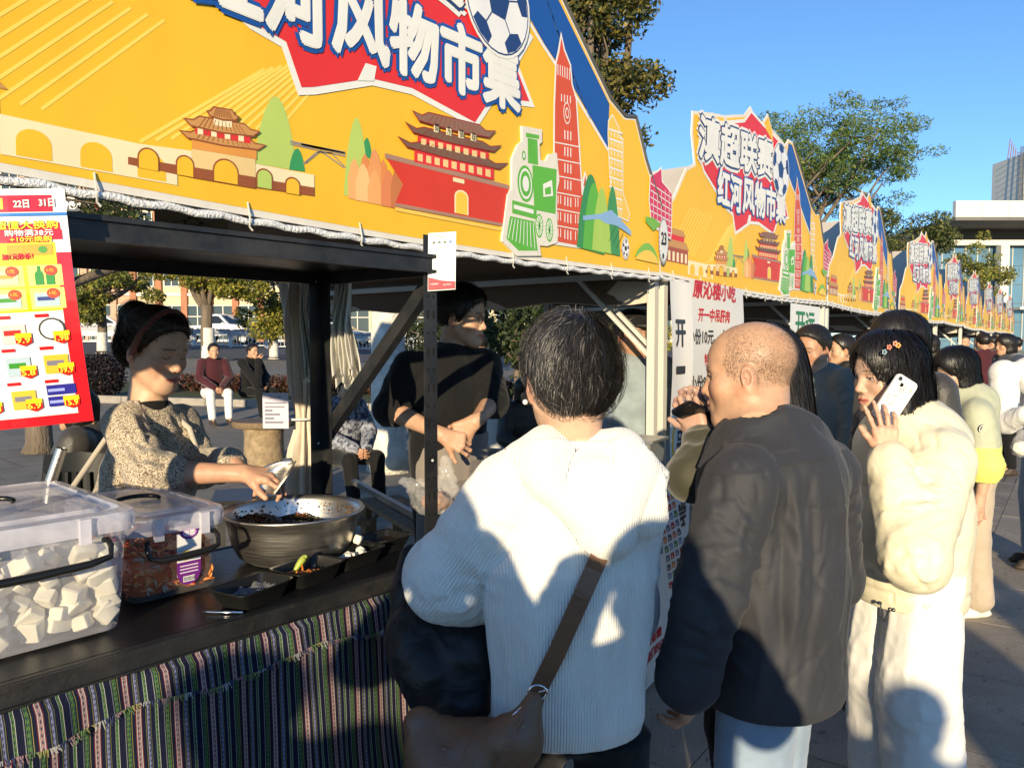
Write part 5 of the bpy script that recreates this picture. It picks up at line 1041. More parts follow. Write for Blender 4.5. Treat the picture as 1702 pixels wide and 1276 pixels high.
def head_colors(p, V):
    base = np.array(p.get('skin', (.50, .30, .19))); n = len(V); x, y, z = V.T; c = np.tile(base, (n, 1))
    def blend(w, col): nonlocal c; w = np.clip(w, 0, 1)[:, None]; c = c*(1-w)+np.array(col)*w
    gs = lambda cx, cy_, cz, rx, ry, rz: np.exp(-(((np.abs(x)-cx)/rx)**2+((y-cy_)/ry)**2+((z-cz)/rz)**2))
    red = base*np.array((1.04, .72, .66)); blush = p.get('blush', .5)
    blend(gs(.045, .06, -.033, .022, .03, .02)*blush, red); blend(gs(0, .105, -.038, .012, .014, .012)*.5*blush, red)
    ear = np.clip((np.abs(x)-.076*p.get('w', 1))/.006, 0, 1)*(np.abs(y+.01) < .035)*(np.abs(z) < .05); blend(ear*.45, red)
    if p.get('nolips') is None:
        lip = np.clip(1.25-np.sqrt((x/.0245)**2+((z+.0715)/.0090)**2), 0, 1)*(y > .078); blend(np.clip(lip*3, 0, 1)*p.get('lipstr', .8), p.get('lip', (.42, .13, .11)))
        blend(np.exp(-((z+.0712)/.0016)**2)*(np.abs(x) < .024)*(y > .078)*.75, (.12, .03, .03))
    bt = p.get('brow', .0038); bz = .0195-.10*np.maximum(np.abs(x)-.034, 0)+.002
    brow = np.exp(-((z-bz)/bt)**2)*np.clip((np.abs(x)-.012)/.005, 0, 1)*np.clip((.052-np.abs(x))/.006, 0, 1)*(y > .05); blend(brow*p.get('browstr', .8), (.030, .022, .018))
    op = p.get('eye', .5)             # 0 closed, 1 open
    ez = -.003
    if op > .05:
        hgt = .0060*op; q = ((np.abs(x)-.0310)/.0135)**2+((z-ez+.0008)/hgt)**2; ball = np.clip((1.1-q)*3, 0, 1)*(y > .066); blend(ball, (.60, .56, .52))
        gx, gzz = p.get('gaze', (0, 0)); sx = np.sign(x); q = ((x-sx*.0310-gx)/.0062)**2+((z-ez-gzz)/.0062)**2; blend(ball*np.clip((1.15-q)*4, 0, 1), (.018, .012, .010))
        lash = np.exp(-((z-(ez+hgt*np.sqrt(np.clip(1-((np.abs(x)-.031)/.0145)**2, 0, 1))))/.0016)**2)*(np.abs(np.abs(x)-.031) < .0145)*(y > .062)
    else: lash = np.exp(-((z-(ez-.0065+.006*(((np.abs(x)-.031)/.0145)**2)))/.0017)**2)*(np.abs(np.abs(x)-.031) < .0150)*(y > .062)
    blend(lash*.9, (.02, .014, .012))
    st = p.get('stubble')            # shaved head: greyish scalp with short hair at sides and back
    if st:
        ear_back = np.clip((-.0-y)/.02, 0, 1); low = np.clip((z+.055)/.012, 0, 1)*np.clip((.062-z)/.035, 0, 1)
        side = np.clip((.048-y)/.03, 0, 1)*np.clip((z+.055)/.012, 0, 1)*np.clip((.105-z)/.075, 0, 1)*np.clip((z-(-.035+.5*np.maximum(y+.02, 0)))/.016, 0, 1)
        grain = vnoise(V*420, 3)*.6+vnoise(V*900, 4)*.6; blend(side*np.clip(grain*.8-.12, 0, .55), (.17, .125, .10))
        top = np.clip((z-.05)/.03, 0, 1)*np.clip((.055-y)/.03, 0, 1); blend(top*np.clip(grain-.62, 0, .3), (.16, .12, .09))
    gr = vnoise(V*55, 9)[:, None]; g2 = vnoise(V*260, 4)[:, None]; g3 = fbm(V*24, 6)[:, None]; c = c*(1-.14*(g3-.5)*np.array((.4, 1.2, 1.3))); return c*(.90+.12*gr+.09*g2)
# ----------------------------------------------------------------- hair
def strands(S, roots, dirf, length, n_seg, width, col, cvar=.3, lift=.0015, seed=0, gravity=0, curl=0, keep=True, taper=.25, release=None):
    rg = np.random.default_rng(seed); n = len(roots); P = roots.copy(); Lr = length*(.6+.6*rg.random(n)) if np.isscalar(length) else length
    pts = [P.copy()]; nrm = [S.grad(P)]; jit = rg.normal(0, 1, (n, 3)); off = lift*(.2+rg.random(n)*1.2); fr_ = np.zeros(n)
    for k in range(n_seg):
        g = S.grad(P); d = dirf(P, g, k/n_seg, jit); d = d-(d*g).sum(1, keepdims=True)*g*(1 if keep else .3); d = d+curl*jit*np.sin(3*k/n_seg+jit[:, :1]); d[:, 2] -= gravity*k/n_seg
        d /= np.linalg.norm(d, axis=1, keepdims=True)+1e-9; P = P+d*(Lr/n_seg)[:, None]
        if keep:
            v = S.sample(P); push = (off-v); free = np.zeros(n, bool) if release is None else release(P); push = np.where(free, np.maximum(push, 0), push); P = P+S.grad(P)*push[:, None]
        pts.append(P.copy()); nrm.append(g)
    V = []; m = n_seg+1
    A = np.stack(pts, 1); G = np.stack(nrm, 1); T = np.gradient(A, axis=1); side = np.cross(T, G); side /= np.linalg.norm(side, axis=2, keepdims=True)+1e-9
    wd = width*np.linspace(1, taper, m)[None, :, None]*(.6+.8*rg.random((n, 1, 1)))
    L_ = A-side*wd; Rr = A+side*wd+G*.0004; V = np.stack([L_, Rr], 2).reshape(-1, 3); base = np.arange(n)[:, None]*m*2; j = np.arange(n_seg)[None]*2
    F = np.stack([base+j, base+j+1, base+j+3, base+j+2], 2).reshape(-1, 4); c = np.array(col)[None]*(1-cvar+2*cvar*rg.random((n, 1))); C = np.repeat(c, m*2, 0); return V, F, C
def sample_roots(V, n, seed=0, mask=None):
    rg = np.random.default_rng(seed); I = np.arange(len(V)) if mask is None else np.flatnonzero(mask); return V[rg.choice(I, n)]+rg.normal(0, .0012, (n, 3))
def merge(parts):
    Vs, Fs, Cs = [], [], []; o = 0
    for V, F, C in parts: Vs.append(V); Fs.append(F+o); Cs.append(np.asarray(C)); o += len(V)
    return np.concatenate(Vs), np.concatenate(Fs), np.concatenate(Cs)
# ----------------------------------------------------------------- hands
def hand_sdf(S, wrist, d, nrm, side, curls, s=1.0, spread=.12, thumb=(.55, .6, .25), thumb_curl=.3, fl=None, ft=.86):
    """d: finger direction, nrm: palm normal (out of the palm), side: +1/-1 for which side the thumb is on (along t = d x nrm)"""
    d = np.array(d, float); d /= np.linalg.norm(d); nrm = np.array(nrm, float); nrm -= d*(nrm@d); nrm /= np.linalg.norm(nrm); t = np.cross(d, nrm)*side; w = np.array(wrist, float)
    off = [.030, .010, -.010, -.028]; ln = fl or [.92, 1.0, .94, .76]
    S.rc(w-d*.03*s, w+d*.02*s, .024*s, .026*s, .02, flat=(nrm, .75))
    for i in range(4):
        kn = w+d*(.088-.006*abs(i-1))*s+t*off[i]*s; S.rc(w+d*.012*s+t*off[i]*.45*s, kn, .0155*s, .0120*s, .010)
        dirv = d+t*(spread*(1.5-i)*.6); dirv /= np.linalg.norm(dirv); p = kn; cur = curls[i] if hasattr(curls[i], '__len__') else (curls[i], curls[i]*1.1, curls[i]*.7); ang = 0
        for q, (l, r0, r1) in enumerate(((.043, .0098, .0088), (.027, .0088, .0080), (.021, .0080, .0066))):
            ang += cur[q]; dv = dirv*cos(ang)+nrm*sin(ang); e = p+dv*l*ln[i]*s; S.rc(p, e, r0*s*ft, r1*s*ft, .004); S.el(e, (r1*s*ft*1.06,)*3, .003) if q < 2 else None; p = e
    S.rc(w+d*.02*s+t*.016*s, w+d*.045*s+t*.036*s+nrm*.010*s, .017*s, .0145*s, .012)
    p = w+d*.045*s+t*.036*s+nrm*.010*s; td = d*thumb[0]+t*thumb[1]+nrm*thumb[2]; td /= np.linalg.norm(td)
    e = p+td*.034*s; S.rc(p, e, .0120*s, .0104*s, .006); td2 = td*cos(thumb_curl)+d*sin(thumb_curl); td2 /= np.linalg.norm(td2); S.rc(e, e+td2*.026*s, .0104*s, .0082*s, .004); return S
# ================================================================= people
V3 = lambda p: np.array([p[0], p[1], p[2]], float)
UP = np.array((0, 0, 1.)); CR = V3(_cr); CFH = np.array((cos(YAW), sin(YAW), 0)); IML = YAW+pi/2; IMR = YAW-pi/2      # facing angles: image-left / image-right
def fabric(name, col, rough=.85, fine=500, famp=.3, var=.12, scale=5, sheen=.3, spec=.25, coarse=0, cscale=14, attr=False, speck=None):
    m, t, b = nodes(name); L = t.links; tc = N(t, 'ShaderNodeTexCoord'); s = tc.outputs['Object']
    n1 = N(t, 'ShaderNodeTexNoise'); n1.inputs['Scale'].default_value = scale; n1.inputs['Detail'].default_value = 6; L.new(s, n1.inputs['Vector'])
    mr = N(t, 'ShaderNodeMapRange'); mr.inputs[1].default_value = .25; mr.inputs[2].default_value = .75; mr.inputs[3].default_value = 1-var; mr.inputs[4].default_value = 1+var*.6; L.new(n1.outputs[0], mr.inputs[0])
    mx = N(t, 'ShaderNodeMix', data_type='RGBA', blend_type='MULTIPLY'); mx.inputs[0].default_value = 1; L.new(mr.outputs[0], mx.inputs[7])
    if attr: a = N(t, 'ShaderNodeVertexColor', layer_name='Col'); L.new(a.outputs[0], mx.inputs[6])
    elif speck:
        n3 = N(t, 'ShaderNodeTexNoise'); n3.inputs['Scale'].default_value = speck[0]; n3.inputs['Detail'].default_value = 2; L.new(s, n3.inputs['Vector']); cr = N(t, 'ShaderNodeValToRGB'); L.new(n3.outputs[0], cr.inputs[0])
        cr.color_ramp.elements[0].position = .38; cr.color_ramp.elements[0].color = (*speck[1], 1); cr.color_ramp.elements[1].position = .58; cr.color_ramp.elements[1].color = (*col, 1); L.new(cr.outputs[0], mx.inputs[6])
    else: mx.inputs[6].default_value = (*col, 1)
    L.new(mx.outputs[2], b.inputs['Base Color']); b.inputs['Roughness'].default_value = rough; b.inputs['Sheen Weight'].default_value = sheen; b.inputs['Specular IOR Level'].default_value = spec
    n2 = N(t, 'ShaderNodeTexNoise'); n2.inputs['Scale'].default_value = fine; n2.inputs['Detail'].default_value = 2; L.new(s, n2.inputs['Vector'])
    bp = N(t, 'ShaderNodeBump'); bp.inputs['Strength'].default_value = famp; bp.inputs['Distance'].default_value = .0015; L.new(n2.outputs[0], bp.inputs['Height']); nrm = bp.outputs[0]
    if coarse:
        n4 = N(t, 'ShaderNodeTexNoise'); n4.inputs['Scale'].default_value = cscale; n4.inputs['Detail'].default_value = 3; n4.inputs['Distortion'].default_value = 1.2; L.new(s, n4.inputs['Vector'])
        b2 = N(t, 'ShaderNodeBump'); b2.inputs['Strength'].default_value = coarse; b2.inputs['Distance'].default_value = .012; L.new(n4.outputs[0], b2.inputs['Height']); L.new(nrm, b2.inputs['Normal']); nrm = b2.outputs[0]
    L.new(nrm, b.inputs['Normal']); MATS[name] = m; return m
def knit(name, col):
    m = fabric(name, col, .95, 700, .5, .06, 9, .6, .15); t = m.node_tree; L = t.links; b = t.nodes['Principled BSDF']
    a = N(t, 'ShaderNodeAttribute', attribute_name='rib'); mu = N(t, 'ShaderNodeMath', operation='MULTIPLY'); mu.inputs[1].default_value = 2*pi/.0056; L.new(a.outputs['Fac'], mu.inputs[0]); sn = N(t, 'ShaderNodeMath', operation='SINE'); L.new(mu.outputs[0], sn.inputs[0])
    prev = b.inputs['Normal'].links[0].from_socket; bp = N(t, 'ShaderNodeBump'); bp.inputs['Strength'].default_value = .42; bp.inputs['Distance'].default_value = .0026; L.new(sn.outputs[0], bp.inputs['Height']); L.new(prev, bp.inputs['Normal']); L.new(bp.outputs[0], b.inputs['Normal']); return m
knit('white_knit', (.80, .78, .71)); fabric('charcoal_nylon', (.034, .035, .041), .66, 900, .3, .2, 7, .05, .3, .35, 9); fabric('cream_nylon', (.74, .68, .50), .50, 700, .1, .06, 5, 0, .4, .30, 13)
fabric('sweater', (.60, .52, .40), .95, 420, .9, .1, 6, .3, .1, .35, 60, speck=(250, (.13, .085, .055))); fabric('black_cloth', (.008, .008, .009), .85, 600, .3, .2, 8, .1, .2); fabric('apron_beige', (.48, .43, .36), .8, 500, .3, .1, 20); fabric('apron_taupe', (.22, .19, .165), .85, 500, .3, .1, 6)
fabric('denim_light', (.26, .34, .44), .85, 700, .6, .3, 7, .2, .2, .2, 16); fabric('denim_dark', (.035, .05, .085), .85, 700, .5, .25, 7); fabric('white_cotton', (.76, .75, .72), .8, 500, .25, .05, 6, .2, .2, .25, 10); fabric('sage_nylon', (.33, .34, .23), .6, 700, .2, .08, 5, .1, .35, .35, 12); fabric('lime_nylon', (.62, .66, .16), .6, 700, .2, .08, 5, .1, .35, .35, 12)
fabric('khaki', (.44, .36, .27), .85, 600, .3, .1, 6, .2, .2, .25, 11); fabric('slate_cloth', (.10, .125, .125), .8, 600, .3, .15, 6, .15, .25, .25, 10); fabric('denim_jacket', (.26, .31, .34), .85, 500, .6, .35, 9, .1, .2, .3, 18); fabric('maroon', (.055, .008, .014), .8, 500, .3, .2, 6); fabric('dark_olive', (.05, .05, .03), .6, 500, .3, .2, 6); fabric('grey_puffer', (.045, .042, .040), .5, 500, .3, .2, 6, .1, .4, .6, 9)
fabric('leather_brown', (.17, .085, .045), .42, 300, .35, .25, 8, 0, .5, .3, 20); fabric('headband', (.16, .045, .03), .7, 500, .3, .15, 8); fabric('black_nylon', (.007, .007, .009), .5, 600, .2, .2, 7, .05, .4, .6, 12); fabric('patterned', (.30, .32, .38), .8, 400, .3, .1, 6, .2, .2, speck=(30, (.03, .035, .06)))
pm('sole', (.70, .66, .58), .7, var=.1); pm('pearl', (.85, .83, .80), .15, var=.02, coat=1); pm('glass_dark', (.01, .01, .012), .08, var=0); pm('phone_case', (.72, .71, .69), .22, var=.04, scale=40, coat=.5); pm('shoe_dark', (.05, .035, .025), .6)
DKH = (.016, .013, .012); BLK_H = (.010, .009, .009)
def stroke_w(V, pl, w):
    """falloff of a fold laid along a polyline on the cloth, thinning to its ends"""
    best = np.full(len(V), 9.); tt = np.zeros(len(V)); n = len(pl)-1
    for i in range(n):
        a, b = pl[i], pl[i+1]; d = b-a; L2 = d@d+1e-9; t = np.clip(((V-a)@d)/L2, 0, 1); r = np.linalg.norm(V-a-t[:, None]*d, axis=1); m = r < best; best = np.where(m, r, best); tt = np.where(m, (i+t)/n, tt)
    return np.exp(-(best/w)**2)*np.sqrt(np.clip(np.sin(np.pi*np.clip(tt, .02, .98))*1.6, 0, 1))
def poly_in(Q, poly, soft):
    """1 inside the outline, falling to 0 over soft units"""
    x, y = Q.T; ins = np.zeros(len(Q), bool); dist = np.full(len(Q), 1e9); n = len(poly)
    for i in range(n):
        (x0, y0), (x1, y1) = poly[i], poly[(i+1) % n]; c = ((y0 > y) != (y1 > y)) & (x < (x1-x0)*(y-y0)/((y1-y0) or 1e-9)+x0); ins ^= c
        d = np.array((x1-x0, y1-y0)); t = np.clip(((x-x0)*d[0]+(y-y0)*d[1])/(d@d), 0, 1); dist = np.minimum(dist, np.hypot(x-x0-t*d[0], y-y0-t*d[1]))
    sd_ = np.where(ins, dist, -dist); return np.clip(.5+sd_/(2*soft), 0, 1)
def rand_strokes(box, ang, n, ln, w, amp, seed):
    """irregular small folds over a picture region, mostly running along ang degrees"""
    rn = random.Random(seed); out = []
    for i in range(n):
        x, y = rn.uniform(box[0], box[2]), rn.uniform(box[1], box[3]); a = radians(rn.gauss(ang, 22)); l = ln*rn.uniform(.5, 1.3); k = rn.gauss(0, .16)
        out.append(([(x-l*cos(a)/2, y-l*sin(a)/2), (x+k*l*sin(a), y-k*l*cos(a)), (x+l*cos(a)/2, y+l*sin(a)/2)], w*rn.uniform(.7, 1.4), amp*rn.uniform(.5, 1.2)*rn.choice((-1, -1, 1))))
    return out
class Fig:
    def __init__(s, label, x, y, face, H=1.65, z=0.0, k=1.0, group=None):
        s.root = thing('person', label, 'person', (x, y, z), face-pi/2, group); s.H = H; s.M = Matrix.Translation((x, y, z)) @ Matrix.Rotation(face-pi/2, 4, 'Z'); s.I = s.M.inverted(); s.parts = []
        q = H/1.70; s.q = q; J = s.J = {}
        for sd, sg in (('L', -1), ('R', 1)):
            J['hip'+sd] = np.array((sg*.088, 0, .90*q)); J['kn'+sd] = np.array((sg*.095, .02, .48*q)); J['an'+sd] = np.array((sg*.10, -.015, .085*q)); J['sh'+sd] = np.array((sg*.175*q, -.012, 1.395*q)); J['el'+sd] = np.array((sg*.235*q, -.03, 1.12*q)); J['wr'+sd] = np.array((sg*.235*q, .06, .88*q))
        J['neck'] = np.array((0, -.022, 1.455*q)); J['chest'] = np.array((0, .0, 1.27*q)); J['waist'] = np.array((0, .0, 1.06*q)); J['pelvis'] = np.array((0, 0, .93*q)); J['head'] = np.array((0, .035, H-.122))
    def L(s, P): return V3(s.I @ Vector(P))
    def Wd(s, P): return s.M @ Vector(P)
    def set(s, **kw):
        """joints from world points"""
        for k, v in kw.items(): s.J[k] = s.L(v)
        return s
    def head(s, p, yaw=0, pitch=0, roll=0, h=.0027):
        s.hR = rot3(yaw, pitch, roll); s.ht = s.J['head']; p = dict(p); p['neckbase'] = s.hR.T @ (s.J['neck']-s.ht); s.hp = p; S = head_sdf(p, h); V, F = S.mesh(); C = head_colors(p, V); s.parts.append((V @ s.hR.T+s.ht, F, C)); s.hS = S; return s
    def hand(s, sd, d, nrm, side, curls, sc=1.0, h=.0028, upto=None, col=None, **kw):
        w = s.J['wr'+sd]; e = s.J['el'+sd] if upto is None else upto; d, nrm = V3(s.I.to_3x3() @ Vector(d)), V3(s.I.to_3x3() @ Vector(nrm)); c = np.array(col if col is not None else s.hp.get('skin', (.5, .3, .19)))
        lo = np.minimum(w-.15, np.minimum(e-.06, w)); hi = np.maximum(w+.15, np.maximum(e+.06, w)); lo = np.minimum(lo, w+d*.22-.06); hi = np.maximum(hi, w+d*.22+.06)
        S = SDF(lo, hi, h); S.rc(e, w, kw.pop('fr', .036), kw.pop('wr', .024), .02); hand_sdf(S, w, d, nrm, side, curls, sc, **kw); V, F = S.mesh()
        n = vnoise(V*60, 2)[:, None]; n2 = vnoise(V*18, 5)[:, None]; C = c*(.9+.2*n); C = C*(1-.25*n2*np.array((0, .6, .7))); s.parts.append((V, F, C)); return s
    def inner(s, h=.014):
        """the body under the clothes"""
        J = s.J; pts = np.array([v for v in J.values()]); S = SDF(pts.min(0)-.16, pts.max(0)+.12, h)
        S.rc(J['pelvis'], J['chest'], .10, .10, .03, flat=((0, 1, 0), .6)); S.rc(J['shL']*np.array((.8, 1, 1)), J['shR']*np.array((.8, 1, 1)), .045, .045, .03); S.rc(J['chest'], J['neck'], .06, .045, .03)
        for sd in 'LR': S.rc(J['sh'+sd], J['el'+sd], .036, .03, .02); S.rc(J['el'+sd], J['wr'+sd], .03, .022, .02); S.rc(J['hip'+sd], J['kn'+sd], .06, .042, .03); S.rc(J['kn'+sd], J['an'+sd], .042, .03, .02); S.rc(J['an'+sd], J['an'+sd]+np.array((0, .10, -.03)), .03, .022, .02)
        V, F = S.mesh(); c = np.array(s.hp.get('skin', (.5, .3, .19))); s.parts.append((V, F, np.tile(c, (len(V), 1)))); return s
    def done(s):
        V, F, C = merge(s.parts); o = mesh_obj('body', np_mesh('body', V, F, 'skin', C), s.root); return s
    def hx(s): return (s.hR, s.ht)
    # ---- garments
    def top(s, name, mat, h=.0065, hem=.80, rh=.17, rw=.165, rc_=.168, dq=.66, rs=.062, sl=(.066, .058, .046), neck=.064, folds=(.006, .006), collar=None, cuff=.0, arms='LR', extra=None, seed=0, attrs=None, bot=None, cols=None, sleeve_end=1.0, dfun=None, fl=26, hemc=(0, 0), strokes=(), neckdrop=.01, patches=()):
        J = s.J; q = s.q; hc = np.array((hemc[0], hemc[1], hem)); pts = [J[k] for k in ('shL', 'shR', 'neck', 'waist')]+[hc]+[J[a+b] for a in ('el', 'wr') for b in arms]
        pts = np.array(pts); m = max(rh, rw, rc_)+.05; S = SDF(np.minimum(pts.min(0)-.10, (np.array((-m, -m*dq-.06, hem-.03)))), np.maximum(pts.max(0)+.10, np.array((m, m*dq+.06, 0))), h); F_ = ((0, 1, 0), dq)
        S.rc(hc-UP*.05, J['waist'], rh, rw, 0, flat=F_); S.rc(J['waist'], J['chest'], rw, rc_*.97, .04, flat=F_); S.rc(J['chest'], (J['shL']+J['shR'])/2-UP*.05, rc_, rc_*.62, .06, flat=F_)
        S.rc(J['shL']*np.array((.86, 1, 1)), J['shR']*np.array((.86, 1, 1)), rs, rs, .06); S.rc((J['shL']+J['shR'])/2, J['neck']-UP*neckdrop, rs*1.1, neck, .06)
        for sd in arms:
            a, b, c = J['sh'+sd], J['el'+sd], J['wr'+sd]; se = sleeve_end[sd] if isinstance(sleeve_end, dict) else sleeve_end; c = b+(c-b)*se; S.rc(a, b, sl[0], sl[1], .03); S.rc(b, c, sl[1], sl[2], .025)
            if cuff: e = (c-b)/np.linalg.norm(c-b); S.rc(c-e*.035, c-e*.004, sl[2]+cuff, sl[2]+cuff*.8, .004); S.rc(c-e*.046, c-e*.040, sl[2]-.002, sl[2]-.002, .004)
        if extra: extra(S, J)
        S.cut(hc, (0, 0, -1), .004)
        S.rc(J['neck']-UP*.02, J['neck']+UP*.12+np.array((0, .02, 0)), neck*.86, neck*.9, .004, mode='s')
        if collar: collar(S, J)
        fa, ft = folds; ST = []
        for path, w_, am in strokes:
            pl = [s.hit(S, *p) for p in path]; pl = [p for p in pl if p is not None]; pl = [p for i, p in enumerate(pl) if i == 0 or np.linalg.norm(p-pl[0]) < .05+.0013*np.hypot(path[-1][0]-path[0][0], path[-1][1]-path[0][1])*2.4]
            if len(pl) > 1: ST.append((pl, w_, am))
        def disp(V, Nn):
            d = drape(V, ft, 9, 2.2, seed)*np.clip((V[:, 2]-hem)/.03, .25, 1)
            for sd in arms: d = d+crease(V, J['sh'+sd], J['el'+sd], sl[0], fa, fl, .9, seed+1, .1, 2.4)+crease(V, J['el'+sd], J['wr'+sd], sl[1], fa, fl*1.15, .9, seed+2, .25, 2.4)
            for pl, w_, am in ST: d = d+am*stroke_w(V, pl, w_)
            if len(patches):
                Q = s.px(V); cam_ = (Nn @ np.array(s.M.to_3x3()).T) @ np.array(_cf) < .25
                for poly_, am, soft in patches: d = d+am*poly_in(Q, poly_, soft)*cam_
            if dfun: d = d+dfun(V, Nn, J)
            return d
        o = sdf_obj(name, S, mat, s.root, disp, cols, None, attrs); s.topS = S; return o
    def legs(s, name, mat, h=.008, rt=.092, rk=.07, ra=.058, topz=None, fold=.006, seed=3, end=.03, cut=None, cols=None, dq=.72):
        J = s.J; pts = np.array([J[a+b] for a in ('hip', 'kn', 'an') for b in 'LR']); S = SDF(pts.min(0)-.17, pts.max(0)+.2, h); tz = topz or J['pelvis'][2]+.06*s.q
        S.rc(J['pelvis']+UP*.02, J['pelvis']+UP*.10, .15*s.q+.01, .145*s.q, 0, flat=((0, 1, 0), dq)); S.rc(J['hipL'], J['hipR'], .10, .10, .04)
        for sd in 'LR': S.rc(J['hip'+sd], J['kn'+sd], rt, rk, .03); S.rc(J['kn'+sd], J['an'+sd]+UP*end, rk, ra, .02)
        S.cut((0, 0, tz), (0, 0, 1), .004)
        def disp(V, Nn):
            d = 0
            for sd in 'LR': d = d+crease(V, J['hip'+sd], J['kn'+sd], rt, fold, 11, 2.2, seed, .2)+crease(V, J['kn'+sd], J['an'+sd], rk, fold, 16, 1.8, seed+1, .3)
            return d
        o = sdf_obj(name, S, mat, s.root, disp, cols); s.legS = S; return o
    def shoes(s, mat='sole', h=.005, col=None):
        J = s.J
        for sd in 'LR':
            a = J['an'+sd]; S = SDF(a+np.array((-.09, -.12, -.10)), a+np.array((.09, .22, .06)), h); z0 = a[2]-.085*s.q
            S.rc(a+np.array((0, -.03, -.045)), a+np.array((0, .13, -.055)), .042, .036, .02, flat=((1, 0, 0), 1.0)); S.rc(a, a+np.array((0, .03, -.04)), .045, .045, .02); S.rc(np.array((a[0], a[1]-.045, z0+.02)), np.array((a[0], a[1]+.15, z0+.016)), .040, .038, .006, flat=((0, 0, 1), .5)); S.cut((0, 0, z0), (0, 0, -1), .002); sdf_obj('shoe', S, mat, s.root)
        return s
    def hit(s, S, px, py, d0=.6, d1=4.0):
        """first point of a garment field met by the ray through a pixel (local space)"""
        t = np.arange(d0, d1, .004); r = V3(ray(px, py)); P = np.array(CAM)+t[:, None]*r; I = np.array(s.I); Q = P @ I[:3, :3].T+I[:3, 3]; inside = ((Q > S.lo) & (Q < S.lo+(S.n-1)*S.h)).all(1); v = np.where(inside, S.sample(Q), 1); k = np.flatnonzero(v < 0); return Q[k[0]] if len(k) else None
    def px(s, V):
        P = V @ np.array(s.M)[:3, :3].T+np.array(s.M)[:3, 3]-np.array(CAM); d = P @ np.array(_cf); return np.stack([851+FPX*(P @ np.array(_cr))/d, 638-FPX*(P @ np.array(_cu))/d], 1)
    # ---- hair
    def hair(s, build, n=2500, length=.05, seg=6, width=.0016, col=DKH, dirf=None, h=.004, cap_col=None, seed=0, mask=None, lift=.003, curl=.0, cvar=.35, release=None, gravity=0, name='hair', grey=0, fly=0):
        S = SDF((-.15, -.19, -.42), (.15, .17, .18), h); build(S); V, F = S.mesh(); g = vnormals(V, F); stre = vnoise(np.stack([np.arctan2(V[:, 0], V[:, 1]+.05)*22, V[:, 2]*12, V[:, 0]*0], 1), 3); V = V+g*((stre-.5)*.004)[:, None]
        C = np.tile(np.array(cap_col or col)*.8, (len(V), 1)); parts = [(V, F, C)]
        if dirf is None: dirf = lambda P, g_, t, j: (P-np.array((0.01, -.065, .14)))*np.array((1, 1, 1))*6+np.array((0, .1, -.55))+j*.22
        if n:
            m = mask(V) if mask else None; parts.append(strands(S, sample_roots(V, n, seed, m), dirf, length, seg, width, col, cvar, lift, seed, gravity, curl, True, .25, release))
            if fly: parts.append(strands(S, sample_roots(V, fly, seed+1, m), lambda P, g_, t, j: dirf(P, g_, t, j)+g_*.25+j*.30, length*.75, seg, width*.7, col, cvar, lift*2.2, seed+1, gravity, curl, True, .2, lambda P: np.ones(len(P), bool)))
            if grey: rg = np.random.default_rng(seed); parts = [parts[0]]+[(a, b, np.where(np.repeat(rg.random(len(a)//(2*(seg+1))) < grey, 2*(seg+1))[:, None], np.array((.16, .15, .15)), c)) for a, b, c in parts[1:]]
        V, F, C = merge(parts); V = V @ s.hR.T+s.ht; o = mesh_obj(name, np_mesh(name, V, F, 'hair', C), s.root); return o
def cap_short(S, t=.010, back=-.055, front=(.035, .03), bulge=1.0, ear=True):
    S.el((0, -.017, .040), (.077+t, .097+t, .084+t*1.15), 0); S.el((0, .02, .048), (.066+t, .062+t, .066+t), .03)
    n = np.array((0, .8, -.6)); S.cut((0, front[0], front[1]), n, .012); S.cut((0, -.09, back), (0, .25, -1), .012)
    if ear:
        for sg in (-1, 1): S.el((sg*.09, -.004, -.018), (.03, .020, .036), .008, mode='s')
def cap_bob(S, t=.014, low=-.13, front=.055, sidefwd=.03, bang=True):
    S.el((0, -.017, .040), (.077+t, .097+t, .084+t), 0); S.el((0, .02, .050), (.068+t, .064+t, .068+t), .03)
    S.rc((0, -.03, .02), (0, -.035, low+.05), .093+t*.3, .090+t*.5, .03, flat=((0, 1, 0), .95)); S.cut((0, 0, low), (0, 0, -1), .02)
    # open the face
    S.el((0, .115, -.045 if bang else -.03), (.066, .10, .098 if bang else .112), .014, mode='s'); S.rc((0, .05, -.10), (0, .05, -.30), .062, .075, .02, mode='s')
down = lambda P, g, t, j: np.array((0, -.02, -1.))[None]*.9+(P-np.array((0, -.03, .16)))*3.5*(1-min(1, t*1.6))+j*.10
TONE = (.50, .295, .185); TONE_F = (.56, .36, .25); TONE_D = (.40, .22, .135)
ribx = lambda J: (lambda V: V[:, 0])
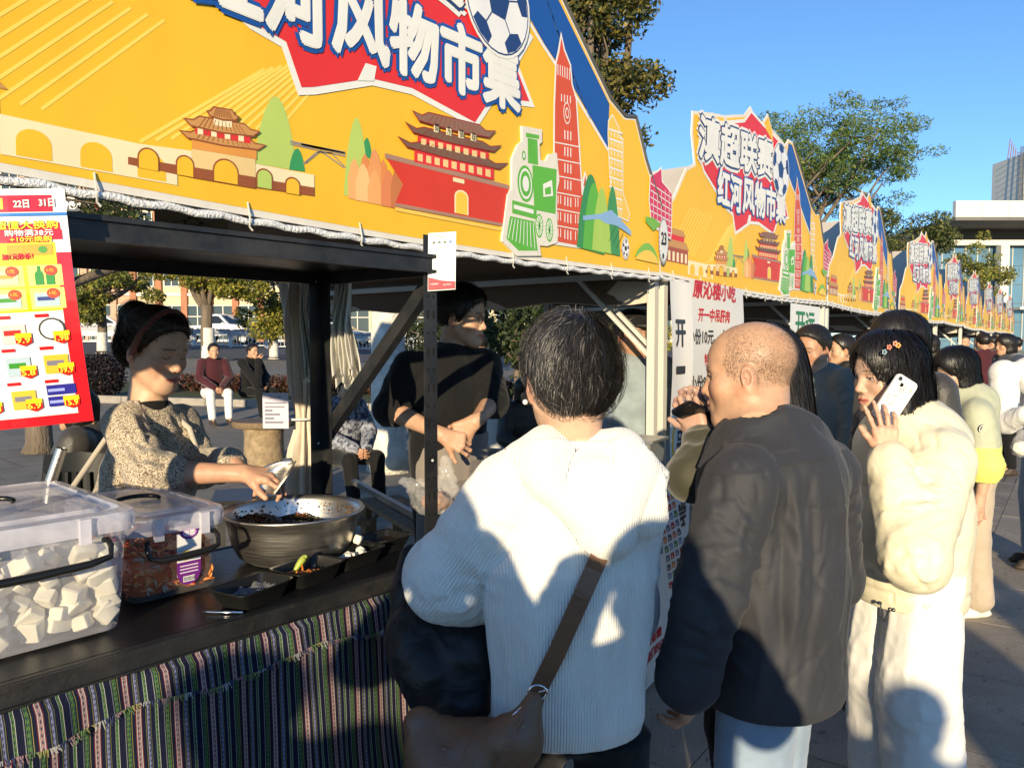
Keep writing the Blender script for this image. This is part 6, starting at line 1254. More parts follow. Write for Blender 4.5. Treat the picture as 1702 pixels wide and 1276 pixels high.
# ----------------------------------------------------------------- woman in the white ribbed hoodie (seen from behind)
def white_hoodie():
    x, y = wxy(948, 1.50); f = Fig('person seen from behind in a white ribbed knit hoodie with brown shoulder bag', x, y, YAW+radians(8), 1.60)
    f.set(head=W(948, 634, 1.50), neck=W(955, 742, 1.50)+Vector((0, 0, -.03)), shL=W(852, 818, 1.50), shR=W(1032, 822, 1.52), elL=W(752, 955, 1.56), wrL=W(785, 985, 1.84), elR=W(1022, 1010, 1.66), wrR=W(990, 960, 1.90))
    f.J['chest'] = (f.J['shL']+f.J['shR'])/2-UP*.14; f.J['waist'] = np.array((0, 0, 1.0)); f.J['pelvis'] = np.array((0, 0, .86))
    f.head({'skin': TONE_F, 'neck': .052}, yaw=radians(2), pitch=radians(-8)); f.inner()
    f.hand('L', CFH*.8+CR*.2-UP*.3, -UP, 1, [.9]*4, h=.004); f.hand('R', CFH*.8-CR*.3, -UP, -1, [.5]*4, h=.004); f.done()
    J = f.J; nk = J['neck']
    def extra(S, J):
        # hood lying on the back: a thick folded pouch with its tip low and to the right
        c = f.L(W(965, 790, 1.50))
        S.rc(f.L(W(905, 752, 1.47)), f.L(W(1035, 752, 1.47)), .040, .040, .03); S.rc(f.L(W(868, 762, 1.47)), f.L(W(905, 752, 1.45)), .028, .036, .03)
        S.rc(f.L(W(915, 775, 1.425)), f.L(W(1000, 880, 1.418)), .030, .016, .02, flat=((0, 1, 0), .8)); S.rc(f.L(W(1040, 780, 1.43)), f.L(W(1010, 880, 1.418)), .034, .018, .025); S.rc(f.L(W(985, 800, 1.42)), f.L(W(1003, 885, 1.415)), .045, .020, .02, flat=((0, 1, 0), .7)); S.rc(f.L(W(1070, 800, 1.46)), f.L(W(1060, 850, 1.45)), .03, .02, .03)
        S.rc(f.L(W(800, 985, 1.62)), f.L(W(745, 965, 1.56)), .06, .075, .04)
    def rib(V):
        out = V[:, 0].copy()
        for a, b in ((J['shL'], J['elL']), (J['elL'], J['wrL'])):
            t, L_, r, d = seg_t(V, a, b); rr = np.linalg.norm(r, axis=1); u = np.array(Vector(d).orthogonal().normalized()); w = np.cross(d, u); ang = np.arctan2(r@w, r@u)*.072; m = (rr < .10) & (t > -.01) & (t < L_+.05) & (V[:, 0] < J['shL'][0]+.03); out = np.where(m, ang, out)
        return out
    f.top('hoodie', 'white_knit', h=.0058, hem=.775, rh=.148, rw=.150, rc_=.152, dq=.70, rs=.056, sl=(.076, .082, .055), neck=.066, folds=(.008, .010), extra=extra, attrs={'rib': rib}, seed=4, fl=15, patches=[([(846, 752), (900, 738), (1048, 738), (1092, 795), (1088, 862), (1045, 902), (1003, 918), (972, 893), (930, 845), (885, 795)], .024, 3)],
          strokes=[([(850, 758), (888, 802), (932, 852), (974, 900), (1003, 924), (1045, 908)], .0045, -.007), ([(1045, 908), (1085, 868), (1094, 820)], .0045, -.006), ([(880, 760), (930, 815), (985, 870)], .016, .006), ([(905, 765), (960, 772), (1040, 762)], .010, -.006), ([(860, 870), (840, 920), (800, 990)], .012, -.012), ([(760, 900), (800, 940), (850, 960)], .012, .006), ([(700, 930), (760, 985), (830, 1000)], .013, -.008), ([(715, 1005), (770, 1010), (820, 990)], .010, .008), ([(880, 960), (900, 1080), (890, 1180)], .016, .006), ([(1000, 980), (985, 1100), (1000, 1200)], .018, .006), ([(1050, 930), (1040, 1060), (1045, 1180)], .014, -.007), ([(830, 1040), (840, 1120), (835, 1180)], .012, -.006), ([(770, 830), (800, 870), (850, 880)], .014, -.005)]+rand_strokes((700, 850, 850, 1030), 35, 12, 60, .007, .004, 3)+rand_strokes((830, 950, 1050, 1180), 85, 10, 110, .012, .003, 4))
    f.legs('trousers', 'black_cloth', h=.012, topz=.765, rt=.08)
    f.shoes('shoe_dark', .008)
    def bld(S): cap_short(S, .007, back=-.074, front=(.045, .02)); S.el((0, -.06, .0), (.074, .050, .068), .03); S.cut((0, -.09, -.078), (0, .1, -1), .012)
    crown = np.array((.015, -.075, .115))
    dirf = lambda P, g, t, j: (P-crown)/(np.linalg.norm(P-crown, axis=1, keepdims=True)+.02)*.9+np.array((0, .12, -.75))+j*.13
    f.hair(bld, 9000, .060, 7, .0008, (.022, .020, .020), dirf, h=.0035, seed=3, lift=.006, cvar=.8) if False else f.hair(bld, 14000, length=.058, seg=6, width=.00055, col=(.022, .020, .020), dirf=dirf, h=.0035, seed=3, lift=.006, cvar=.8, grey=.10, fly=2600)
    for px, py in ((873, 668), (1009, 684)):
        m = MB(); p = W(px, py, 1.49); m.ell(p, (.0055,)*3, 12, 8); m.build('earring', 'pearl', f.root, smooth=True)
    return f
P1 = white_hoodie()
def strap_and_bag(f):
    S = f.topS; path = [(1000, 905), (985, 940), (965, 985), (945, 1030), (925, 1075), (905, 1115), (893, 1140), (885, 1165)]; P = []
    for px, py in path:
        q = f.hit(S, px, py); P.append(f.Wd(q) if q is not None else W(px, py, 1.40))
    P = [p-Vector((CFH[0], CFH[1], 0))*.019 for p in P]; bag = thing('shoulder_bag', 'brown leather crossbody bag with wide strap on the white hoodie', 'bag', P[-1]-Vector((0, 0, .12)))
    m = MB(); wd_ = .0165
    V = []
    for i, p in enumerate(P):
        d = (P[min(i+1, len(P)-1)]-P[max(i-1, 0)]).normalized(); s = d.cross(Vector(CFH)).normalized(); nn = Vector((-CFH[0], -CFH[1], 0)); V += [p-s*wd_, p-s*wd_+nn*.004, p+s*wd_+nn*.004, p+s*wd_]
    F = [(4*i+a, 4*i+(a+1) % 4, 4*i+4+(a+1) % 4, 4*i+4+a) for i in range(len(P)-1) for a in range(4)]; m.add(V, F); m.build('strap', 'leather_brown', bag)
    st = MB()
    for i in range(len(P)-1):
        for sg in (-1, 1):
            d = (P[i+1]-P[i]).normalized(); s = d.cross(Vector(CFH)).normalized(); nn = Vector((-CFH[0], -CFH[1], 0))*.0046; st.tube([P[i]+s*sg*.0135+nn, P[i+1]+s*sg*.0135+nn], .0007, 4)
    b = MB(); c = P[-2]-Vector((CFH[0], CFH[1], 0))*.006; b.tube([c+Vector(CR)*.017*cos(a)+Vector((0, 0, 1))*.014*sin(a) for a in [2*pi*i/14 for i in range(15)]], .0026, 8, cap=False); b.tube([c+Vector(CR)*.0, c+Vector(CR)*.02+Vector((0, 0, .006))], .0018, 6); b.build('buckle', 'chrome', bag, smooth=True)
    S2 = SDF(V3(W(660, 1420, 1.15))-.16, V3(W(930, 1080, 1.55))+.16, .006) if False else None
    cen = np.array(W(805, 1262, 1.36)); lo = cen-np.array((.24, .24, .17)); hi = cen+np.array((.24, .24, .17)); S2 = SDF(lo, hi, .0055)
    pts = [np.array(W(700, 1205, 1.42)), np.array(W(730, 1275, 1.40)), np.array(W(800, 1300, 1.37)), np.array(W(860, 1230, 1.35)), np.array(W(886, 1165, 1.36))]; S2.chain(pts, [.03, .05, .055, .032, .014], .04, flat=(CFH, .8)); S2.rc(np.array(W(740, 1230, 1.42)), np.array(W(845, 1235, 1.37)), .035, .04, .03)
    V, F = S2.mesh(); Nn = vnormals(V, F); V = V+Nn*(drape(V, .006, 14, 10, 8))[:, None]; I = np.array(wm(bag).inverted()); V = V @ I[:3, :3].T+I[:3, 3]; mesh_obj('bag_body', np_mesh('bag_body', V, F, 'leather_brown'), bag)
    def hw(px, py):
        t = np.arange(1.0, 1.8, .003); P = np.array(CAM)+t[:, None]*V3(ray(px, py)); v = S2.sample(P); k = np.flatnonzero((v < 0) & ((P > S2.lo) & (P < S2.lo+(S2.n-1)*S2.h)).all(1)); return Vector(P[k[0]])-Vector(CFH)*.005 if len(k) else None
    for nm, path, rr, mt in (('zip', [(712, 1208), (745, 1213), (780, 1213), (815, 1206), (850, 1188), (872, 1168)], .0022, 'chrome'), ('flap_seam', [(722, 1232), (760, 1245), (800, 1246), (840, 1230), (868, 1200)], .0016, 'leather_brown'), ('flap_seam', [(726, 1237), (762, 1250), (802, 1251), (843, 1234), (871, 1204)], .0010, 'apron_beige')):
        pp = [q for q in (hw(*p) for p in path) if q is not None]
        if len(pp) > 2: z = MB(); z.tube(pp, rr, 6); z.build(nm, mt, bag, smooth=True)
    sm = MB(); sp_ = [W(868, 1195, 1.325), W(850, 1225, 1.318), W(828, 1250, 1.315), W(812, 1290, 1.32)]; sm.tube(sp_, .0022, 6); sm.build('seam', 'leather_brown', bag)
strap_and_bag(P1)
def draped_coat():
    c = W(735, 1110, 1.60); lo = np.array(W(640, 1260, 1.45)) ; r = thing('folded_coat', 'black padded coat draped over the left arm of the white hoodie person', 'coat', W(735, 1250, 1.6))
    P = lambda px, py, d: np.array(W(px, py, d)); S = SDF(np.array(c)-.30, np.array(c)+.30, .006)
    S.chain([P(688, 925, 1.74), P(682, 985, 1.70), P(700, 1050, 1.66), P(722, 1120, 1.62), P(745, 1195, 1.60), P(765, 1225, 1.60)], [.022, .030, .058, .066, .055, .032], .03); S.chain([P(770, 1010, 1.66), P(780, 1080, 1.62), P(775, 1160, 1.58)], [.05, .060, .045], .04); S.rc(P(690, 1075, 1.62), P(715, 1105, 1.60), .045, .05, .03); S.rc(P(668, 1010, 1.70), P(690, 930, 1.74), .014, .02, .02)
    V, F = S.mesh(); Nn = vnormals(V, F); d = crease(V, P(700, 1000, 1.66), P(750, 1220, 1.6), .09, .012, 13, 1.6, 4)+drape(V, .010, 8, 12, 5); V = V+Nn*d[:, None]; I = np.array(wm(r).inverted()); V = V @ I[:3, :3].T+I[:3, 3]; mesh_obj('padding', np_mesh('padding', V, F, 'black_nylon'), r)
draped_coat()
# ----------------------------------------------------------------- shaven-headed man in the charcoal jacket
def bald_man():
    dpt = 1.72; x, y = wxy(1290, dpt+.02); f = Fig('shaven headed man in a charcoal zip jacket and light jeans facing the stall', x, y, IML-radians(33), 1.62)
    f.set(head=W(1244, 621, dpt+.09), neck=W(1262, 738, dpt+.02), shL=W(1232, 802, dpt-.13), shR=W(1372, 786, dpt+.13), elL=W(1182, 985, dpt-.17), wrL=W(1142, 1130, dpt-.15), elR=W(1385, 960, dpt+.26), wrR=W(1300, 1000, dpt+.42))
    J = f.J; f.head({'skin': (.50, .295, .185), 'stubble': 1, 'fat': .013, 'w': 1.03, 'eye': .35, 'nose': 1.15, 'neck': .064, 'jaw': .008, 'blush': .9, 'browstr': .45, 'lipstr': .5, 'lip': (.36, .15, .11)}, yaw=radians(8), pitch=radians(-4), h=.0023); f.inner()
    f.hand('L', CR*.12-UP*.95+CFH*.2, CFH*.5-CR*.85, 1, [(.5, .7, .5), (.6, .8, .5), (.7, .9, .5), (.8, .9, .5)], sc=.95, thumb=(.8, .3, .3)); f.hand('R', -UP, CR, 1, [.6]*4, h=.005); f.done()
    def dfun(V, Nn, J):
        # armhole and centre-back seams pressed in
        t, L_, r, d = seg_t(V, J['shL']+np.array((.05, 0, .0)), J['elL']); g = -.004*np.exp(-((V[:, 0]-(J['shL'][0]+.035+.09*np.clip(J['shL'][2]-V[:, 2], 0, .2)))/.0045)**2)*(V[:, 2] > J['shL'][2]-.17)*(V[:, 1] < .03)
        g = g-.0022*np.exp(-((V[:, 0]-.0)/.003)**2)*(V[:, 1] < 0); yk = -.003*np.exp(-((V[:, 2]-(J['shL'][2]-.055))/.0035)**2)*(V[:, 1] < 0)*(np.abs(V[:, 0]) < .15)
        return g+yk
    f.top('jacket', 'charcoal_nylon', h=.0058, hem=.745, rh=.196, rw=.192, rc_=.184, dq=.82, rs=.058, sl=(.072, .066, .056), neck=.070, folds=(.007, .010), seed=11, dfun=dfun, fl=20, cuff=.004,
          strokes=[([(1240, 748), (1268, 790), (1286, 850), (1288, 920), (1276, 980)], .0045, -.006), ([(1290, 800), (1300, 900), (1296, 1000), (1310, 1120)], .012, -.010), ([(1318, 790), (1326, 900), (1318, 1020), (1296, 1140)], .012, .010), ([(1346, 800), (1352, 920), (1342, 1040), (1330, 1150)], .011, -.009), ([(1388, 800), (1394, 900), (1390, 1040)], .012, .008), ([(1412, 850), (1410, 980), (1400, 1120)], .010, -.007),
                   ([(1150, 880), (1190, 930), (1250, 960)], .012, -.012), ([(1140, 920), (1185, 965), (1240, 1000)], .011, .010), ([(1135, 960), (1180, 1000), (1235, 1030)], .010, -.010), ([(1130, 1010), (1175, 1040), (1225, 1060)], .011, .008), ([(1125, 1060), (1165, 1080), (1210, 1095)], .009, -.008), ([(1190, 810), (1215, 860), (1262, 905)], .012, -.007), ([(1240, 840), (1225, 910), (1245, 990)], .011, .007), ([(1160, 830), (1150, 900), (1140, 950)], .012, .006), ([(1260, 1000), (1275, 1080), (1255, 1170)], .013, .008)]+rand_strokes((1135, 830, 1265, 1110), 28, 26, 70, .0055, .0050, 5)+rand_strokes((1290, 780, 1425, 1150), 92, 22, 110, .006, .0035, 6)+rand_strokes((1180, 760, 1300, 860), 60, 8, 60, .006, .004, 7))
    # turned-down collar lying on the jacket
    S = f.topS; n = J['neck']; cb_ = MB(); nu, nv = 36, 7
    def rs_(a, z):
        r = np.arange(.045, .30, .002); P = np.stack([n[0]+r*cos(a), n[1]+r*sin(a), np.full(len(r), z)], 1); v = S.sample(P); k = np.flatnonzero(v < 0); return r[k[-1]] if len(k) else .075
    rows = []
    for j_ in range(nv+3):
        row = []
        for i_ in range(nu+1):
            a = radians(-150+300*i_/nu)-pi/2; fr_ = (1+sin(a))/2; v = min(max((j_-1)/nv, 0), 1); z = n[2]+.058-.028*fr_-.070*v-.016*fr_*v; r0 = rs_(a, z)
            r = r0+.006+.009*v if 1 <= j_ <= nv+1 else (max(.055, rs_(a, n[2]+.05-.028*fr_)-.006) if j_ == 0 else r0-.004)
            row.append(f.Wd(np.array((n[0]+r*cos(a), n[1]+r*sin(a), z+(.004 if j_ == 1 else 0)))))
        rows.append(row)
    cb_.add([p for r in rows for p in r], [(j_*(nu+1)+i_, (j_+1)*(nu+1)+i_, (j_+1)*(nu+1)+i_+1, j_*(nu+1)+i_+1) for j_ in range(nv+2) for i_ in range(nu)]); cb_.build('collar', 'charcoal_nylon', f.root, smooth=50)
    f.legs('jeans', 'denim_light', h=.008, rt=.095, topz=.90, rk=.078)
    # back pocket and belt line
    f.shoes('shoe_dark', .008)
    # cropped hair at the sides and back
    V, F = f.hS.mesh(); Vx, Vy, Vz = V.T; okm = (Vz > -.05) & (Vy < .045-.2*np.abs(Vz-.03)) & (Vz > -.03+.5*np.maximum(Vy+.02, 0)) & (np.abs(Vx) < .0835); pr_ = np.clip((.118-Vz)/.06, .05, 1); rg = np.random.default_rng(4); okm &= rg.random(len(V)) < pr_
    near_ear = (np.abs(Vx) > .074) & (np.abs(Vy+.012) < .024) & (Vz < .026); okm &= ~near_ear
    st_ = strands(f.hS, sample_roots(V, 9000, 2, okm), lambda P, g, t, j: g*1.2+np.array((0, -.2, -.9))+j*.35, .0042, 2, .00022, (.09, .075, .065), .6, .0022, 3, 0, 0, False)
    mesh_obj('cropped_hair', np_mesh('cropped_hair', st_[0] @ f.hR.T+f.ht, st_[1], 'hair', st_[2]), f.root)
    m = MB(); p = W(1156, 1118, dpt-.17); m.box(p, (.012, .012, .075), 0); o = m.build('vape_pen', 'glass_dark', smooth=40, origin=p); tag(o, 'slim black vape pen in the hand of the shaven man', 'vape pen')
    return f
P2 = bald_man()
# ----------------------------------------------------------------- woman on the phone
def phone_woman():
    d0 = 2.40; x, y = wxy(1520, d0); f = Fig('person in a cream puffer coat holding a white phone to the ear', x, y, IML+radians(6), 1.60)
    f.set(head=W(1474, 622, d0), neck=W(1512, 705, d0), shL=W(1565, 765, d0-.15), shR=W(1500, 760, d0+.19), elL=W(1518, 925, d0-.30), wrL=W(1476, 758, d0-.17), elR=W(1475, 920, d0+.24), wrR=W(1490, 930, d0+.34))
    J = f.J; f.head({'skin': (.58, .38, .27), 'eye': .45, 'w': .97, 'lip': (.45, .10, .09), 'lips': 1.1, 'neck': .048, 'browstr': .7}, yaw=radians(4), pitch=radians(-6), h=.0024); f.inner()
    f.hand('L', UP*.97-CR*.12, CFH+CR*.1, 1, [(.05, .1, .1), (.15, .25, .2), (.25, .35, .2), (.3, .4, .3)], sc=.94, spread=.30, thumb=(.8, .5, .35), h=.0023, ft=.80); f.hand('R', -UP, -CR, 1, [.6]*4, h=.006); f.done()
    def extra(S, J):
        n = J['neck']
        for k in range(14):
            a, b = [radians(-150+300*q/14)-pi/2 for q in (k, k+1)]; pa, pb = [n+np.array((.078*cos(q), .076*sin(q)-.015, -.022-.018*sin(q))) for q in (a, b)]; S.rc(pa, pb, .026, .026, .02); 
        S.rc(n+np.array((-.06, -.10, -.05)), n+np.array((.06, -.10, -.05)), .045, .045, .03); S.rc(n+np.array((0, -.10, -.06)), n+np.array((0, -.125, -.16)), .05, .03, .03)
        S.rc(J['elL'], J['elL']+np.array((0, -.02, -.03)), .070, .055, .04)
    def dfun(V, Nn, J): return -.006*np.exp(-((V[:, 2]-.79)/.006)**2)+drape(V, .0025, 13, 16, 31)
    f.top('puffer_coat', 'cream_nylon', h=.0065, hem=.735, rh=.185, rw=.188, rc_=.176, dq=.84, rs=.064, sl=(.086, .084, .060), neck=.07, folds=(.006, .006), extra=extra, seed=21, dfun=dfun, fl=12, sleeve_end=.93,
          strokes=[([(1448, 800), (1500, 830), (1560, 830)], .014, -.010), ([(1450, 850), (1500, 880), (1580, 880)], .014, .009), ([(1455, 900), (1500, 920), (1590, 915)], .012, -.010), ([(1470, 950), (1520, 945), (1600, 940)], .012, .008), ([(1500, 760), (1545, 800), (1600, 820)], .014, -.008), ([(1560, 720), (1590, 770), (1608, 840)], .014, .008), ([(1530, 860), (1548, 930), (1530, 975)], .010, -.009), ([(1490, 880), (1478, 940), (1490, 975)], .010, .008), ([(1500, 900), (1520, 950), (1505, 980)], .008, -.007), ([(1484, 985), (1486, 1000)], .006, -.006), ([(1560, 960), (1590, 950), (1612, 930)], .010, -.007)]+rand_strokes((1450, 780, 1600, 985), 8, 34, 55, .0050, .0055, 8)+rand_strokes((1500, 700, 1610, 800), 40, 12, 50, .006, .005, 9))
    for sd in 'LR': f.J['an'+sd][1] += .0
    f.legs('trousers', 'white_cotton', h=.008, rt=.105, rk=.115, ra=.12, topz=.86, fold=.009, end=.0)
    f.shoes('sole', .008)
    # drawstring with toggles
    m = MB(); p = [W(1465, 1000, d0-.17), W(1462, 1022, d0-.18), W(1468, 1032, d0-.18), W(1480, 1012, d0-.18)]; m.tube(p, .0018, 6); m.ell(W(1479, 1012, d0-.18), (.006,)*3, 8, 6); m.ell(W(1485, 1013, d0-.18), (.006,)*3, 8, 6); m.build('drawstring', 'black_plastic', f.root)
    def bld(S):
        cap_bob(S, .013, low=-.155, bang=False); S.rc((-.07, -.02, .0), (-.085, .005, -.15), .026, .014, .02); S.rc((.07, -.02, .0), (.085, .0, -.15), .026, .016, .02); S.rc((0, -.075, -.05), (0, -.085, -.15), .055, .04, .03, flat=((1, 0, 0), 1.4))
    f.hair(bld, 6500, length=.10, seg=8, width=.0011, col=(.012, .010, .010), dirf=down, h=.004, seed=9, lift=.005, cvar=.6, release=lambda P: P[:, 2] < -.10, fly=900)
    hc = thing('hair_clip', 'small flower hair clip with orange and pink beads on dark hair', 'hair clip', W(1485, 580, d0-.12))
    for (px, py), c in zip(((1478, 577), (1488, 571), (1470, 585), (1493, 574)), ((.65, .25, .16), (.70, .33, .22), (.25, .35, .40), (.6, .35, .1))):
        m = MB(); m.col = c; p = W(px, py, d0-.118)
        for a in range(5): m.ell(p+Vector(CR)*.0055*cos(a*1.257)+Vector((0, 0, .0055*sin(a*1.257))), (.0042, .003, .0042), 8, 6)
        m.build('flower', 'veg', hc, smooth=True)
    # watch
    w = J['wrL']; ww = f.Wd(w); dirw = (f.Wd(w)-f.Wd(J['elL'])).normalized(); wt = thing('wrist_watch', 'dark faced wrist watch on the phone holding arm', 'watch', ww); u = dirw.orthogonal().normalized(); v = dirw.cross(u)
    m = MB(); m.tube([ww-dirw*.012+(u*cos(a)+v*sin(a))*.028 for a in [2*pi*i/20 for i in range(21)]], .006, 6, cap=False); m.build('band', 'phone_case', wt, smooth=True); m = MB(); fc_ = ww-dirw*.012-Vector((CFH[0], CFH[1], 0))*.030; m.lathe([(0, .004), (.015, .004), (.017, 0), (.017, -.006)], 20, fc_, Vector((-CFH[0], -CFH[1], .1)).to_track_quat('Z', 'Y').to_matrix()); m.build('dial', 'glass_dark', wt)
    # phone
    pc = W(1487, 664, d0-.125); L_ax = (Vector(CR)*.53+Vector((0, 0, .85))).normalized(); W_ax = (Vector(CR)*.85-Vector((0, 0, .53))).normalized(); Nx = W_ax.cross(L_ax).normalized(); Nx = Nx if Nx.dot(Vector(CFH)) < 0 else -Nx
    ph = thing('mobile_phone', 'white cased phone with two black lenses held at the ear', 'phone', pc); m = MB(); ring = lambda s, z: [pc+W_ax*x*s+L_ax*y*s+Nx*z for x, y in rrect(.074, .148, .013, 5)]; loft(m, [ring(.97, -.006), ring(1, -.004), ring(1, .003), ring(.96, .0055)], True, True); m.build('case', 'phone_case', ph, smooth=40)
    B = pc-W_ax*.017+L_ax*.052+Nx*.0055; m = MB(); loft(m, [[B+W_ax*x*q+L_ax*y*q+Nx*z for x, y in rrect(.032, .034, .008, 4)] for q, z in ((1, 0), (1, .0018), (.93, .0026))], False, True); m.build('camera_plate', 'phone_case', ph, smooth=40)
    for a, b in ((-.007, .008), (.006, -.006)): m = MB(); m.lathe([(0, .0048), (.0052, .0048), (.0062, .004), (.0062, 0)], 16, B+W_ax*a+L_ax*b, Nx.to_track_quat('Z', 'Y').to_matrix()); m.build('lens', 'glass_dark', ph, smooth=40)
    pr = MB(); PF = lambda u, v, l: pc+W_ax*u+L_ax*v+Nx*(.0057+.0003*l); rr_ = random.Random(8)
    for i in range(9):
        pr.col = rr_.choice([(.55, .2, .2), (.2, .15, .13), (.6, .35, .15), (.35, .3, .3)]); cx, cy_ = rr_.uniform(-.028, .028), rr_.uniform(-.02, .06)
        if cx < 0 and cy_ > .03: cx = -cx
        n_ = 10; R0 = rr_.uniform(.003, .007); pr.tube([PF(cx+R0*cos(2*pi*k/n_), cy_+R0*.8*sin(2*pi*k/n_), 1) for k in range(n_+1)], .0009, 4)
    pr.build('case_doodles', 'paper_print', ph)
    return f
P3 = phone_woman()
# ----------------------------------------------------------------- vendor woman
def vendor_woman():
    d0 = 2.34; x, y = wxy(222, d0+.03); f = Fig('vendor in a speckled brown knit sweater and red headband leaning over the bowl', x, y, IMR-radians(36), 1.63)
    f.set(head=W(258, 582, d0), neck=W(246, 668, d0+.02), shR=W(204, 704, d0-.06), shL=W(300, 704, d0+.15), elR=W(250, 786, d0-.19), wrR=W(404, 786, d0-.14), elL=W(332, 778, d0+.08), wrL=W(388, 770, d0-.04))
    J = f.J; J['chest'] = (J['shL']+J['shR'])/2-UP*.12; J['neck'] = J['neck']
    f.head({'skin': (.54, .33, .22), 'eye': 0, 'w': .97, 'lip': (.45, .14, .12), 'neck': .047, 'lips': 1.15, 'brow': .003, 'blush': .8}, yaw=radians(14), pitch=radians(-13), roll=radians(-2), h=.0023); f.inner()
    f.hand('R', CR*.95-UP*.08-CFH*.05, -UP*.9+CFH*.3, -1, [(.5, .9, .6), (.55, .95, .6), (.6, .95, .6), (.6, .9, .6)], sc=.98, thumb=(.7, .5, .5), fr=.040); f.hand('L', CR*.8-UP*.5, -UP, 1, [.5]*4, sc=.95, h=.004); f.done()
    def collar(S, J):
        n = J['neck']
        for k in range(20):
            a, b = 2*pi*k/20, 2*pi*(k+1)/20; S.rc(n+np.array((.074*cos(a), .066*sin(a)+.008, -.066-.026*sin(a))), n+np.array((.074*cos(b), .066*sin(b)+.008, -.066-.026*sin(b))), .013, .013, .008)
    def extra(S, J): e = J['elR']; d = J['wrR']-e; d /= np.linalg.norm(d); S.rc(e+d*.0, e+d*.05, .056, .050, .02)
    f.top('sweater', 'sweater', h=.0058, hem=.74, rh=.150, rw=.140, rc_=.142, dq=.72, rs=.046, sl=(.056, .054, .047), neck=.062, folds=(.008, .008), collar=collar, extra=extra, seed=31, fl=16, sleeve_end={'R': .20, 'L': .85}, neckdrop=.055,
          strokes=[([(185, 700), (195, 745), (185, 800)], .010, -.018), ([(215, 690), (235, 730), (280, 750)], .009, .014), ([(205, 730), (230, 765), (275, 770)], .008, -.016), ([(200, 770), (235, 790), (270, 795)], .009, .013), ([(240, 700), (262, 735), (300, 745)], .009, -.013), ([(180, 760), (190, 800), (215, 815)], .010, .012), ([(285, 690), (300, 720), (296, 770)], .009, -.014), ([(225, 745), (245, 775), (268, 782)], .007, .010), ([(200, 745), (222, 785), (255, 800)], .007, -.012), ([(310, 700), (335, 735), (350, 755)], .009, -.012)]+rand_strokes((175, 690, 280, 805), 40, 16, 34, .006, .006, 10))
    # dark roll-neck under the sweater
    S = SDF(J['neck']-.14, J['neck']+.12, .005); n = J['neck']; S.rc(n-UP*.10, n-UP*.01+np.array((0, .008, 0)), .072, .056, 0); S.cut(n-UP*.004, (0, -.25, 1), .004); sdf_obj('roll_neck', S, 'black_cloth', f.root)
    # long left sleeve already in the sweater; apron bib
    S = SDF((-.22, -.20, .45), (.22, .24, 1.30), .008); S.rc((0, .0, .45), (0, .0, 1.0), .160, .152, 0, flat=((0, 1, 0), .76)); S.rc((0, 0, 1.0), J['chest']-UP*.03, .152, .142, .02, flat=((0, 1, 0), .76)); S.cut((0, .02, 0), (0, -1, 0), .004); S.cut((0, 0, 1.14), (0, .1, 1), .004); S.cut((0, 0, .5), (0, 0, -1), .004); sdf_obj('apron', S, 'apron_beige', f.root, lambda V, Nn: drape(V, .006, 12, 4, 3))
    m = MB()
    for sg in (-1, 1): a = J['chest']+np.array((sg*.09, .125, -.02)); b = J['sh'+('L' if sg < 0 else 'R')]*np.array((.55, 1, 1))+np.array((0, .02, .062)); c = b+np.array((0, -.10, -.05)); m.tube([f.Wd(a), f.Wd((a+b)/2+np.array((0, .035, .03))), f.Wd(b), f.Wd(c), f.Wd(np.array((sg*.14, -.13, 1.1)))], .009, 6)
    m.build('apron_strap', 'apron_beige', f.root, smooth=True)
    f.legs('trousers', 'black_cloth', h=.014); f.shoes('shoe_dark', .01)
    def bld(S): cap_short(S, .009, back=-.075, front=(.055, .045), ear=True); S.el((0, -.105, .085), (.045, .04, .045), .025); S.el((0, -.075, .0), (.075, .05, .075), .02)
    dirf = lambda P, g, t, j: np.array((0, -.105, .085))-P+np.array((0, -.04, .02))+j*.006
    f.hair(bld, 6500, length=.085, seg=6, width=.0007, col=(.024, .015, .011), dirf=dirf, h=.004, seed=13, lift=.003, cvar=.7, fly=1200)
    S = SDF((-.12, -.12, -.08), (.12, .12, .16), .0035)
    for k in range(24):
        a, b = [radians(-12+204*q/24) for q in (k, k+1)]; P = lambda q: np.array((.0905*cos(q), .012+.030*sin(q), .012+.121*sin(q))); S.rc(P(a), P(b), .0055, .0055, .003, flat=((0, 1, 0), 2.6))
    sdf_obj('headband', S, 'headband', f.root, xf=f.hx())
    return f
P4 = vendor_woman()
def scoop():
    p = Vector(W(448, 795, 2.20)); q = Vector(W(490, 772, 2.18)); r = thing('food_scoop', 'shiny steel food scoop in the hand of the vendor over the bowl', 'scoop', q)
    ax = (Vector(W(450, 812, 2.16))-Vector(W(482, 768, 2.20))).normalized(); sd_ = Vector(CR)*.75+Vector((0, 0, .45)); sd_ = (sd_-ax*sd_.dot(ax)).normalized(); nn = ax.cross(sd_)
    c = Vector(W(482, 768, 2.20)); m = MB()
    def f(u, v):
        w = .040*(.55+.45*min(1, u*2.2)); a = (v-.5)*pi*.95; return c+ax*(.115*u-.01)+sd_*(w*sin(a))+nn*(w*.75*(1-cos(a))-.01)
    m.grid(f, 12, 16); m.build('bowl_part', 'stainless', r, smooth=True); m = MB(); h0 = c-ax*.008; m.tube([h0, Vector(W(455, 772, 2.21)), Vector(W(425, 785, 2.22))], .007, 8); m.build('handle', 'stainless', r, smooth=True)
scoop()
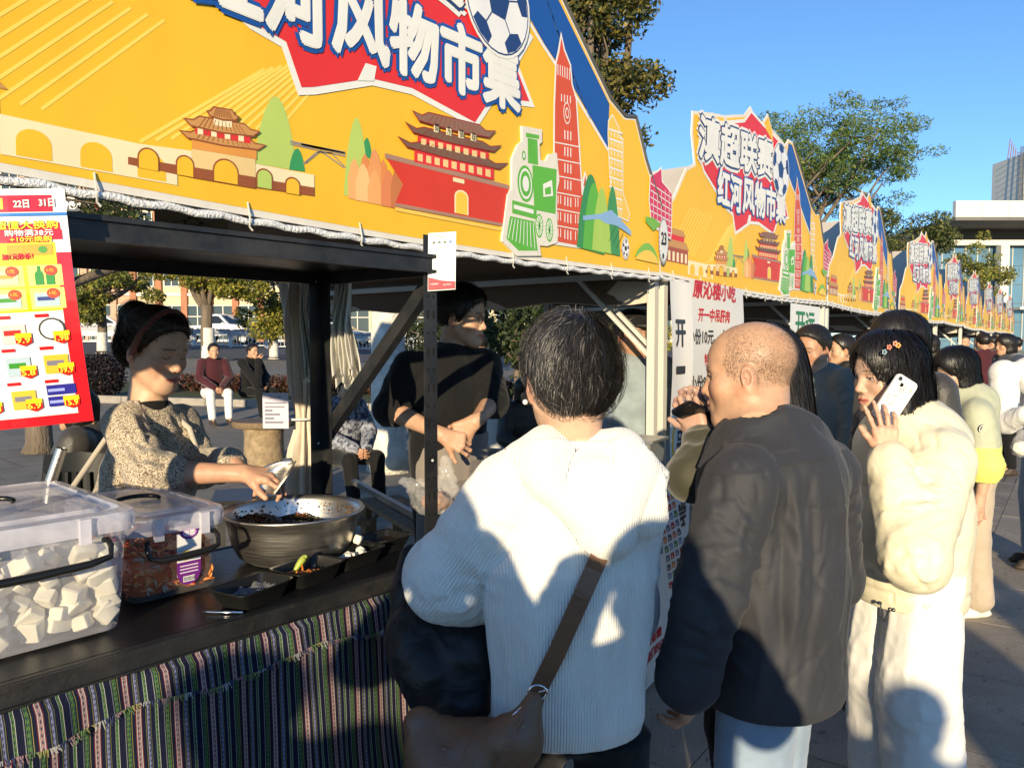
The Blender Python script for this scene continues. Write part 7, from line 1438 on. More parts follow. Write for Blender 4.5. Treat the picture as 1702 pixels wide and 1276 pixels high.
# ----------------------------------------------------------------- vendor man in black
def vendor_man():
    d0 = 3.2; x, y = wxy(745, d0+.02); f = Fig('vendor man in black polo, glasses and taupe apron looking aside under the tent', x, y, IMR-radians(42), 1.78)
    f.set(head=W(768, 527, d0), neck=W(752, 585, d0+.02), shR=W(680, 612, d0-.10), shL=W(806, 606, d0+.06), elR=W(648, 680, d0-.12), wrR=W(735, 722, d0-.30), elL=W(818, 668, d0-.08), wrL=W(790, 700, d0-.28)); J = f.J; J['chest'] = (J['shL']+J['shR'])/2-UP*.13
    f.head({'skin': (.52, .32, .21), 'eye': .6, 'neck': .054}, yaw=radians(24), pitch=radians(-5), h=.003); f.inner()
    f.hand('R', CR*.85-UP*.35, -UP*.3+CFH, -1, [.6, .7, .8, .8], h=.0034, fr=.046); f.hand('L', -CR*.75-UP*.45, CFH, 1, [.5, .6, .7, .8], h=.0034, fr=.044); f.done()
    def collar(S, J):
        n = J['neck']
        for k in range(16): a, b = 2*pi*k/16, 2*pi*(k+1)/16; S.rc(n+np.array((.07*cos(a), .066*sin(a), -.015-.02*sin(a))), n+np.array((.07*cos(b), .066*sin(b), -.015-.02*sin(b))), .015, .015, .008)
    f.top('polo_shirt', 'black_cloth', h=.0075, hem=.93, rh=.175, rw=.17, rc_=.18, dq=.7, rs=.054, sl=(.064, .060, .05), neck=.066, folds=(.008, .010), collar=collar, seed=41, sleeve_end=.10)
    S = SDF((-.25, -.22, .40), (.25, .25, 1.25), .009); S.rc((0, 0, .45), (0, 0, 1.05), .19, .180, 0, flat=((0, 1, 0), .76)); S.rc((0, 0, 1.05), (0, 0, 1.2), .18, .185, .02, flat=((0, 1, 0), .76)); S.cut((0, .0, 0), (0, -1, 0), .004); S.cut((0, 0, 1.17), (0, 0, 1), .004); S.cut((0, 0, .48), (0, 0, -1), .004); sdf_obj('apron', S, 'apron_taupe', f.root, lambda V, Nn: drape(V, .008, 11, 3, 3))
    f.legs('trousers', 'black_cloth', h=.012, ); f.shoes('shoe_dark', .01)
    f.hair(lambda S: cap_short(S, .014, back=-.045, front=(.048, .025)), 2200, length=.05, seg=5, width=.0014, col=(.012, .010, .010), h=.005, seed=15, lift=.006, fly=500)
    gl = MB()
    for sg in (-1, 1): gl.tube([f.Wd(f.hR @ np.array((sg*.031+.021*cos(a), .098-.004*abs(sg*.031+.021*cos(a))/.05, -.003+.016*sin(a)))+f.ht) for a in [2*pi*i/16 for i in range(17)]], .0013, 5, cap=False); gl.tube([f.Wd(f.hR @ np.array(q)+f.ht) for q in ((sg*.052, .094, .004), (sg*.080, .04, .006), (sg*.085, -.02, .0))], .0015, 5)
    gl.tube([f.Wd(f.hR @ np.array(q)+f.ht) for q in ((-.010, .100, -.0), (0, .104, .002), (.010, .100, 0))], .0013, 5); gl.build('glasses', 'black_plastic', f.root)
    return f
P5 = vendor_man()
# ----------------------------------------------------------------- the rest of the crowd, simpler
def person(label, px, d, face, H, head_py=None, skin=TONE, topm='black_cloth', legm='denim_dark', hair='short', haircol=DKH, hem=None, pose=None, z=0, h=.009, hh=.004, hp=None, yaw=0, pitch=0, sl=(.07, .062, .05), seed=0, x=None, y=None, shoe='shoe_dark', nstr=1200, rc_=.165, hands=True, legk=None, topk=None, group=None):
    if x is None: x, y = wxy(px, d)
    f = Fig(label, x, y, face, H, z, group=group)
    if pose: pose(f)
    f.head(dict({'skin': skin, 'eye': .5}, **(hp or {})), yaw=yaw, pitch=pitch, h=hh); f.inner(.018)
    if hands:
        for sd in 'LR':
            dr = f.J['wr'+sd]-f.J['el'+sd]; dr = f.M.to_3x3() @ Vector(dr/np.linalg.norm(dr)); f.hand(sd, dr, f.M.to_3x3() @ Vector((1 if sd == 'L' else -1, 0, -.2)), 1 if sd == 'L' else -1, [.45, .5, .55, .6], h=.0045)
    f.done(); f.top('top', topm, h=h, hem=hem if hem is not None else min(f.q*.84, f.J['pelvis'][2]-.06), sl=sl, seed=seed, rc_=rc_, folds=(.010, .009), fl=16, **(topk or {})); f.legs('trousers', legm, h=h*1.2, seed=seed+2, **(legk or {})); f.shoes(shoe, .009)
    if hair == 'short': f.hair(lambda S: cap_short(S, .013), nstr, .045, 5, .0018, haircol, h=.006, seed=seed)
    elif hair == 'bob': f.hair(lambda S: cap_bob(S, .016, low=-.10), int(nstr*1.6), .09, 7, .0016, haircol, down, h=.006, seed=seed, release=lambda P: P[:, 2] < -.07)
    elif callable(hair): hair(f)
    return f
def seated(f, knee=.46, fwd=.42, lean=.12):
    J = f.J; dz = J['hipL'][2]-knee-.03
    for k in list(J): 
        if k[:2] in ('sh', 'el', 'wr') or k in ('neck', 'chest', 'waist', 'pelvis', 'head') or k[:3] == 'hip': J[k] = J[k]-UP*dz+np.array((0, lean*max(0, (J[k][2]-.9)), 0))
    for sd, sg in (('L', -1), ('R', 1)):
        J['kn'+sd] = np.array((sg*.14, fwd, knee+.04)); J['an'+sd] = np.array((sg*.13, fwd+.06, .085)); J['el'+sd] = J['sh'+sd]+np.array((sg*.06, .10, -.25)); J['wr'+sd] = np.array((sg*.06, fwd-.06, knee+.13))
# man in slate jacket behind the shaven man
def pose_slate(f): f.set(head=W(1350, 581, 4.2), neck=W(1362, 622, 4.2))
P7 = person('older man in a slate blue jacket standing at the second stall', 1374, 4.2, IML+radians(10), 1.64, skin=TONE_D, topm='slate_cloth', legm='denim_dark', pose=pose_slate, hp={'fat': .006, 'eye': .3}, seed=51, haircol=(.02, .018, .017), rc_=.185, topk=dict(rw=.185, rh=.185, dq=.78), h=.008, hh=.0033, pitch=radians(-8), yaw=radians(28))
# girl in sage shell jacket
def pose_girl(f):
    d = 4.35; f.set(head=W(1588, 616, d), neck=W(1606, 652, d), shL=W(1625, 690, d-.16), shR=W(1600, 688, d+.17), elL=W(1640, 775, d-.20), wrL=W(1627, 838, d-.17))
def girl_hair(f): f.hair(lambda S: cap_bob(S, .018, low=-.125), 2600, .10, 8, .0013, (.010, .009, .009), down, h=.005, seed=61, lift=.004, release=lambda P: P[:, 2] < -.09)
def girl_extra(S, J): n = J['neck']; S.rc(n+np.array((-.06, -.085, -.03)), n+np.array((.06, -.085, -.03)), .048, .048, .03); S.rc(n+np.array((0, -.10, -.04)), n+np.array((0, -.12, -.12)), .05, .03, .03)
SAGE, LIME = np.array((.41, .43, .31)), np.array((.62, .66, .16)); fabric('two_tone_nylon', (1, 1, 1), .6, 700, .2, .08, 5, .1, .35, .35, 12, attr=True)
P8 = person('girl with black bob hair in a sage and lime shell jacket', 1612, 4.35, IML+radians(8), 1.56, skin=TONE_F, topm='two_tone_nylon', legm='khaki', hair=girl_hair, pose=pose_girl, seed=63, shoe='sole', h=.0075, hh=.0033, hem=.80, topk=dict(rw=.175, rh=.18, dq=.8, extra=girl_extra, cols=lambda V: np.where(((V[:, 2] < .99) & (np.abs(V[:, 0]) > .155))[:, None], LIME, SAGE)), legk=dict(rt=.095, rk=.085, ra=.085), hp={'w': .96, 'eye': .4}, sl=(.078, .075, .058), pitch=radians(-12))
_b = P8.hit(P8.topS, 1633, 713, 3.0, 5.0); bd = P8.Wd(_b)-Vector((CFH[0], CFH[1], 0))*.004 if _b is not None else Vector(W(1633, 713, 4.07)); bdg = MB(); nx_ = Vector((-CFH[0], -CFH[1], 0)).to_track_quat('Z', 'Y').to_matrix(); bdg.col = (.02, .02, .02); bdg.lathe([(0, .003), (.026, .003), (.027, -.004)], 24, bd, nx_); bdg.col = (.6, .6, .58); bdg.lathe([(.018, .0036), (.0235, .0036)], 24, bd, nx_); bdg.col = (.55, .55, .53); PB = lambda a, b: bd-Vector((CFH[0], CFH[1], 0))*.0042+Vector(CR)*a+Vector((0, 0, b)); bdg.add([PB(-.011, -.006), PB(-.004, .005), PB(0, 0), PB(.005, .008), PB(.012, -.006)], [(0, 1, 2, 3, 4)]); bdg.build('sleeve_badge', 'paper_print', P8.root)
# person in white with backpack strap, cut by the right edge
def pose_white(f):
    d = 5.2; f.set(shL=W(1668, 620, d-.18), elL=W(1672, 700, d-.22), wrL=W(1705, 690, d-.40), shR=W(1745, 615, d+.14))
P9 = person('person in a white sweatshirt and pale wide jeans with a dark backpack strap', 1742, 5.2, IML-radians(25), 1.74, skin=TONE_F, topm='white_cotton', legm='denim_light', pose=pose_white, seed=71, hem=.92, topk=dict(rw=.18, rh=.175, dq=.75), legk=dict(rt=.11, rk=.105, ra=.11), sl=(.08, .075, .055))
bp_ = thing('backpack', 'dark backpack worn over the white sweatshirt at the right edge', 'backpack', P9.root.location+Vector((0, 0, 1.0)))
m = MB(); q = P9; pts = []
for k in range(9): a = k/8; pts.append(q.Wd(np.array((-.10, -.10+.23*sin(a*pi*.62), 1.50-.36*max(0, a-.25)+.02*sin(a*pi)))))
m.tube(pts, .022, 8); m.build('strap', 'black_nylon', bp_, smooth=True); S = SDF((-.2, -.36, .9), (.2, -.05, 1.55), .012); S.rc((-.0, -.20, 1.02), (0, -.19, 1.40), .13, .11, .03, flat=((0, 1, 0), .6)); V, F = S.mesh(); V = np.array([list(bp_.matrix_basis.inverted() @ q.Wd(p)) for p in V]); mesh_obj('pack', np_mesh('pack', V, F, 'black_nylon'), bp_)
cb = W(1697, 735, 4.75); S = SDF(np.array(cb)-.12, np.array(cb)+.12, .006); S.rc(np.array(cb)+UP*.06, np.array(cb)-UP*.03, .018, .055, .02, flat=(CFH, .6)); V, F = S.mesh(); Nn = vnormals(V, F); V = V+Nn*(drape(V, .012, 30, 26, 4))[:, None]; o = mesh_obj('carrier_bag', np_mesh('carrier_bag', V-np.array(cb), F, 'film')); o.location = cb; tag(o, 'small clear bag of food held by the person in white', 'bag')
S = SDF(np.array(cb)-.1, np.array(cb)+.1, .006); S.el(np.array(cb)-UP*.035, (.035, .035, .028), 0); V, F = S.mesh(); Nn = vnormals(V, F); V = V+Nn*(drape(V, .02, 60, 60, 4))[:, None]; o = mesh_obj('snack', np_mesh('snack', V-np.array(cb), F, 'tofu')); o.location = cb; tag(o, 'pale snack lumps inside the small clear bag', 'snack')
# woman with long hair behind the shaven man, eating and filming
def pose_long(f):
    d = 2.0; f.set(head=W(1256, 622, d), elL=W(1150, 790, d-.12), wrL=W(1172, 728, d-.04), elR=W(1180, 800, d+.1), wrR=W(1210, 700, d+.02), shL=W(1230, 760, d-.10))
def long_hair(f):
    def b(S): cap_bob(S, .008, low=-.30, bang=True); S.rc((0, -.07, -.02), (.0, -.10, -.36), .060, .03, .03, flat=((1, 0, 0), 1.3))
    f.hair(b, 4200, .16, 9, .0011, (.030, .027, .026), down, h=.005, seed=81, lift=.004, release=lambda P: P[:, 2] < -.12, cvar=.6)
P6 = person('person with long straight hair in dark clothes hidden behind the shaven man', 1250, 2.04, IML-radians(4), 1.61, skin=(.46, .30, .23), topm='dark_olive', legm='black_cloth', hair=long_hair, pose=pose_long, seed=83, h=.008, hh=.0035, hands=False, pitch=radians(-8), topk=dict(sleeve_end=.9), sl=(.062, .055, .045))
P6.parts = []; P6.hand('L', UP*.75-CR*.45+CFH*.1, CFH*.6+CR*.5, 1, [(.5, .7, .5)]*4, h=.003, sc=.95); V, F, C = merge(P6.parts); mesh_obj('hand', np_mesh('hand', V, F, 'skin', C), P6.root); P6.parts = []; P6.hand('R', -CR*.55+UP*.55, CFH*.3-CR*.6, -1, [(.3, .5, .5)]*4, h=.003, sc=.92); V, F, C = merge(P6.parts); mesh_obj('hand', np_mesh('hand', V, F, 'skin', C), P6.root)
pc = W(1163, 692, 1.96); L_ax = (Vector(CR)*.72-Vector((0, 0, .35))+Vector((CFH[0], CFH[1], 0))*.35).normalized(); W_ax = (Vector((0, 0, .55))-Vector((CFH[0], CFH[1], 0))*.7); W_ax = (W_ax-L_ax*W_ax.dot(L_ax)).normalized(); Nx = L_ax.cross(W_ax)
ph = thing('mobile_phone', 'black phone held flat in front of the white brush sign', 'phone', pc); m = MB(); loft(m, [[pc+W_ax*x*s+L_ax*y*s+Nx*z for x, y in rrect(.070, .145, .012, 4)] for s, z in ((.96, -.005), (1, -.003), (1, .003), (.96, .005))], True, True); m.build('case', 'glass_dark', ph, smooth=40); m = MB(); loft(m, [[pc+W_ax*(x*s+.015)+L_ax*(y*s-.05)+Nx*z for x, y in rrect(.03, .03, .008, 4)] for s, z in ((1, .005), (.95, .0075))], False, True); m.build('camera_plate', 'black_plastic', ph)
bc = W(1195, 700, 1.98); m = MB(); m.lathe([(0, 0), (.04, 0), (.058, .05), (.060, .052), (.054, .05), (.038, .006), (0, .006)], 24, bc-Vector((0, 0, .03)), Matrix.Rotation(.35, 3, 'Y')); o = m.build('snack_bowl', 'black_plastic', smooth=40, origin=bc); tag(o, 'dark takeaway bowl held below the chin of the shaven man', 'bowl')
for k in range(2): m = MB(); m.tube([bc+Vector((0, 0, .0)), W(1166-6*k, 657+6*k, 1.97)], .0028, 6); o = m.build('chopstick', 'old_wood', origin=bc); tag(o, f'{["upper", "lower"][k]} wooden chopstick sticking out of the dark takeaway bowl', 'chopstick', 'chopsticks in the takeaway bowl')
# head behind the phone woman
def pose_back(f): f.set(head=W(1492, 573, 3.1))
P13 = person('person with swept dark hair standing right behind the phone caller', 1500, 3.1, IML+radians(15), 1.66, skin=TONE_F, topm='grey_puffer', legm='black_cloth', hair='bob', pose=pose_back, seed=91)
# man in denim jacket and cap
def capf(f):
    f.hair(lambda S: cap_short(S, .010), 600, .03, 4, .002, DKH, h=.006, seed=3); S = SDF((-.13, -.14, -.02), (.13, .22, .17), .006); S.el((0, -.012, .050), (.092, .110, .088), 0); S.cut((0, 0, .038), (0, .1, -1), .006); S.rc((0, .07, .045), (0, .145, .036), .070, .060, .01, flat=((0, 0, 1), .10)); sdf_obj('cap', S, 'black_cloth', f.root, xf=f.hx())
def pose_denim(f): d = 4.0; f.set(head=W(1052, 556, d), neck=W(1056, 600, d))
P10 = person('man in a faded denim jacket and dark cap inside the second stall', 1062, 4.0, IMR-radians(60), 1.72, skin=TONE_D, topm='denim_jacket', legm='black_cloth', hair=capf, pose=pose_denim, seed=95, h=.008, hh=.0035, topk=dict(rw=.18, rh=.175, dq=.72))
# seated men behind
def seat_it(f): seated(f)
gy = lambda px, d: gz(wxy(px, d)[1])
P11 = person('seated man in a maroon jacket and pale trousers beyond the stall', 352, 12.6, IMR-radians(55), 1.72, topm='maroon', legm='white_cotton', pose=seat_it, seed=101, z=gy(352, 12.6), h=.012, hh=.006, nstr=500)
P12 = person('seated man in black with glasses resting chin on hand', 412, 13.0, IMR-radians(30), 1.72, topm='black_cloth', legm='black_cloth', pose=lambda f: (seated(f), f.J.__setitem__('wrR', f.J['head']+np.array((.02, .16, -.16))), f.J.__setitem__('elR', np.array((.16, .40, .62)))), seed=103, z=gy(412, 13.0), h=.012, hh=.006, nstr=500)
P14 = person('person in a dark puffer coat sitting behind the speckled sweater vendor', 176, 4.6, IML, 1.66, topm='grey_puffer', legm='black_cloth', hair='bob', pose=lambda f: seated(f, lean=.25), seed=105, h=.01, hh=.006, sl=(.09, .085, .06), topk=dict(rw=.2, rh=.2, dq=.85))
P15 = person('seated person in a patterned jacket and cap behind the rear post', 566, 7.2, IMR-radians(50), 1.62, topm='patterned', legm='black_cloth', hair=capf, pose=seat_it, seed=107, z=gy(566, 7.2), h=.011, hh=.005)
P16 = person('seated person in grey at a table behind the black polo vendor', 868, 7.0, IMR-radians(70), 1.6, topm='grey_puffer', legm='black_cloth', hair='bob', pose=seat_it, seed=109, z=gy(868, 7.0), h=.011, hh=.006)
P17 = person('person in a white padded jacket far behind the vendor in black', 800, 10.5, YAW+.5, 1.66, topm='white_cotton', legm='denim_dark', seed=111, z=gy(800, 10.5), h=.011, hh=.006)
rnd = random.Random(77); cr_tops = ['black_cloth', 'grey_puffer', 'slate_cloth', 'dark_olive', 'maroon', 'denim_dark']; NM = [('black', 'black_cloth'), ('charcoal padded', 'grey_puffer'), ('slate', 'slate_cloth'), ('olive', 'dark_olive'), ('maroon', 'maroon'), ('dark denim', 'denim_dark')]
CROWD = [(1405, 6.2, 1.62, IML), (1440, 7.6, 1.68, IMR), (1462, 6.6, 1.58, YAW+pi), (1548, 9.5, 1.66, IML), (1636, 11.0, 1.70, YAW), (1676, 9.0, 1.66, IML), (1600, 13.5, 1.70, YAW+pi), (1655, 15.0, 1.7, IML), (1690, 13.0, 1.66, YAW)]
for i, (px, d, H, fc) in enumerate(CROWD):
    a, b = NM[i % 6]; w = ['facing left', 'facing right', 'facing the camera', 'facing left', 'walking away', 'with short hair', 'near the far tents', 'at the aisle end', 'near the right edge'][i]
    person(f'distant {"woman" if i % 2 else "person"} in a {a} coat {w} among the far stalls', px, d, fc, H, topm=b, legm=['denim_dark', 'black_cloth'][i % 2], hair='bob' if i % 2 else 'short', seed=120+i, h=.016, hh=.007, nstr=300, hands=False, group='shoppers among the far stalls')
# ================================================================= vegetation
pm('bark', (.16, .125, .09), .9, var=.4, scale=9, bump=.8, bscale=30, stretch=(1, 1, .25), bdist=.03)
pm('bark_pale', (.30, .25, .19), .85, var=.35, scale=6, bump=.5, bscale=24, bdist=.02)
pm('whitewash', (.66, .64, .57), .9, var=.3, scale=7, bump=.8, bscale=26, bdist=.02, dirt=.3)
pm('leaf', (1, 1, 1), .55, attr=True, var=.25, scale=.8, transl=.3, spec=.3)
def leaves(centres, radii, n, size, cols, seed=0, shell=.55, flat=.0, droop=0, aspect=.5, grain=3):
    """leaf-sized faces spread through clumps; returns V,F,C"""
    rg = np.random.default_rng(seed); centres = np.array(centres, float); radii = np.array(radii, float); k = len(centres); w = radii.prod(1)**.66; idx = rg.choice(k, n, p=w/w.sum())
    u = rg.normal(0, 1, (n, 3)); u /= np.linalg.norm(u, axis=1, keepdims=True); r = shell+(1-shell)*rg.random(n); r *= rg.random(n)**.15; P = centres[idx]+u*r[:, None]*radii[idx]
    d = rg.normal(0, 1, (n, 3)); d[:, 2] = d[:, 2]*(1-flat)-droop; d /= np.linalg.norm(d, axis=1, keepdims=True); s = rg.normal(0, 1, (n, 3)); s[:, 2] *= (1-flat); s = s-(s*d).sum(1, keepdims=True)*d; s /= np.linalg.norm(s, axis=1, keepdims=True)
    sz = size*(.6+.8*rg.random(n))[:, None]; a = P-d*sz*.5; b = P+s*sz*aspect*.5; c = P+d*sz*.5; e = P-s*sz*aspect*.5; V = np.stack([a, b, c, e], 1).reshape(-1, 3); F = np.arange(4*n).reshape(n, 4)
    cc = np.array(cols); ci = rg.integers(0, len(cc), n); cl = vnoise(centres[idx]*1.3, 3)[:, None]; C = cc[ci]*(.65+.5*rg.random((n, 1)))*(.75+.5*cl); return V, F, np.repeat(C, 4, 0)
def limb(mb, a, b, r0, r1, bend=.1, n=6, rnd=random):
    a, b = Vector(a), Vector(b); L = (b-a).length; o = Vector((rnd.uniform(-1, 1), rnd.uniform(-1, 1), rnd.uniform(-.3, .6)))*L*bend; mb.tube([a.lerp(b, i/n)+o*sin(pi*i/n) for i in range(n+1)], [r0+(r1-r0)*i/n for i in range(n+1)], 8)
def tree(name, label, base, h, crown_c, crown_r, nclump, nleaf, leafsize, cols, trunk_r=.15, white=0, seed=0, fork=.45, flat=0, clump=.35, droop=0, barkm='bark', aspect=.5, lean=(0, 0), group='trees round the market', nlimb=7):
    rn = random.Random(seed); base = Vector(base); r = thing(name, label, 'tree', base, group=group); cc = base+Vector(crown_c); cr = Vector(crown_r)
    fk = base+Vector((lean[0], lean[1], h*fork)); t = MB(); t.tube([base, base.lerp(fk, .06), base.lerp(fk, .5)+Vector((rn.uniform(-.05, .05), rn.uniform(-.05, .05), 0)), fk], [trunk_r*1.5, trunk_r*1.1, trunk_r*.95, trunk_r*.85], 14)
    C = []; Rr = []
    for k in range(nclump):
        u = Vector((rn.gauss(0, 1), rn.gauss(0, 1), rn.gauss(0, 1))).normalized()*rn.random()**.4; p = cc+Vector((u.x*cr.x, u.y*cr.y, u.z*cr.z)); C.append(p); q = clump*rn.uniform(.6, 1.3)*min(cr); Rr.append((q*1.2, q*1.2, q*(.75-.3*flat)))
    tr = t.build('trunk', barkm, r, smooth=True)
    lm = MB()
    for k in range(nlimb):
        tg = C[rn.randrange(nclump)]; limb(lm, fk-Vector((0, 0, rn.random()*h*.08)), fk.lerp(tg, .85), trunk_r*.55, trunk_r*.12, .12, 6, rn)
        for q in range(3): t2 = C[rn.randrange(nclump)]; m0 = fk.lerp(tg, rn.uniform(.4, .8)); limb(lm, m0, m0.lerp(t2, .6), trunk_r*.22, trunk_r*.05, .15, 5, rn)
    lm.build('limbs', barkm, tr, smooth=True)
    if white: w = MB(); n = 9; w.tube([base.lerp(fk, white*i/n) for i in range(n+1)], [trunk_r*(1.5 if i == 0 else 1.12-.12*i/n)*1.02+.004 for i in range(n+1)], 14); w.build('painted_band', 'whitewash', tr, smooth=True)
    V, F, Cc = leaves(C, Rr, nleaf, leafsize, cols, seed, flat=flat, droop=droop, aspect=aspect); V = V-np.array(base); mesh_obj('crown', np_mesh('crown', V, F, 'leaf', Cc, smooth=False), r); return r
YG = [(.26, .26, .045), (.34, .30, .05), (.16, .19, .04), (.38, .33, .07)]; DG = [(.045, .065, .022), (.06, .08, .025), (.035, .05, .02)]; OL = [(.15, .19, .055), (.21, .23, .065), (.11, .15, .045), (.26, .25, .08)]; AU = [(.24, .20, .04), (.16, .14, .035), (.08, .09, .03), (.30, .23, .06)]
def gp_(px, d): x, y = wxy(px, d); return (x, y, gz(y)-.01)
tree('street_tree', 'street tree with whitewashed forked trunk behind the vendor', gp_(346, 27), 6.5, (0, 0, 3.7), (2.9, 2.4, 1.5), 30, 14000, .13, YG, .21, .55, 1, .34, group='street trees')
tree('street_tree', 'bushy yellow green tree above the white car at left', gp_(170, 30), 6, (0, 0, 2.7), (2.6, 2.2, 1.4), 28, 13000, .14, OL+YG, .18, .4, 2, .35, group='street trees')
tree('street_tree', 'yellow leaved tree just left of the bunched curtain', gp_(455, 30), 6, (-.2, 0, 2.5), (1.5, 1.5, 1.5), 20, 8000, .14, YG, .16, .4, 3, .35, group='street trees')
tree('street_tree', 'dark leafy tree hanging over the left end of the stall', gp_(60, 9.5), 5, (.7, 0, 3.35), (2.3, 1.6, 1.0), 26, 7000, .075, DG+[(.10, .12, .03)], .14, 0, 4, .4, group='street trees')
tree('street_tree', 'thick pale whitewashed trunk seen behind the slanting brace', gp_(645, 9.2), 5.0, (.2, .6, 5.6), (2.0, 2.0, 1.4), 20, 5000, .09, OL, .19, .8, 5, .62, group='street trees')
tree('tall_tree', 'tall tree with yellowish sunlit leaves beside the near banner', gp_(955, 15), 11, (.25, -.35, 7.9), (1.15, 1.15, 3.0), 44, 22000, .11, AU+DG, .2, 0, 6, .45, clump=.5)
tree('feathery_tree', 'wide feathery leaved tree rising behind the second and third banners', gp_(1292, 24), 10, (.80, -1.05, 7.2), (3.3, 3.3, 1.75), 120, 30000, .13, [(.12, .22, .05), (.18, .27, .07), (.09, .16, .04), (.24, .28, .09)], .17, 0, 17, .42, flat=.15, clump=.27, droop=.4, barkm='bark', aspect=.24, nlimb=16)
tree('feathery_tree', 'darker drooping tree behind the fourth banner', gp_(1500, 27), 7, (.4, .3, 4.9), (1.9, 1.9, 1.6), 30, 13000, .15, OL+DG, .18, 0, 8, .4, clump=.36, droop=.5, aspect=.25)
tree('sapling', 'thin small tree in front of the glass building', gp_(1622, 44), 7.5, (0, 0, 5.6), (1.6, 1.6, 2.2), 22, 5500, .17, YG+OL, .10, 0, 9, .5, clump=.4)
for i, (px, d, w, t_) in enumerate(((860, 17, 1.6, 'dark evergreen shrub behind the vendor in black polo'), (925, 20, 1.8, 'dark evergreen shrub behind the grey haired head'), (1010, 26, 2.6, 'sunlit yellowish shrub seen past the denim jacket man'), (735, 26, 1.8, 'dark shrub beside the whitewashed trunk'))):
    tree('garden_shrub', t_, gp_(px, d), 3.2, (0, 0, 1.5), (w, w, 1.25), 20, 6000, .12, YG if i == 2 else DG, .10, 0, 30+i, .3, clump=.42, group='garden shrubs')
def bush(label, px, d, r, cols, n, size, seed, zc=None):
    b = Vector(gp_(px, d)); o = thing('round_bush', label, 'bush', b, group='clipped bushes'); V, F, C = leaves([(b.x, b.y, b.z+r[2]*.95)], [r], n, size, cols, seed, shell=.75); mesh_obj('foliage', np_mesh('foliage', V-np.array(b), F, 'leaf', C, smooth=False), o); s = MB(); s.tube([b, b+Vector((0, 0, r[2]*.8))], [.06, .03], 8); s.build('stem', 'bark', o)
bush('round dark purple clipped bush left of the vendor', 165, 15, (.52, .52, .50), [(.030, .020, .026), (.045, .03, .032), (.02, .018, .02)], 5000, .06, 41)
# red hedge along the garden: leaves past counting
rg = np.random.default_rng(5); hx_, hy = [], []
P0 = Vector(gp_(300, 17)); P1_ = Vector(gp_(900, 19)); cts = []; 
for i in range(60): p = P0.lerp(P1_, i/59); cts.append((p.x, gz(p.y)*0+p.y, gz(p.y)+.22))
V, F, C = leaves(cts, [(.34, .34, .24)]*60, 16000, .07, [(.10, .03, .025), (.16, .06, .045), (.06, .03, .02), (.20, .11, .08), (.07, .06, .02)], 6, shell=.6); o = mesh_obj('hedge', np_mesh('hedge', V, F, 'leaf', C, smooth=False)); tag(o, 'low reddish hedge running behind the seated men', 'hedge', kind='stuff')
lw = MB(); A = [Vector(gp_(px, d)) for px, d in ((60, 14.5), (1000, 15.5), (1000, 19.5), (60, 18.5))]; lw.grid(lambda u, v: (lambda p: (p.x, p.y, gz(p.y)+.02))(A[0].lerp(A[1], u).lerp(A[3].lerp(A[2], u), v)), 14, 4); tag(lw.build('lawn', 'grassy'), kind='structure')
kb = MB(); pm('kerb_stone', (.32, .29, .25), .85, var=.2, scale=8, bump=.3); a, b = A[0].copy(), A[1].copy()
for i in range(14): p, q = a.lerp(b, i/14), a.lerp(b, (i+.985)/14); kb_ = MB(); kb_.bar((p.x, p.y, gz(p.y)+.06), (q.x, q.y, gz(q.y)+.06), .16, .14); k0 = kb_.build('kerb_stone', 'kerb_stone', GROUND)
# ================================================================= road, barrier, cars
rd = MB(); q = [Vector(gp_(px, d)) for px, d in ((-400, 26), (1300, 34), (1700, 75), (-900, 60))]; rd.grid(lambda u, v: (lambda p: (p.x, p.y, gz(p.y)+.012))(q[0].lerp(q[1], u).lerp(q[3].lerp(q[2], u), v)), 30, 12); tag(rd.build('road', 'asphalt'), kind='structure')
pm('barrier_paint', (.60, .62, .63), .5, var=.12); pm('box_white', (.34, .36, .39), .55, var=.1); pm('flowers', (1, 1, 1), .8, attr=True)
B0, B1_ = Vector(gp_(-60, 38)), Vector(gp_(900, 42)); nb = 16
fb = None
for i in range(nb):
    p, q = B0.lerp(B1_, i/nb), B0.lerp(B1_, (i+.96)/nb); z = gz(p.y)+.012; d = (q-p).normalized(); nn = Vector((d.y, -d.x, 0))
    if fb is None: fb = thing('road_barrier', 'white metal road barrier with flower boxes along the street', 'barrier', (p.x, p.y, z))
    m = MB(); 
    for zz in (.10, .58): m.bar((p.x, p.y, z+zz), (q.x, q.y, z+zz), .05, .05)
    for k in range(9): c = p.lerp(q, (k+.5)/9); m.bar((c.x, c.y, z+.10), (c.x, c.y, z+.58), .025, .025)
    for e in (p, q): m.bar((e.x, e.y, z), (e.x, e.y, z+.66), .07, .07)
    m.build('rail_panel', 'barrier_paint', fb); m = MB(); m.bar((p.x, p.y, z+.76), (q.x, q.y, z+.76), .30, .26); m.build('planter_box', 'box_white', fb)
    V, F, C = leaves([tuple(p.lerp(q, (k+.5)/6)+Vector((0, 0, .94))) for k in range(6)], [(.35, .25, .10)]*6, 420, .07, [(.35, .08, .12), (.10, .12, .03), (.05, .06, .02), (.45, .25, .25)], 50+i); V = V-np.array((p.x*0+fb.location.x, fb.location.y, fb.location.z)); tag(mesh_obj('flowers', np_mesh('flowers', V, F, 'leaf', C, smooth=False), fb), kind='stuff')
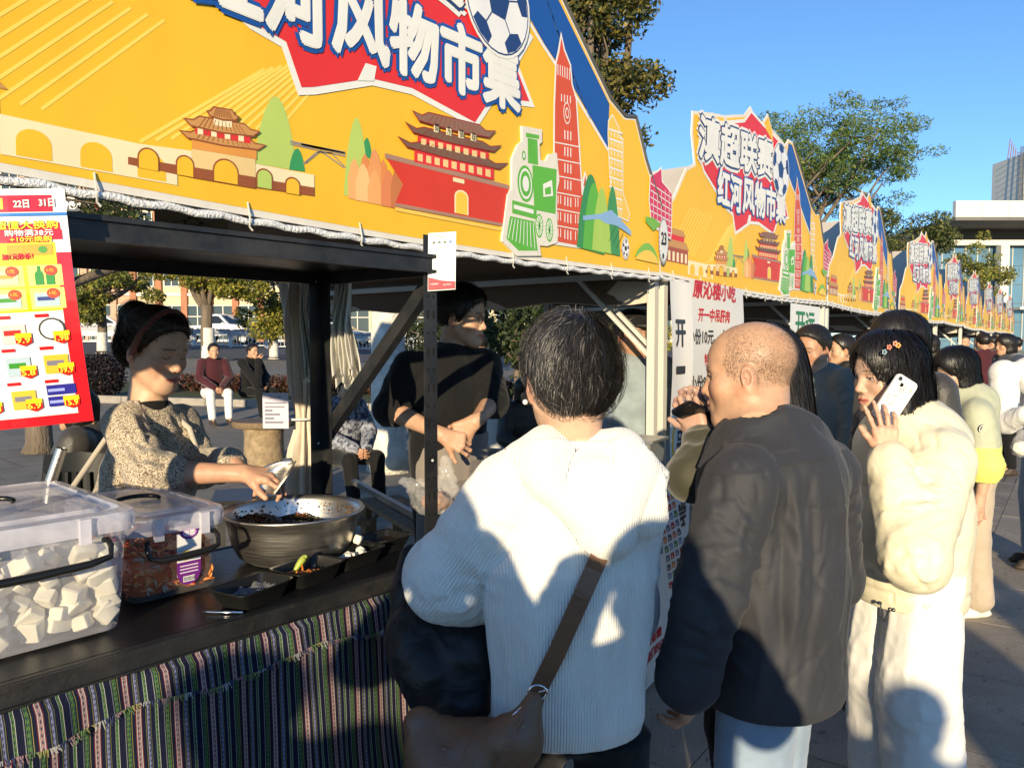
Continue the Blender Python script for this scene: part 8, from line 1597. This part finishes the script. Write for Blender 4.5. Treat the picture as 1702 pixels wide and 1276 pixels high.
pm('car_white', (.74, .75, .76), .25, var=.02, coat=.8); pm('car_dark', (.03, .03, .035), .25, var=.02, coat=.8); pm('car_silver', (.45, .46, .48), .28, metal=.4, var=.02, coat=.8); pm('car_glass', (.02, .025, .03), .06, var=0); pm('tyre', (.015, .015, .015), .8); pm('head_lamp', (.7, .72, .75), .1, var=0, coat=1); pm('tail_lamp', (.35, .02, .02), .2, var=0); pm('rim', (.5, .5, .5), .3, metal=.8)
def car(label, px, d, rz, paint, L=4.5, w=1.8, h=1.6, kind='suv'):
    b = Vector(gp_(px, d))+Vector((0, 0, .03)); r = thing('parked_car', label, 'car', b, rz, 'cars parked along the street'); Rm = Matrix.Rotation(rz, 3, 'Z'); T = lambda x, y, z: b+Rm @ Vector((x*L/2, y*w/2, z*h))
    if kind == 'suv': prof = [(-1, .20), (-1, .55), (-.96, .62), (-.86, .95), (-.30, 1.0), (.10, .97), (.42, .64), (.92, .56), (1, .46), (1, .20)]; gl = [(-.84, .66), (-.76, .90), (-.28, .945), (.06, .92), (.34, .66)]
    elif kind == 'pickup': prof = [(-1, .24), (-1, .60), (-.30, .60), (-.26, .96), (.02, 1.0), (.16, .97), (.46, .64), (.94, .57), (1, .48), (1, .22)]; gl = [(-.22, .66), (-.20, .90), (.02, .94), (.13, .92), (.38, .66)]
    else: prof = [(-1, .22), (-1, .58), (-.88, .66), (-.55, .70), (-.30, .97), (.05, 1.0), (.20, .95), (.50, .67), (.92, .58), (1, .46), (1, .22)]; gl = [(-.52, .70), (-.28, .91), (.04, .945), (.16, .90), (.42, .69)]
    m = MB(); n = len(prof); rings = []
    for y, s, cz in ((-1, 1, 0), (-.97, 1, 0), (0, 1, .02), (.97, 1, 0), (1, 1, 0)):
        ring = []
        for x, z in prof: tk = 1-.22*max(0, z-.62)/.4; edge = (.985 if abs(y) == 1 else 1); ring.append(T(x*edge, y*tk, z+cz*(z > .9)))
        rings.append(ring)
    loft(m, rings, True, True); body = m.build('body', paint, r, smooth=30)
    for sg in (-1, 1):
        m = MB(); pts = [T(x, sg*(1.004-.22*max(0, z-.62)/.4), z) for x, z in gl]; m.add(pts, [tuple(range(len(pts)))]); m.build('side_window', 'car_glass', r); 
        for x in (-.62, .62):
            wh = MB(); c = T(x, sg*.93, 0); c.z = b.z+.32; wh.lathe([(.20, -.09), (.31, -.10), (.33, -.06), (.33, .06), (.31, .10), (.20, .09)], 20, c, Rm @ Matrix.Rotation(pi/2, 3, 'X')); wo = wh.build('wheel', 'tyre', r, smooth=40); rm_ = MB(); rm_.lathe([(0, -.085), (.20, -.09), (.20, .09), (0, .085)], 16, c, Rm @ Matrix.Rotation(pi/2, 3, 'X')); rm_.build('rim', 'rim', wo)
        hl = MB(); hl.box(T(.955, sg*.74, .53), (.16, .34, .12), rz); hl.build('headlight', 'head_lamp', r); tl = MB(); tl.box(T(-.985, sg*.80, .55), (.10, .26, .18), rz); tl.build('tail_light', 'tail_lamp', r)
        mi = MB(); mi.box(T(.34, sg*1.08, .66), (.14, .16, .12), rz); mi.build('mirror', paint, r)
    a_, b_ = gl[-2], gl[-1]; ws = MB(); ws.add([T(b_[0]+.075, -.84, b_[1]-.005), T(b_[0]+.075, .84, b_[1]-.005), T(a_[0]+.055, .74, a_[1]+.035), T(a_[0]+.055, -.74, a_[1]+.035)], [(0, 1, 2, 3)]); ws.build('windscreen', 'car_glass', r); gr_ = MB(); gr_.box(T(.995, 0, .40), (.04, 1.0, .16), rz); gr_.build('grille', 'black_plastic', r); pl_ = MB(); pl_.box(T(1.006, 0, .30), (.02, .44, .12), rz); pl_.build('number_plate', 'flat_blue' if 'flat_blue' in MATS else 'steel_white', r)
    return r
pm('flat_blue', (.02, .06, .25), .5)
car('white estate car parked behind the left tree', 172, 46, IMR+.35, 'car_white', 4.6, 1.8, 1.62)
car('white pickup parked behind the whitewashed forked trunk', 372, 47, IMR-.35, 'car_white', 5.0, 1.85, 1.72, 'pickup')
car('dark saloon car parked right of the white pickup', 446, 46, IML+.25, 'car_dark', 4.5, 1.8, 1.42, 'saloon')
car('silver saloon parked behind the hanging bags', 560, 47, IMR-.2, 'car_silver', 4.5, 1.8, 1.45, 'saloon')
car('dark estate car far behind the denim jacket man', 1000, 50, IMR-.2, 'car_dark', 4.5, 1.8, 1.6)
# ================================================================= buildings
pm('plaster_cream', (.62, .52, .33), .85, var=.1, scale=.6, dirt=.12); pm('plaster_pink', (.50, .32, .22), .85, var=.1, scale=.5, dirt=.1); pm('plaster_white', (.66, .63, .57), .85, var=.1, scale=.5, dirt=.15); pm('brick_orange', (.40, .17, .09), .85, var=.2, scale=3); pm('win_glass', (.05, .07, .08), .08, var=.2, scale=.7); pm('roof_dark', (.12, .10, .09), .8)
pm('glass_blue', (.13, .24, .33), .10, var=.25, scale=.25, metal=.3); pm('stone_panel', (.66, .64, .58), .7, var=.06, scale=.4); pm('soffit', (.16, .15, .14), .8); pm('red_sign', (.35, .03, .05), .5)
def block(label, px0, px1, d, z1, wall, floors, bays, rz_in=None, sill=None, awn=None, z0=None, depth=9, name='apartment_building', cols=None):
    a, b = Vector(gp_(px0, d)), Vector(gp_(px1, d)); z0 = a.z if z0 is None else z0; ex = (b-a); ex.z = 0; Lw = ex.length; ex.normalize(); en = Vector((ex.y, -ex.x, 0)); H = z1-z0; r = thing(name, label, 'building', (a.x, a.y, z0)); O = Vector((a.x, a.y, z0)); P = lambda u, v, w: O+ex*u+Vector((0, 0, v))+en*w
    rz = atan2(ex.y, ex.x); m = MB(); m.box(P(Lw/2, H/2, -depth/2), (Lw, depth, H), rz); m.build('wall', wall, r); m = MB(); m.box(P(Lw/2, H+.2, -depth/2), (Lw+.6, depth+.6, .4), rz); m.build('roof', 'roof_dark', r); fh = H/floors; bw = Lw/bays
    for j in range(floors):
        s = MB(); s.box(P(Lw/2, j*fh+.1, .06), (Lw, .22, .22), rz); s.build('floor_band', sill or 'plaster_white', r)
        for i in range(bays):
            u = (i+.5)*bw; ww = bw*(.78 if j == 0 else .58); hh = fh*(.74 if j == 0 else .58); g = MB(); g.box(P(u, j*fh+.2+hh/2+.15*fh*(j > 0), .02), (ww, .10, hh), rz); wo = g.build('window', 'win_glass', r); f = MB(); zc = j*fh+.2+hh/2+.15*fh*(j > 0)
            for k in (-.5, 0, .5): f.box(P(u+k*ww, zc, .09), (.08, .06, hh), rz)
            for k in (-.5, .18, .5): f.box(P(u, zc+k*hh, .093), (ww, .06, .08), rz)
            f.build('frame', 'plaster_white', wo)
    for i in range(bays+1): c = MB(); c.box(P(i*bw, H/2, .12), (.5, .26, H), rz); c.build('pilaster', cols or wall, r)
    return r, P
rB, PB_ = block('cream building with large shop windows and orange pilasters behind the street trees', 225, 520, 62, 13, 'plaster_cream', 3, 7, cols='brick_orange')
rA, PA = block('salmon coloured building with a small food sign at far left', -140, 240, 64, 17.5, 'plaster_pink', 4, 8, cols='plaster_pink')
sg = MB(); c = W(133, 341, 62.5); e = Vector((_cr.x, _cr.y, 0)).normalized(); SF = lambda u, v, l: c+e*u+Vector((0, 0, v))-Vector((CFH[0], CFH[1], 0))*.02*l; sg.col = lin((60, 60, 70)); sg.add([SF(-2.0, -.5, 0), SF(2.0, -.5, 0), SF(2.0, .5, 0), SF(-2.0, .5, 0)], [(0, 1, 2, 3)]); put_text(sg, SF, '特色小吃', -1.6, -.32, 2.6, .64, (.75, .75, .75), 1, .03); put_text(sg, SF, '馆', 1.1, -.32, .6, .64, lin((220, 40, 50)), 1, .03); o = sg.build('shop_sign', 'paper_print', origin=c); tag(o, 'grey shop sign with white characters on the salmon building', 'sign')
block('pale row of shops far behind the second stall', 520, 1120, 66, 9.5, 'plaster_cream', 2, 12)
# glass hall at the end of the aisle
def glass_hall():
    d = 74; a = Vector(gp_(1530, d)); O = Vector((a.x, a.y, 0)); ex = Vector((_cr.x, _cr.y, 0)); en = -Vector((CFH[0], CFH[1], 0)); rz = atan2(ex.y, ex.x); r = thing('glass_hall', 'long white roofed hall with blue glass front at the aisle end', 'building', O); P = lambda u, v, w: O+ex*u+Vector((0, 0, v))+en*w; zt = 1.55+(572-353)/FPX*d; zs = 1.55+(572-382)/FPX*d
    for i in range(14): m = MB(); m.box(P(1.2+i*2.4, (zt+zs)/2, 5), (2.37, .5, zt-zs), rz); m.build('parapet_panel', 'stone_panel', r)
    m = MB(); m.box(P(17, zs+.1, 0), (34, 10.5, .3), rz); m.build('soffit', 'soffit', r); m = MB(); m.box(P(17, zs/2, -4), (34, 6, zs), rz); m.build('core', 'soffit', r)
    zg = 1.55+(572-410)/FPX*d
    for i in range(16):
        for j in range(6): m = MB(); m.box(P(.6+i*1.15, zg*(j+.5)/6, -.95), (1.09, .08, zg/6-.06), rz); m.build('glass_pane', 'glass_blue', r)
    m = MB(); 
    for i in range(17): m.box(P(.02+i*1.15, zg/2, -.88), (.08, .16, zg), rz)
    m.build('mullion', 'steel_white', r); m = MB(); m.box(P(19, zg+.3, -.4), (38, 1.0, .5), rz); m.build('fascia', 'stone_panel', r)
    for u in (7.6, 14.5): m = MB(); m.box(P(u, zg/2, .2), (.8, .8, zg), rz); m.build('column', 'stone_panel', r)
    for u, v in ((1.6, 3.5), (4.6, 3.4), (6.6, 3.6)): m = MB(); m.box(P(u, v, -.8), (1.0, .1, .8), rz); m.build('red_poster', 'red_sign', r)
    m = MB(); m.box(P(8.0+6, 5.0, .3), (10, 1.2, .25), rz); m.build('canopy', 'stone_panel', r)
glass_hall()
d = 190; a = W(1672, 350, d); r = thing('unfinished_tower', 'pale unfinished tower block with scaffold and cranes above the hall', 'tower', (a.x, a.y, 0)); ex = Vector((_cr.x, _cr.y, 0)); rz = atan2(ex.y, ex.x); zt = 1.55+(572-266)/FPX*d
m = MB(); m.box(Vector((a.x, a.y, zt/2))+ex*6.5, (13, 12, zt), rz); m.build('wall', 'stone_panel', r)
for j in range(16):
    z = zt-3-j*2.9
    for i in range(2): m = MB(); m.box(Vector((a.x, a.y, z))+ex*(6.2+i*4.2)-Vector((CFH[0], CFH[1], 0))*6.02, (.7, .1, 1.0), rz); m.build('window', 'win_glass', r)
m = MB()
for i in range(5): m.bar(Vector((a.x, a.y, 0))+ex*(-1.6+i*.5)-Vector((CFH[0], CFH[1], 0))*(6.2), Vector((a.x, a.y, zt+1.5))+ex*(-.9+i*.3)-Vector((CFH[0], CFH[1], 0))*6.2, .12, .12)
for j in range(34): z = j*zt/33; m.bar(Vector((a.x, a.y, z))+ex*(-1.7)-Vector((CFH[0], CFH[1], 0))*6.2, Vector((a.x, a.y, z))+ex*.5-Vector((CFH[0], CFH[1], 0))*6.2, .10, .16)
m.build('scaffold', 'grey_metal', r); m = MB(); pm('scaffold_red', (.30, .10, .06), .6)
for q in range(5): m.bar(Vector((a.x, a.y, zt))+ex*(.6*q), Vector((a.x, a.y, zt+5-.8*q))+ex*(.5+.5*q), .14, .14)
m.build('rebar_frame', 'scaffold_red', r)
# ================================================================= furniture behind the stall
def log_table(px, d, rr, h):
    b = Vector(gp_(px, d)); r = thing('log_table', 'round table made from a tree stump near the seated men', 'table', b); m = MB(); m.lathe([(rr*.72, 0), (rr*.66, h*.3), (rr*.64, h*.7), (rr*.68, h-.07)], 30, b); m.build('stump', 'log_wood', r, smooth=True); m = MB(); m.lathe([(0, h-.07), (rr, h-.07), (rr+.01, h-.035), (rr, h), (0, h)], 36, b); m.build('top', 'old_wood', r, smooth=30)
log_table(436, 9.2, .36, .56)
def small_table(label, px, d, w, dp, h, rz, mat, legm): 
    b = Vector(gp_(px, d)); r = thing('low_table', label, 'table', b); Rm = Matrix.Rotation(rz, 3, 'Z'); m = MB(); m.box(b+Vector((0, 0, h)), (w, dp, .03), rz); m.build('top', mat, r)
    for sx in (-1, 1):
        for sy in (-1, 1): m = MB(); p = b+Rm @ Vector((sx*(w/2-.04), sy*(dp/2-.04), 0)); m.bar(p, p+Vector((0, 0, h-.015)), .035, .035); m.build('leg', legm, r)
    return b+Vector((0, 0, h+.016))
tp = small_table('low dark table carrying a printed card behind the vendor', 440, 5.2, .70, .45, .52, YAW-pi/2+.3, 'table_black', 'grey_metal')
AC = Sheet('table_card', 'pale lilac printed card standing on the low dark table', 'card', W(437, 712, 5.0), _cr, (0, 0, 1), .17, .235, bg=(.45, .43, .55), seg=(2, 3)); AC.text('点心价', .045, .195, .08, .022, (.08, .08, .1), 1)
for i, w_ in enumerate((.14, .13, .05, .10, .06, .12)): AC.rect(.015, .165-.026*i, w_, .008 if i < 2 else .012, (.12, .11, .16), 1)
AC.done()
small_table('wooden stool with crossbars behind the rear rack post', 575, 4.6, .34, .30, .50, YAW-pi/2, 'old_wood', 'old_wood')
small_table('low table between the far diners behind the black polo vendor', 835, 6.4, .9, .6, .60, YAW-pi/2, 'old_wood', 'grey_metal')
ch = Vector(gp_(125, 3.1)); r = thing('plastic_chair', 'dark plastic chair back behind the tofu box', 'chair', ch); m = MB(); c = W(133, 800, 3.0); m.grid(lambda u, v: c+Vector(CR)*((u-.5)*.40*(1-.15*v*v))+Vector((0, 0, -.30+.42*v-.04*abs(u-.5)))+Vector(CFH)*(.05*(2*u-1)**2), 12, 10); m.build('backrest', 'black_plastic', r, smooth=True)
for i in range(7): m = MB(); u = (i+.5)/7; m.bar(c+Vector(CR)*((u-.5)*.34)+Vector((0, 0, -.26))-Vector(CFH)*.012, c+Vector(CR)*((u-.5)*.30)+Vector((0, 0, .04))-Vector(CFH)*.012, .012, .012); m.build('slat', 'black_plastic', r)
m = MB(); m.box(c+Vector((0, 0, -.32))+Vector(CFH)*.2, (.42, .42, .03), YAW-pi/2); m.build('seat', 'black_plastic', r)
for sx in (-1, 1):
    for sy in (.02, .38): m = MB(); p = c+Vector(CR)*(.19*sx)+Vector(CFH)*sy; m.bar((p.x, p.y, 0), (p.x, p.y, c.z-.33), .03, .03); m.build('leg', 'black_plastic', r)
# clear bag of food on the bench
cb = W(735, 812, 2.62); S = SDF(np.array(cb)-.17, np.array(cb)+.17, .0055); S.el(np.array(W(722, 828, 2.62)), (.085, .07, .052), 0); S.rc(np.array(W(742, 810, 2.62)), np.array(W(742, 766, 2.62)), .045, .018, .03, flat=(CFH, .6)); S.rc(np.array(W(700, 818, 2.62)), np.array(W(672, 800, 2.62)), .04, .016, .03); V, F = S.mesh(); Nn = vnormals(V, F); V = V+Nn*((fbm(V*38, 3)-.5)*.03+(np.abs(vnoise(V*70, 5)-.5))*.012)[:, None]; o = mesh_obj('clear_bag', np_mesh('clear_bag', V-np.array(cb), F, 'film', smooth=False)); o.location = cb; tag(o, 'crinkled clear plastic bag of food on the bench behind the post', 'bag')
S = SDF(np.array(cb)-.12, np.array(cb)+.12, .008); S.el(np.array(W(724, 833, 2.62)), (.06, .05, .034), 0); V, F = S.mesh(); Nn = vnormals(V, F); V = V+Nn*((fbm(V*40, 8)-.5)*.03)[:, None]; pm('rolls', (.35, .17, .09), .6, var=.4, scale=20); o = mesh_obj('bread_rolls', np_mesh('bread_rolls', V-np.array(cb), F, 'rolls')); o.location = cb; tag(o, 'brownish food inside the crinkled clear bag', 'food')
pm('tub_white', (.62, .62, .60), .4, var=.05); tb = Vector(gp_(840, 7.6)); m = MB(); m.lathe([(0, .55), (.28, .55), (.34, .92), (.36, .93), (.35, .90), (.0, .60)], 28, tb); o = m.build('white_tub', 'tub_white', smooth=40, origin=tb+Vector((0, 0, .55))); tag(o, 'wide white tub on a table behind the black polo vendor', 'tub')
# ================================================================= people standing behind the photographer; they shade the counter and the customers
def arms_up(zz=1.55, fw=.34):
    def p(f):
        for sd, sg in (('L', -1), ('R', 1)): f.J['el'+sd] = f.J['sh'+sd]+np.array((sg*.10, .17, -.16)); f.J['wr'+sd] = np.array((sg*.085, fw, zz-.03))
    return p
BY_ = [(-.50, -.32, YAW, 1.57, arms_up(1.44, .36), 'person taking the picture with both arms raised'), (-.86, -.03, YAW-.15, 1.66, arms_up(1.52, .30), 'taller person holding hands up beside the picture taker'), (-2.60, -.43, YAW+.2, 1.60, None, 'person in black waiting left of the picture taker'), (-3.27, -.37, YAW, 1.56, None, 'person in slate waiting farthest left behind the queue'), (-2.72, -2.37, YAW, 1.60, None, 'person in olive waiting behind the picture taker'), (-2.1, -2.9, YAW, 1.66, None, 'person in maroon walking behind the queue'), (-1.3, -3.3, YAW-.3, 1.64, None, 'person in denim walking along the open side of the aisle')]
for i, (x, y, fc, H, ps, lab) in enumerate(BY_):
    person(lab, 0, 0, fc, H, x=x, y=y, topm=NM[(0, 1, 0, 2, 3, 4, 5)[i]][1], legm='denim_dark', seed=200+i, h=.016, hh=.007, nstr=200, hands=False, pose=ps, group='people behind the picture taker')
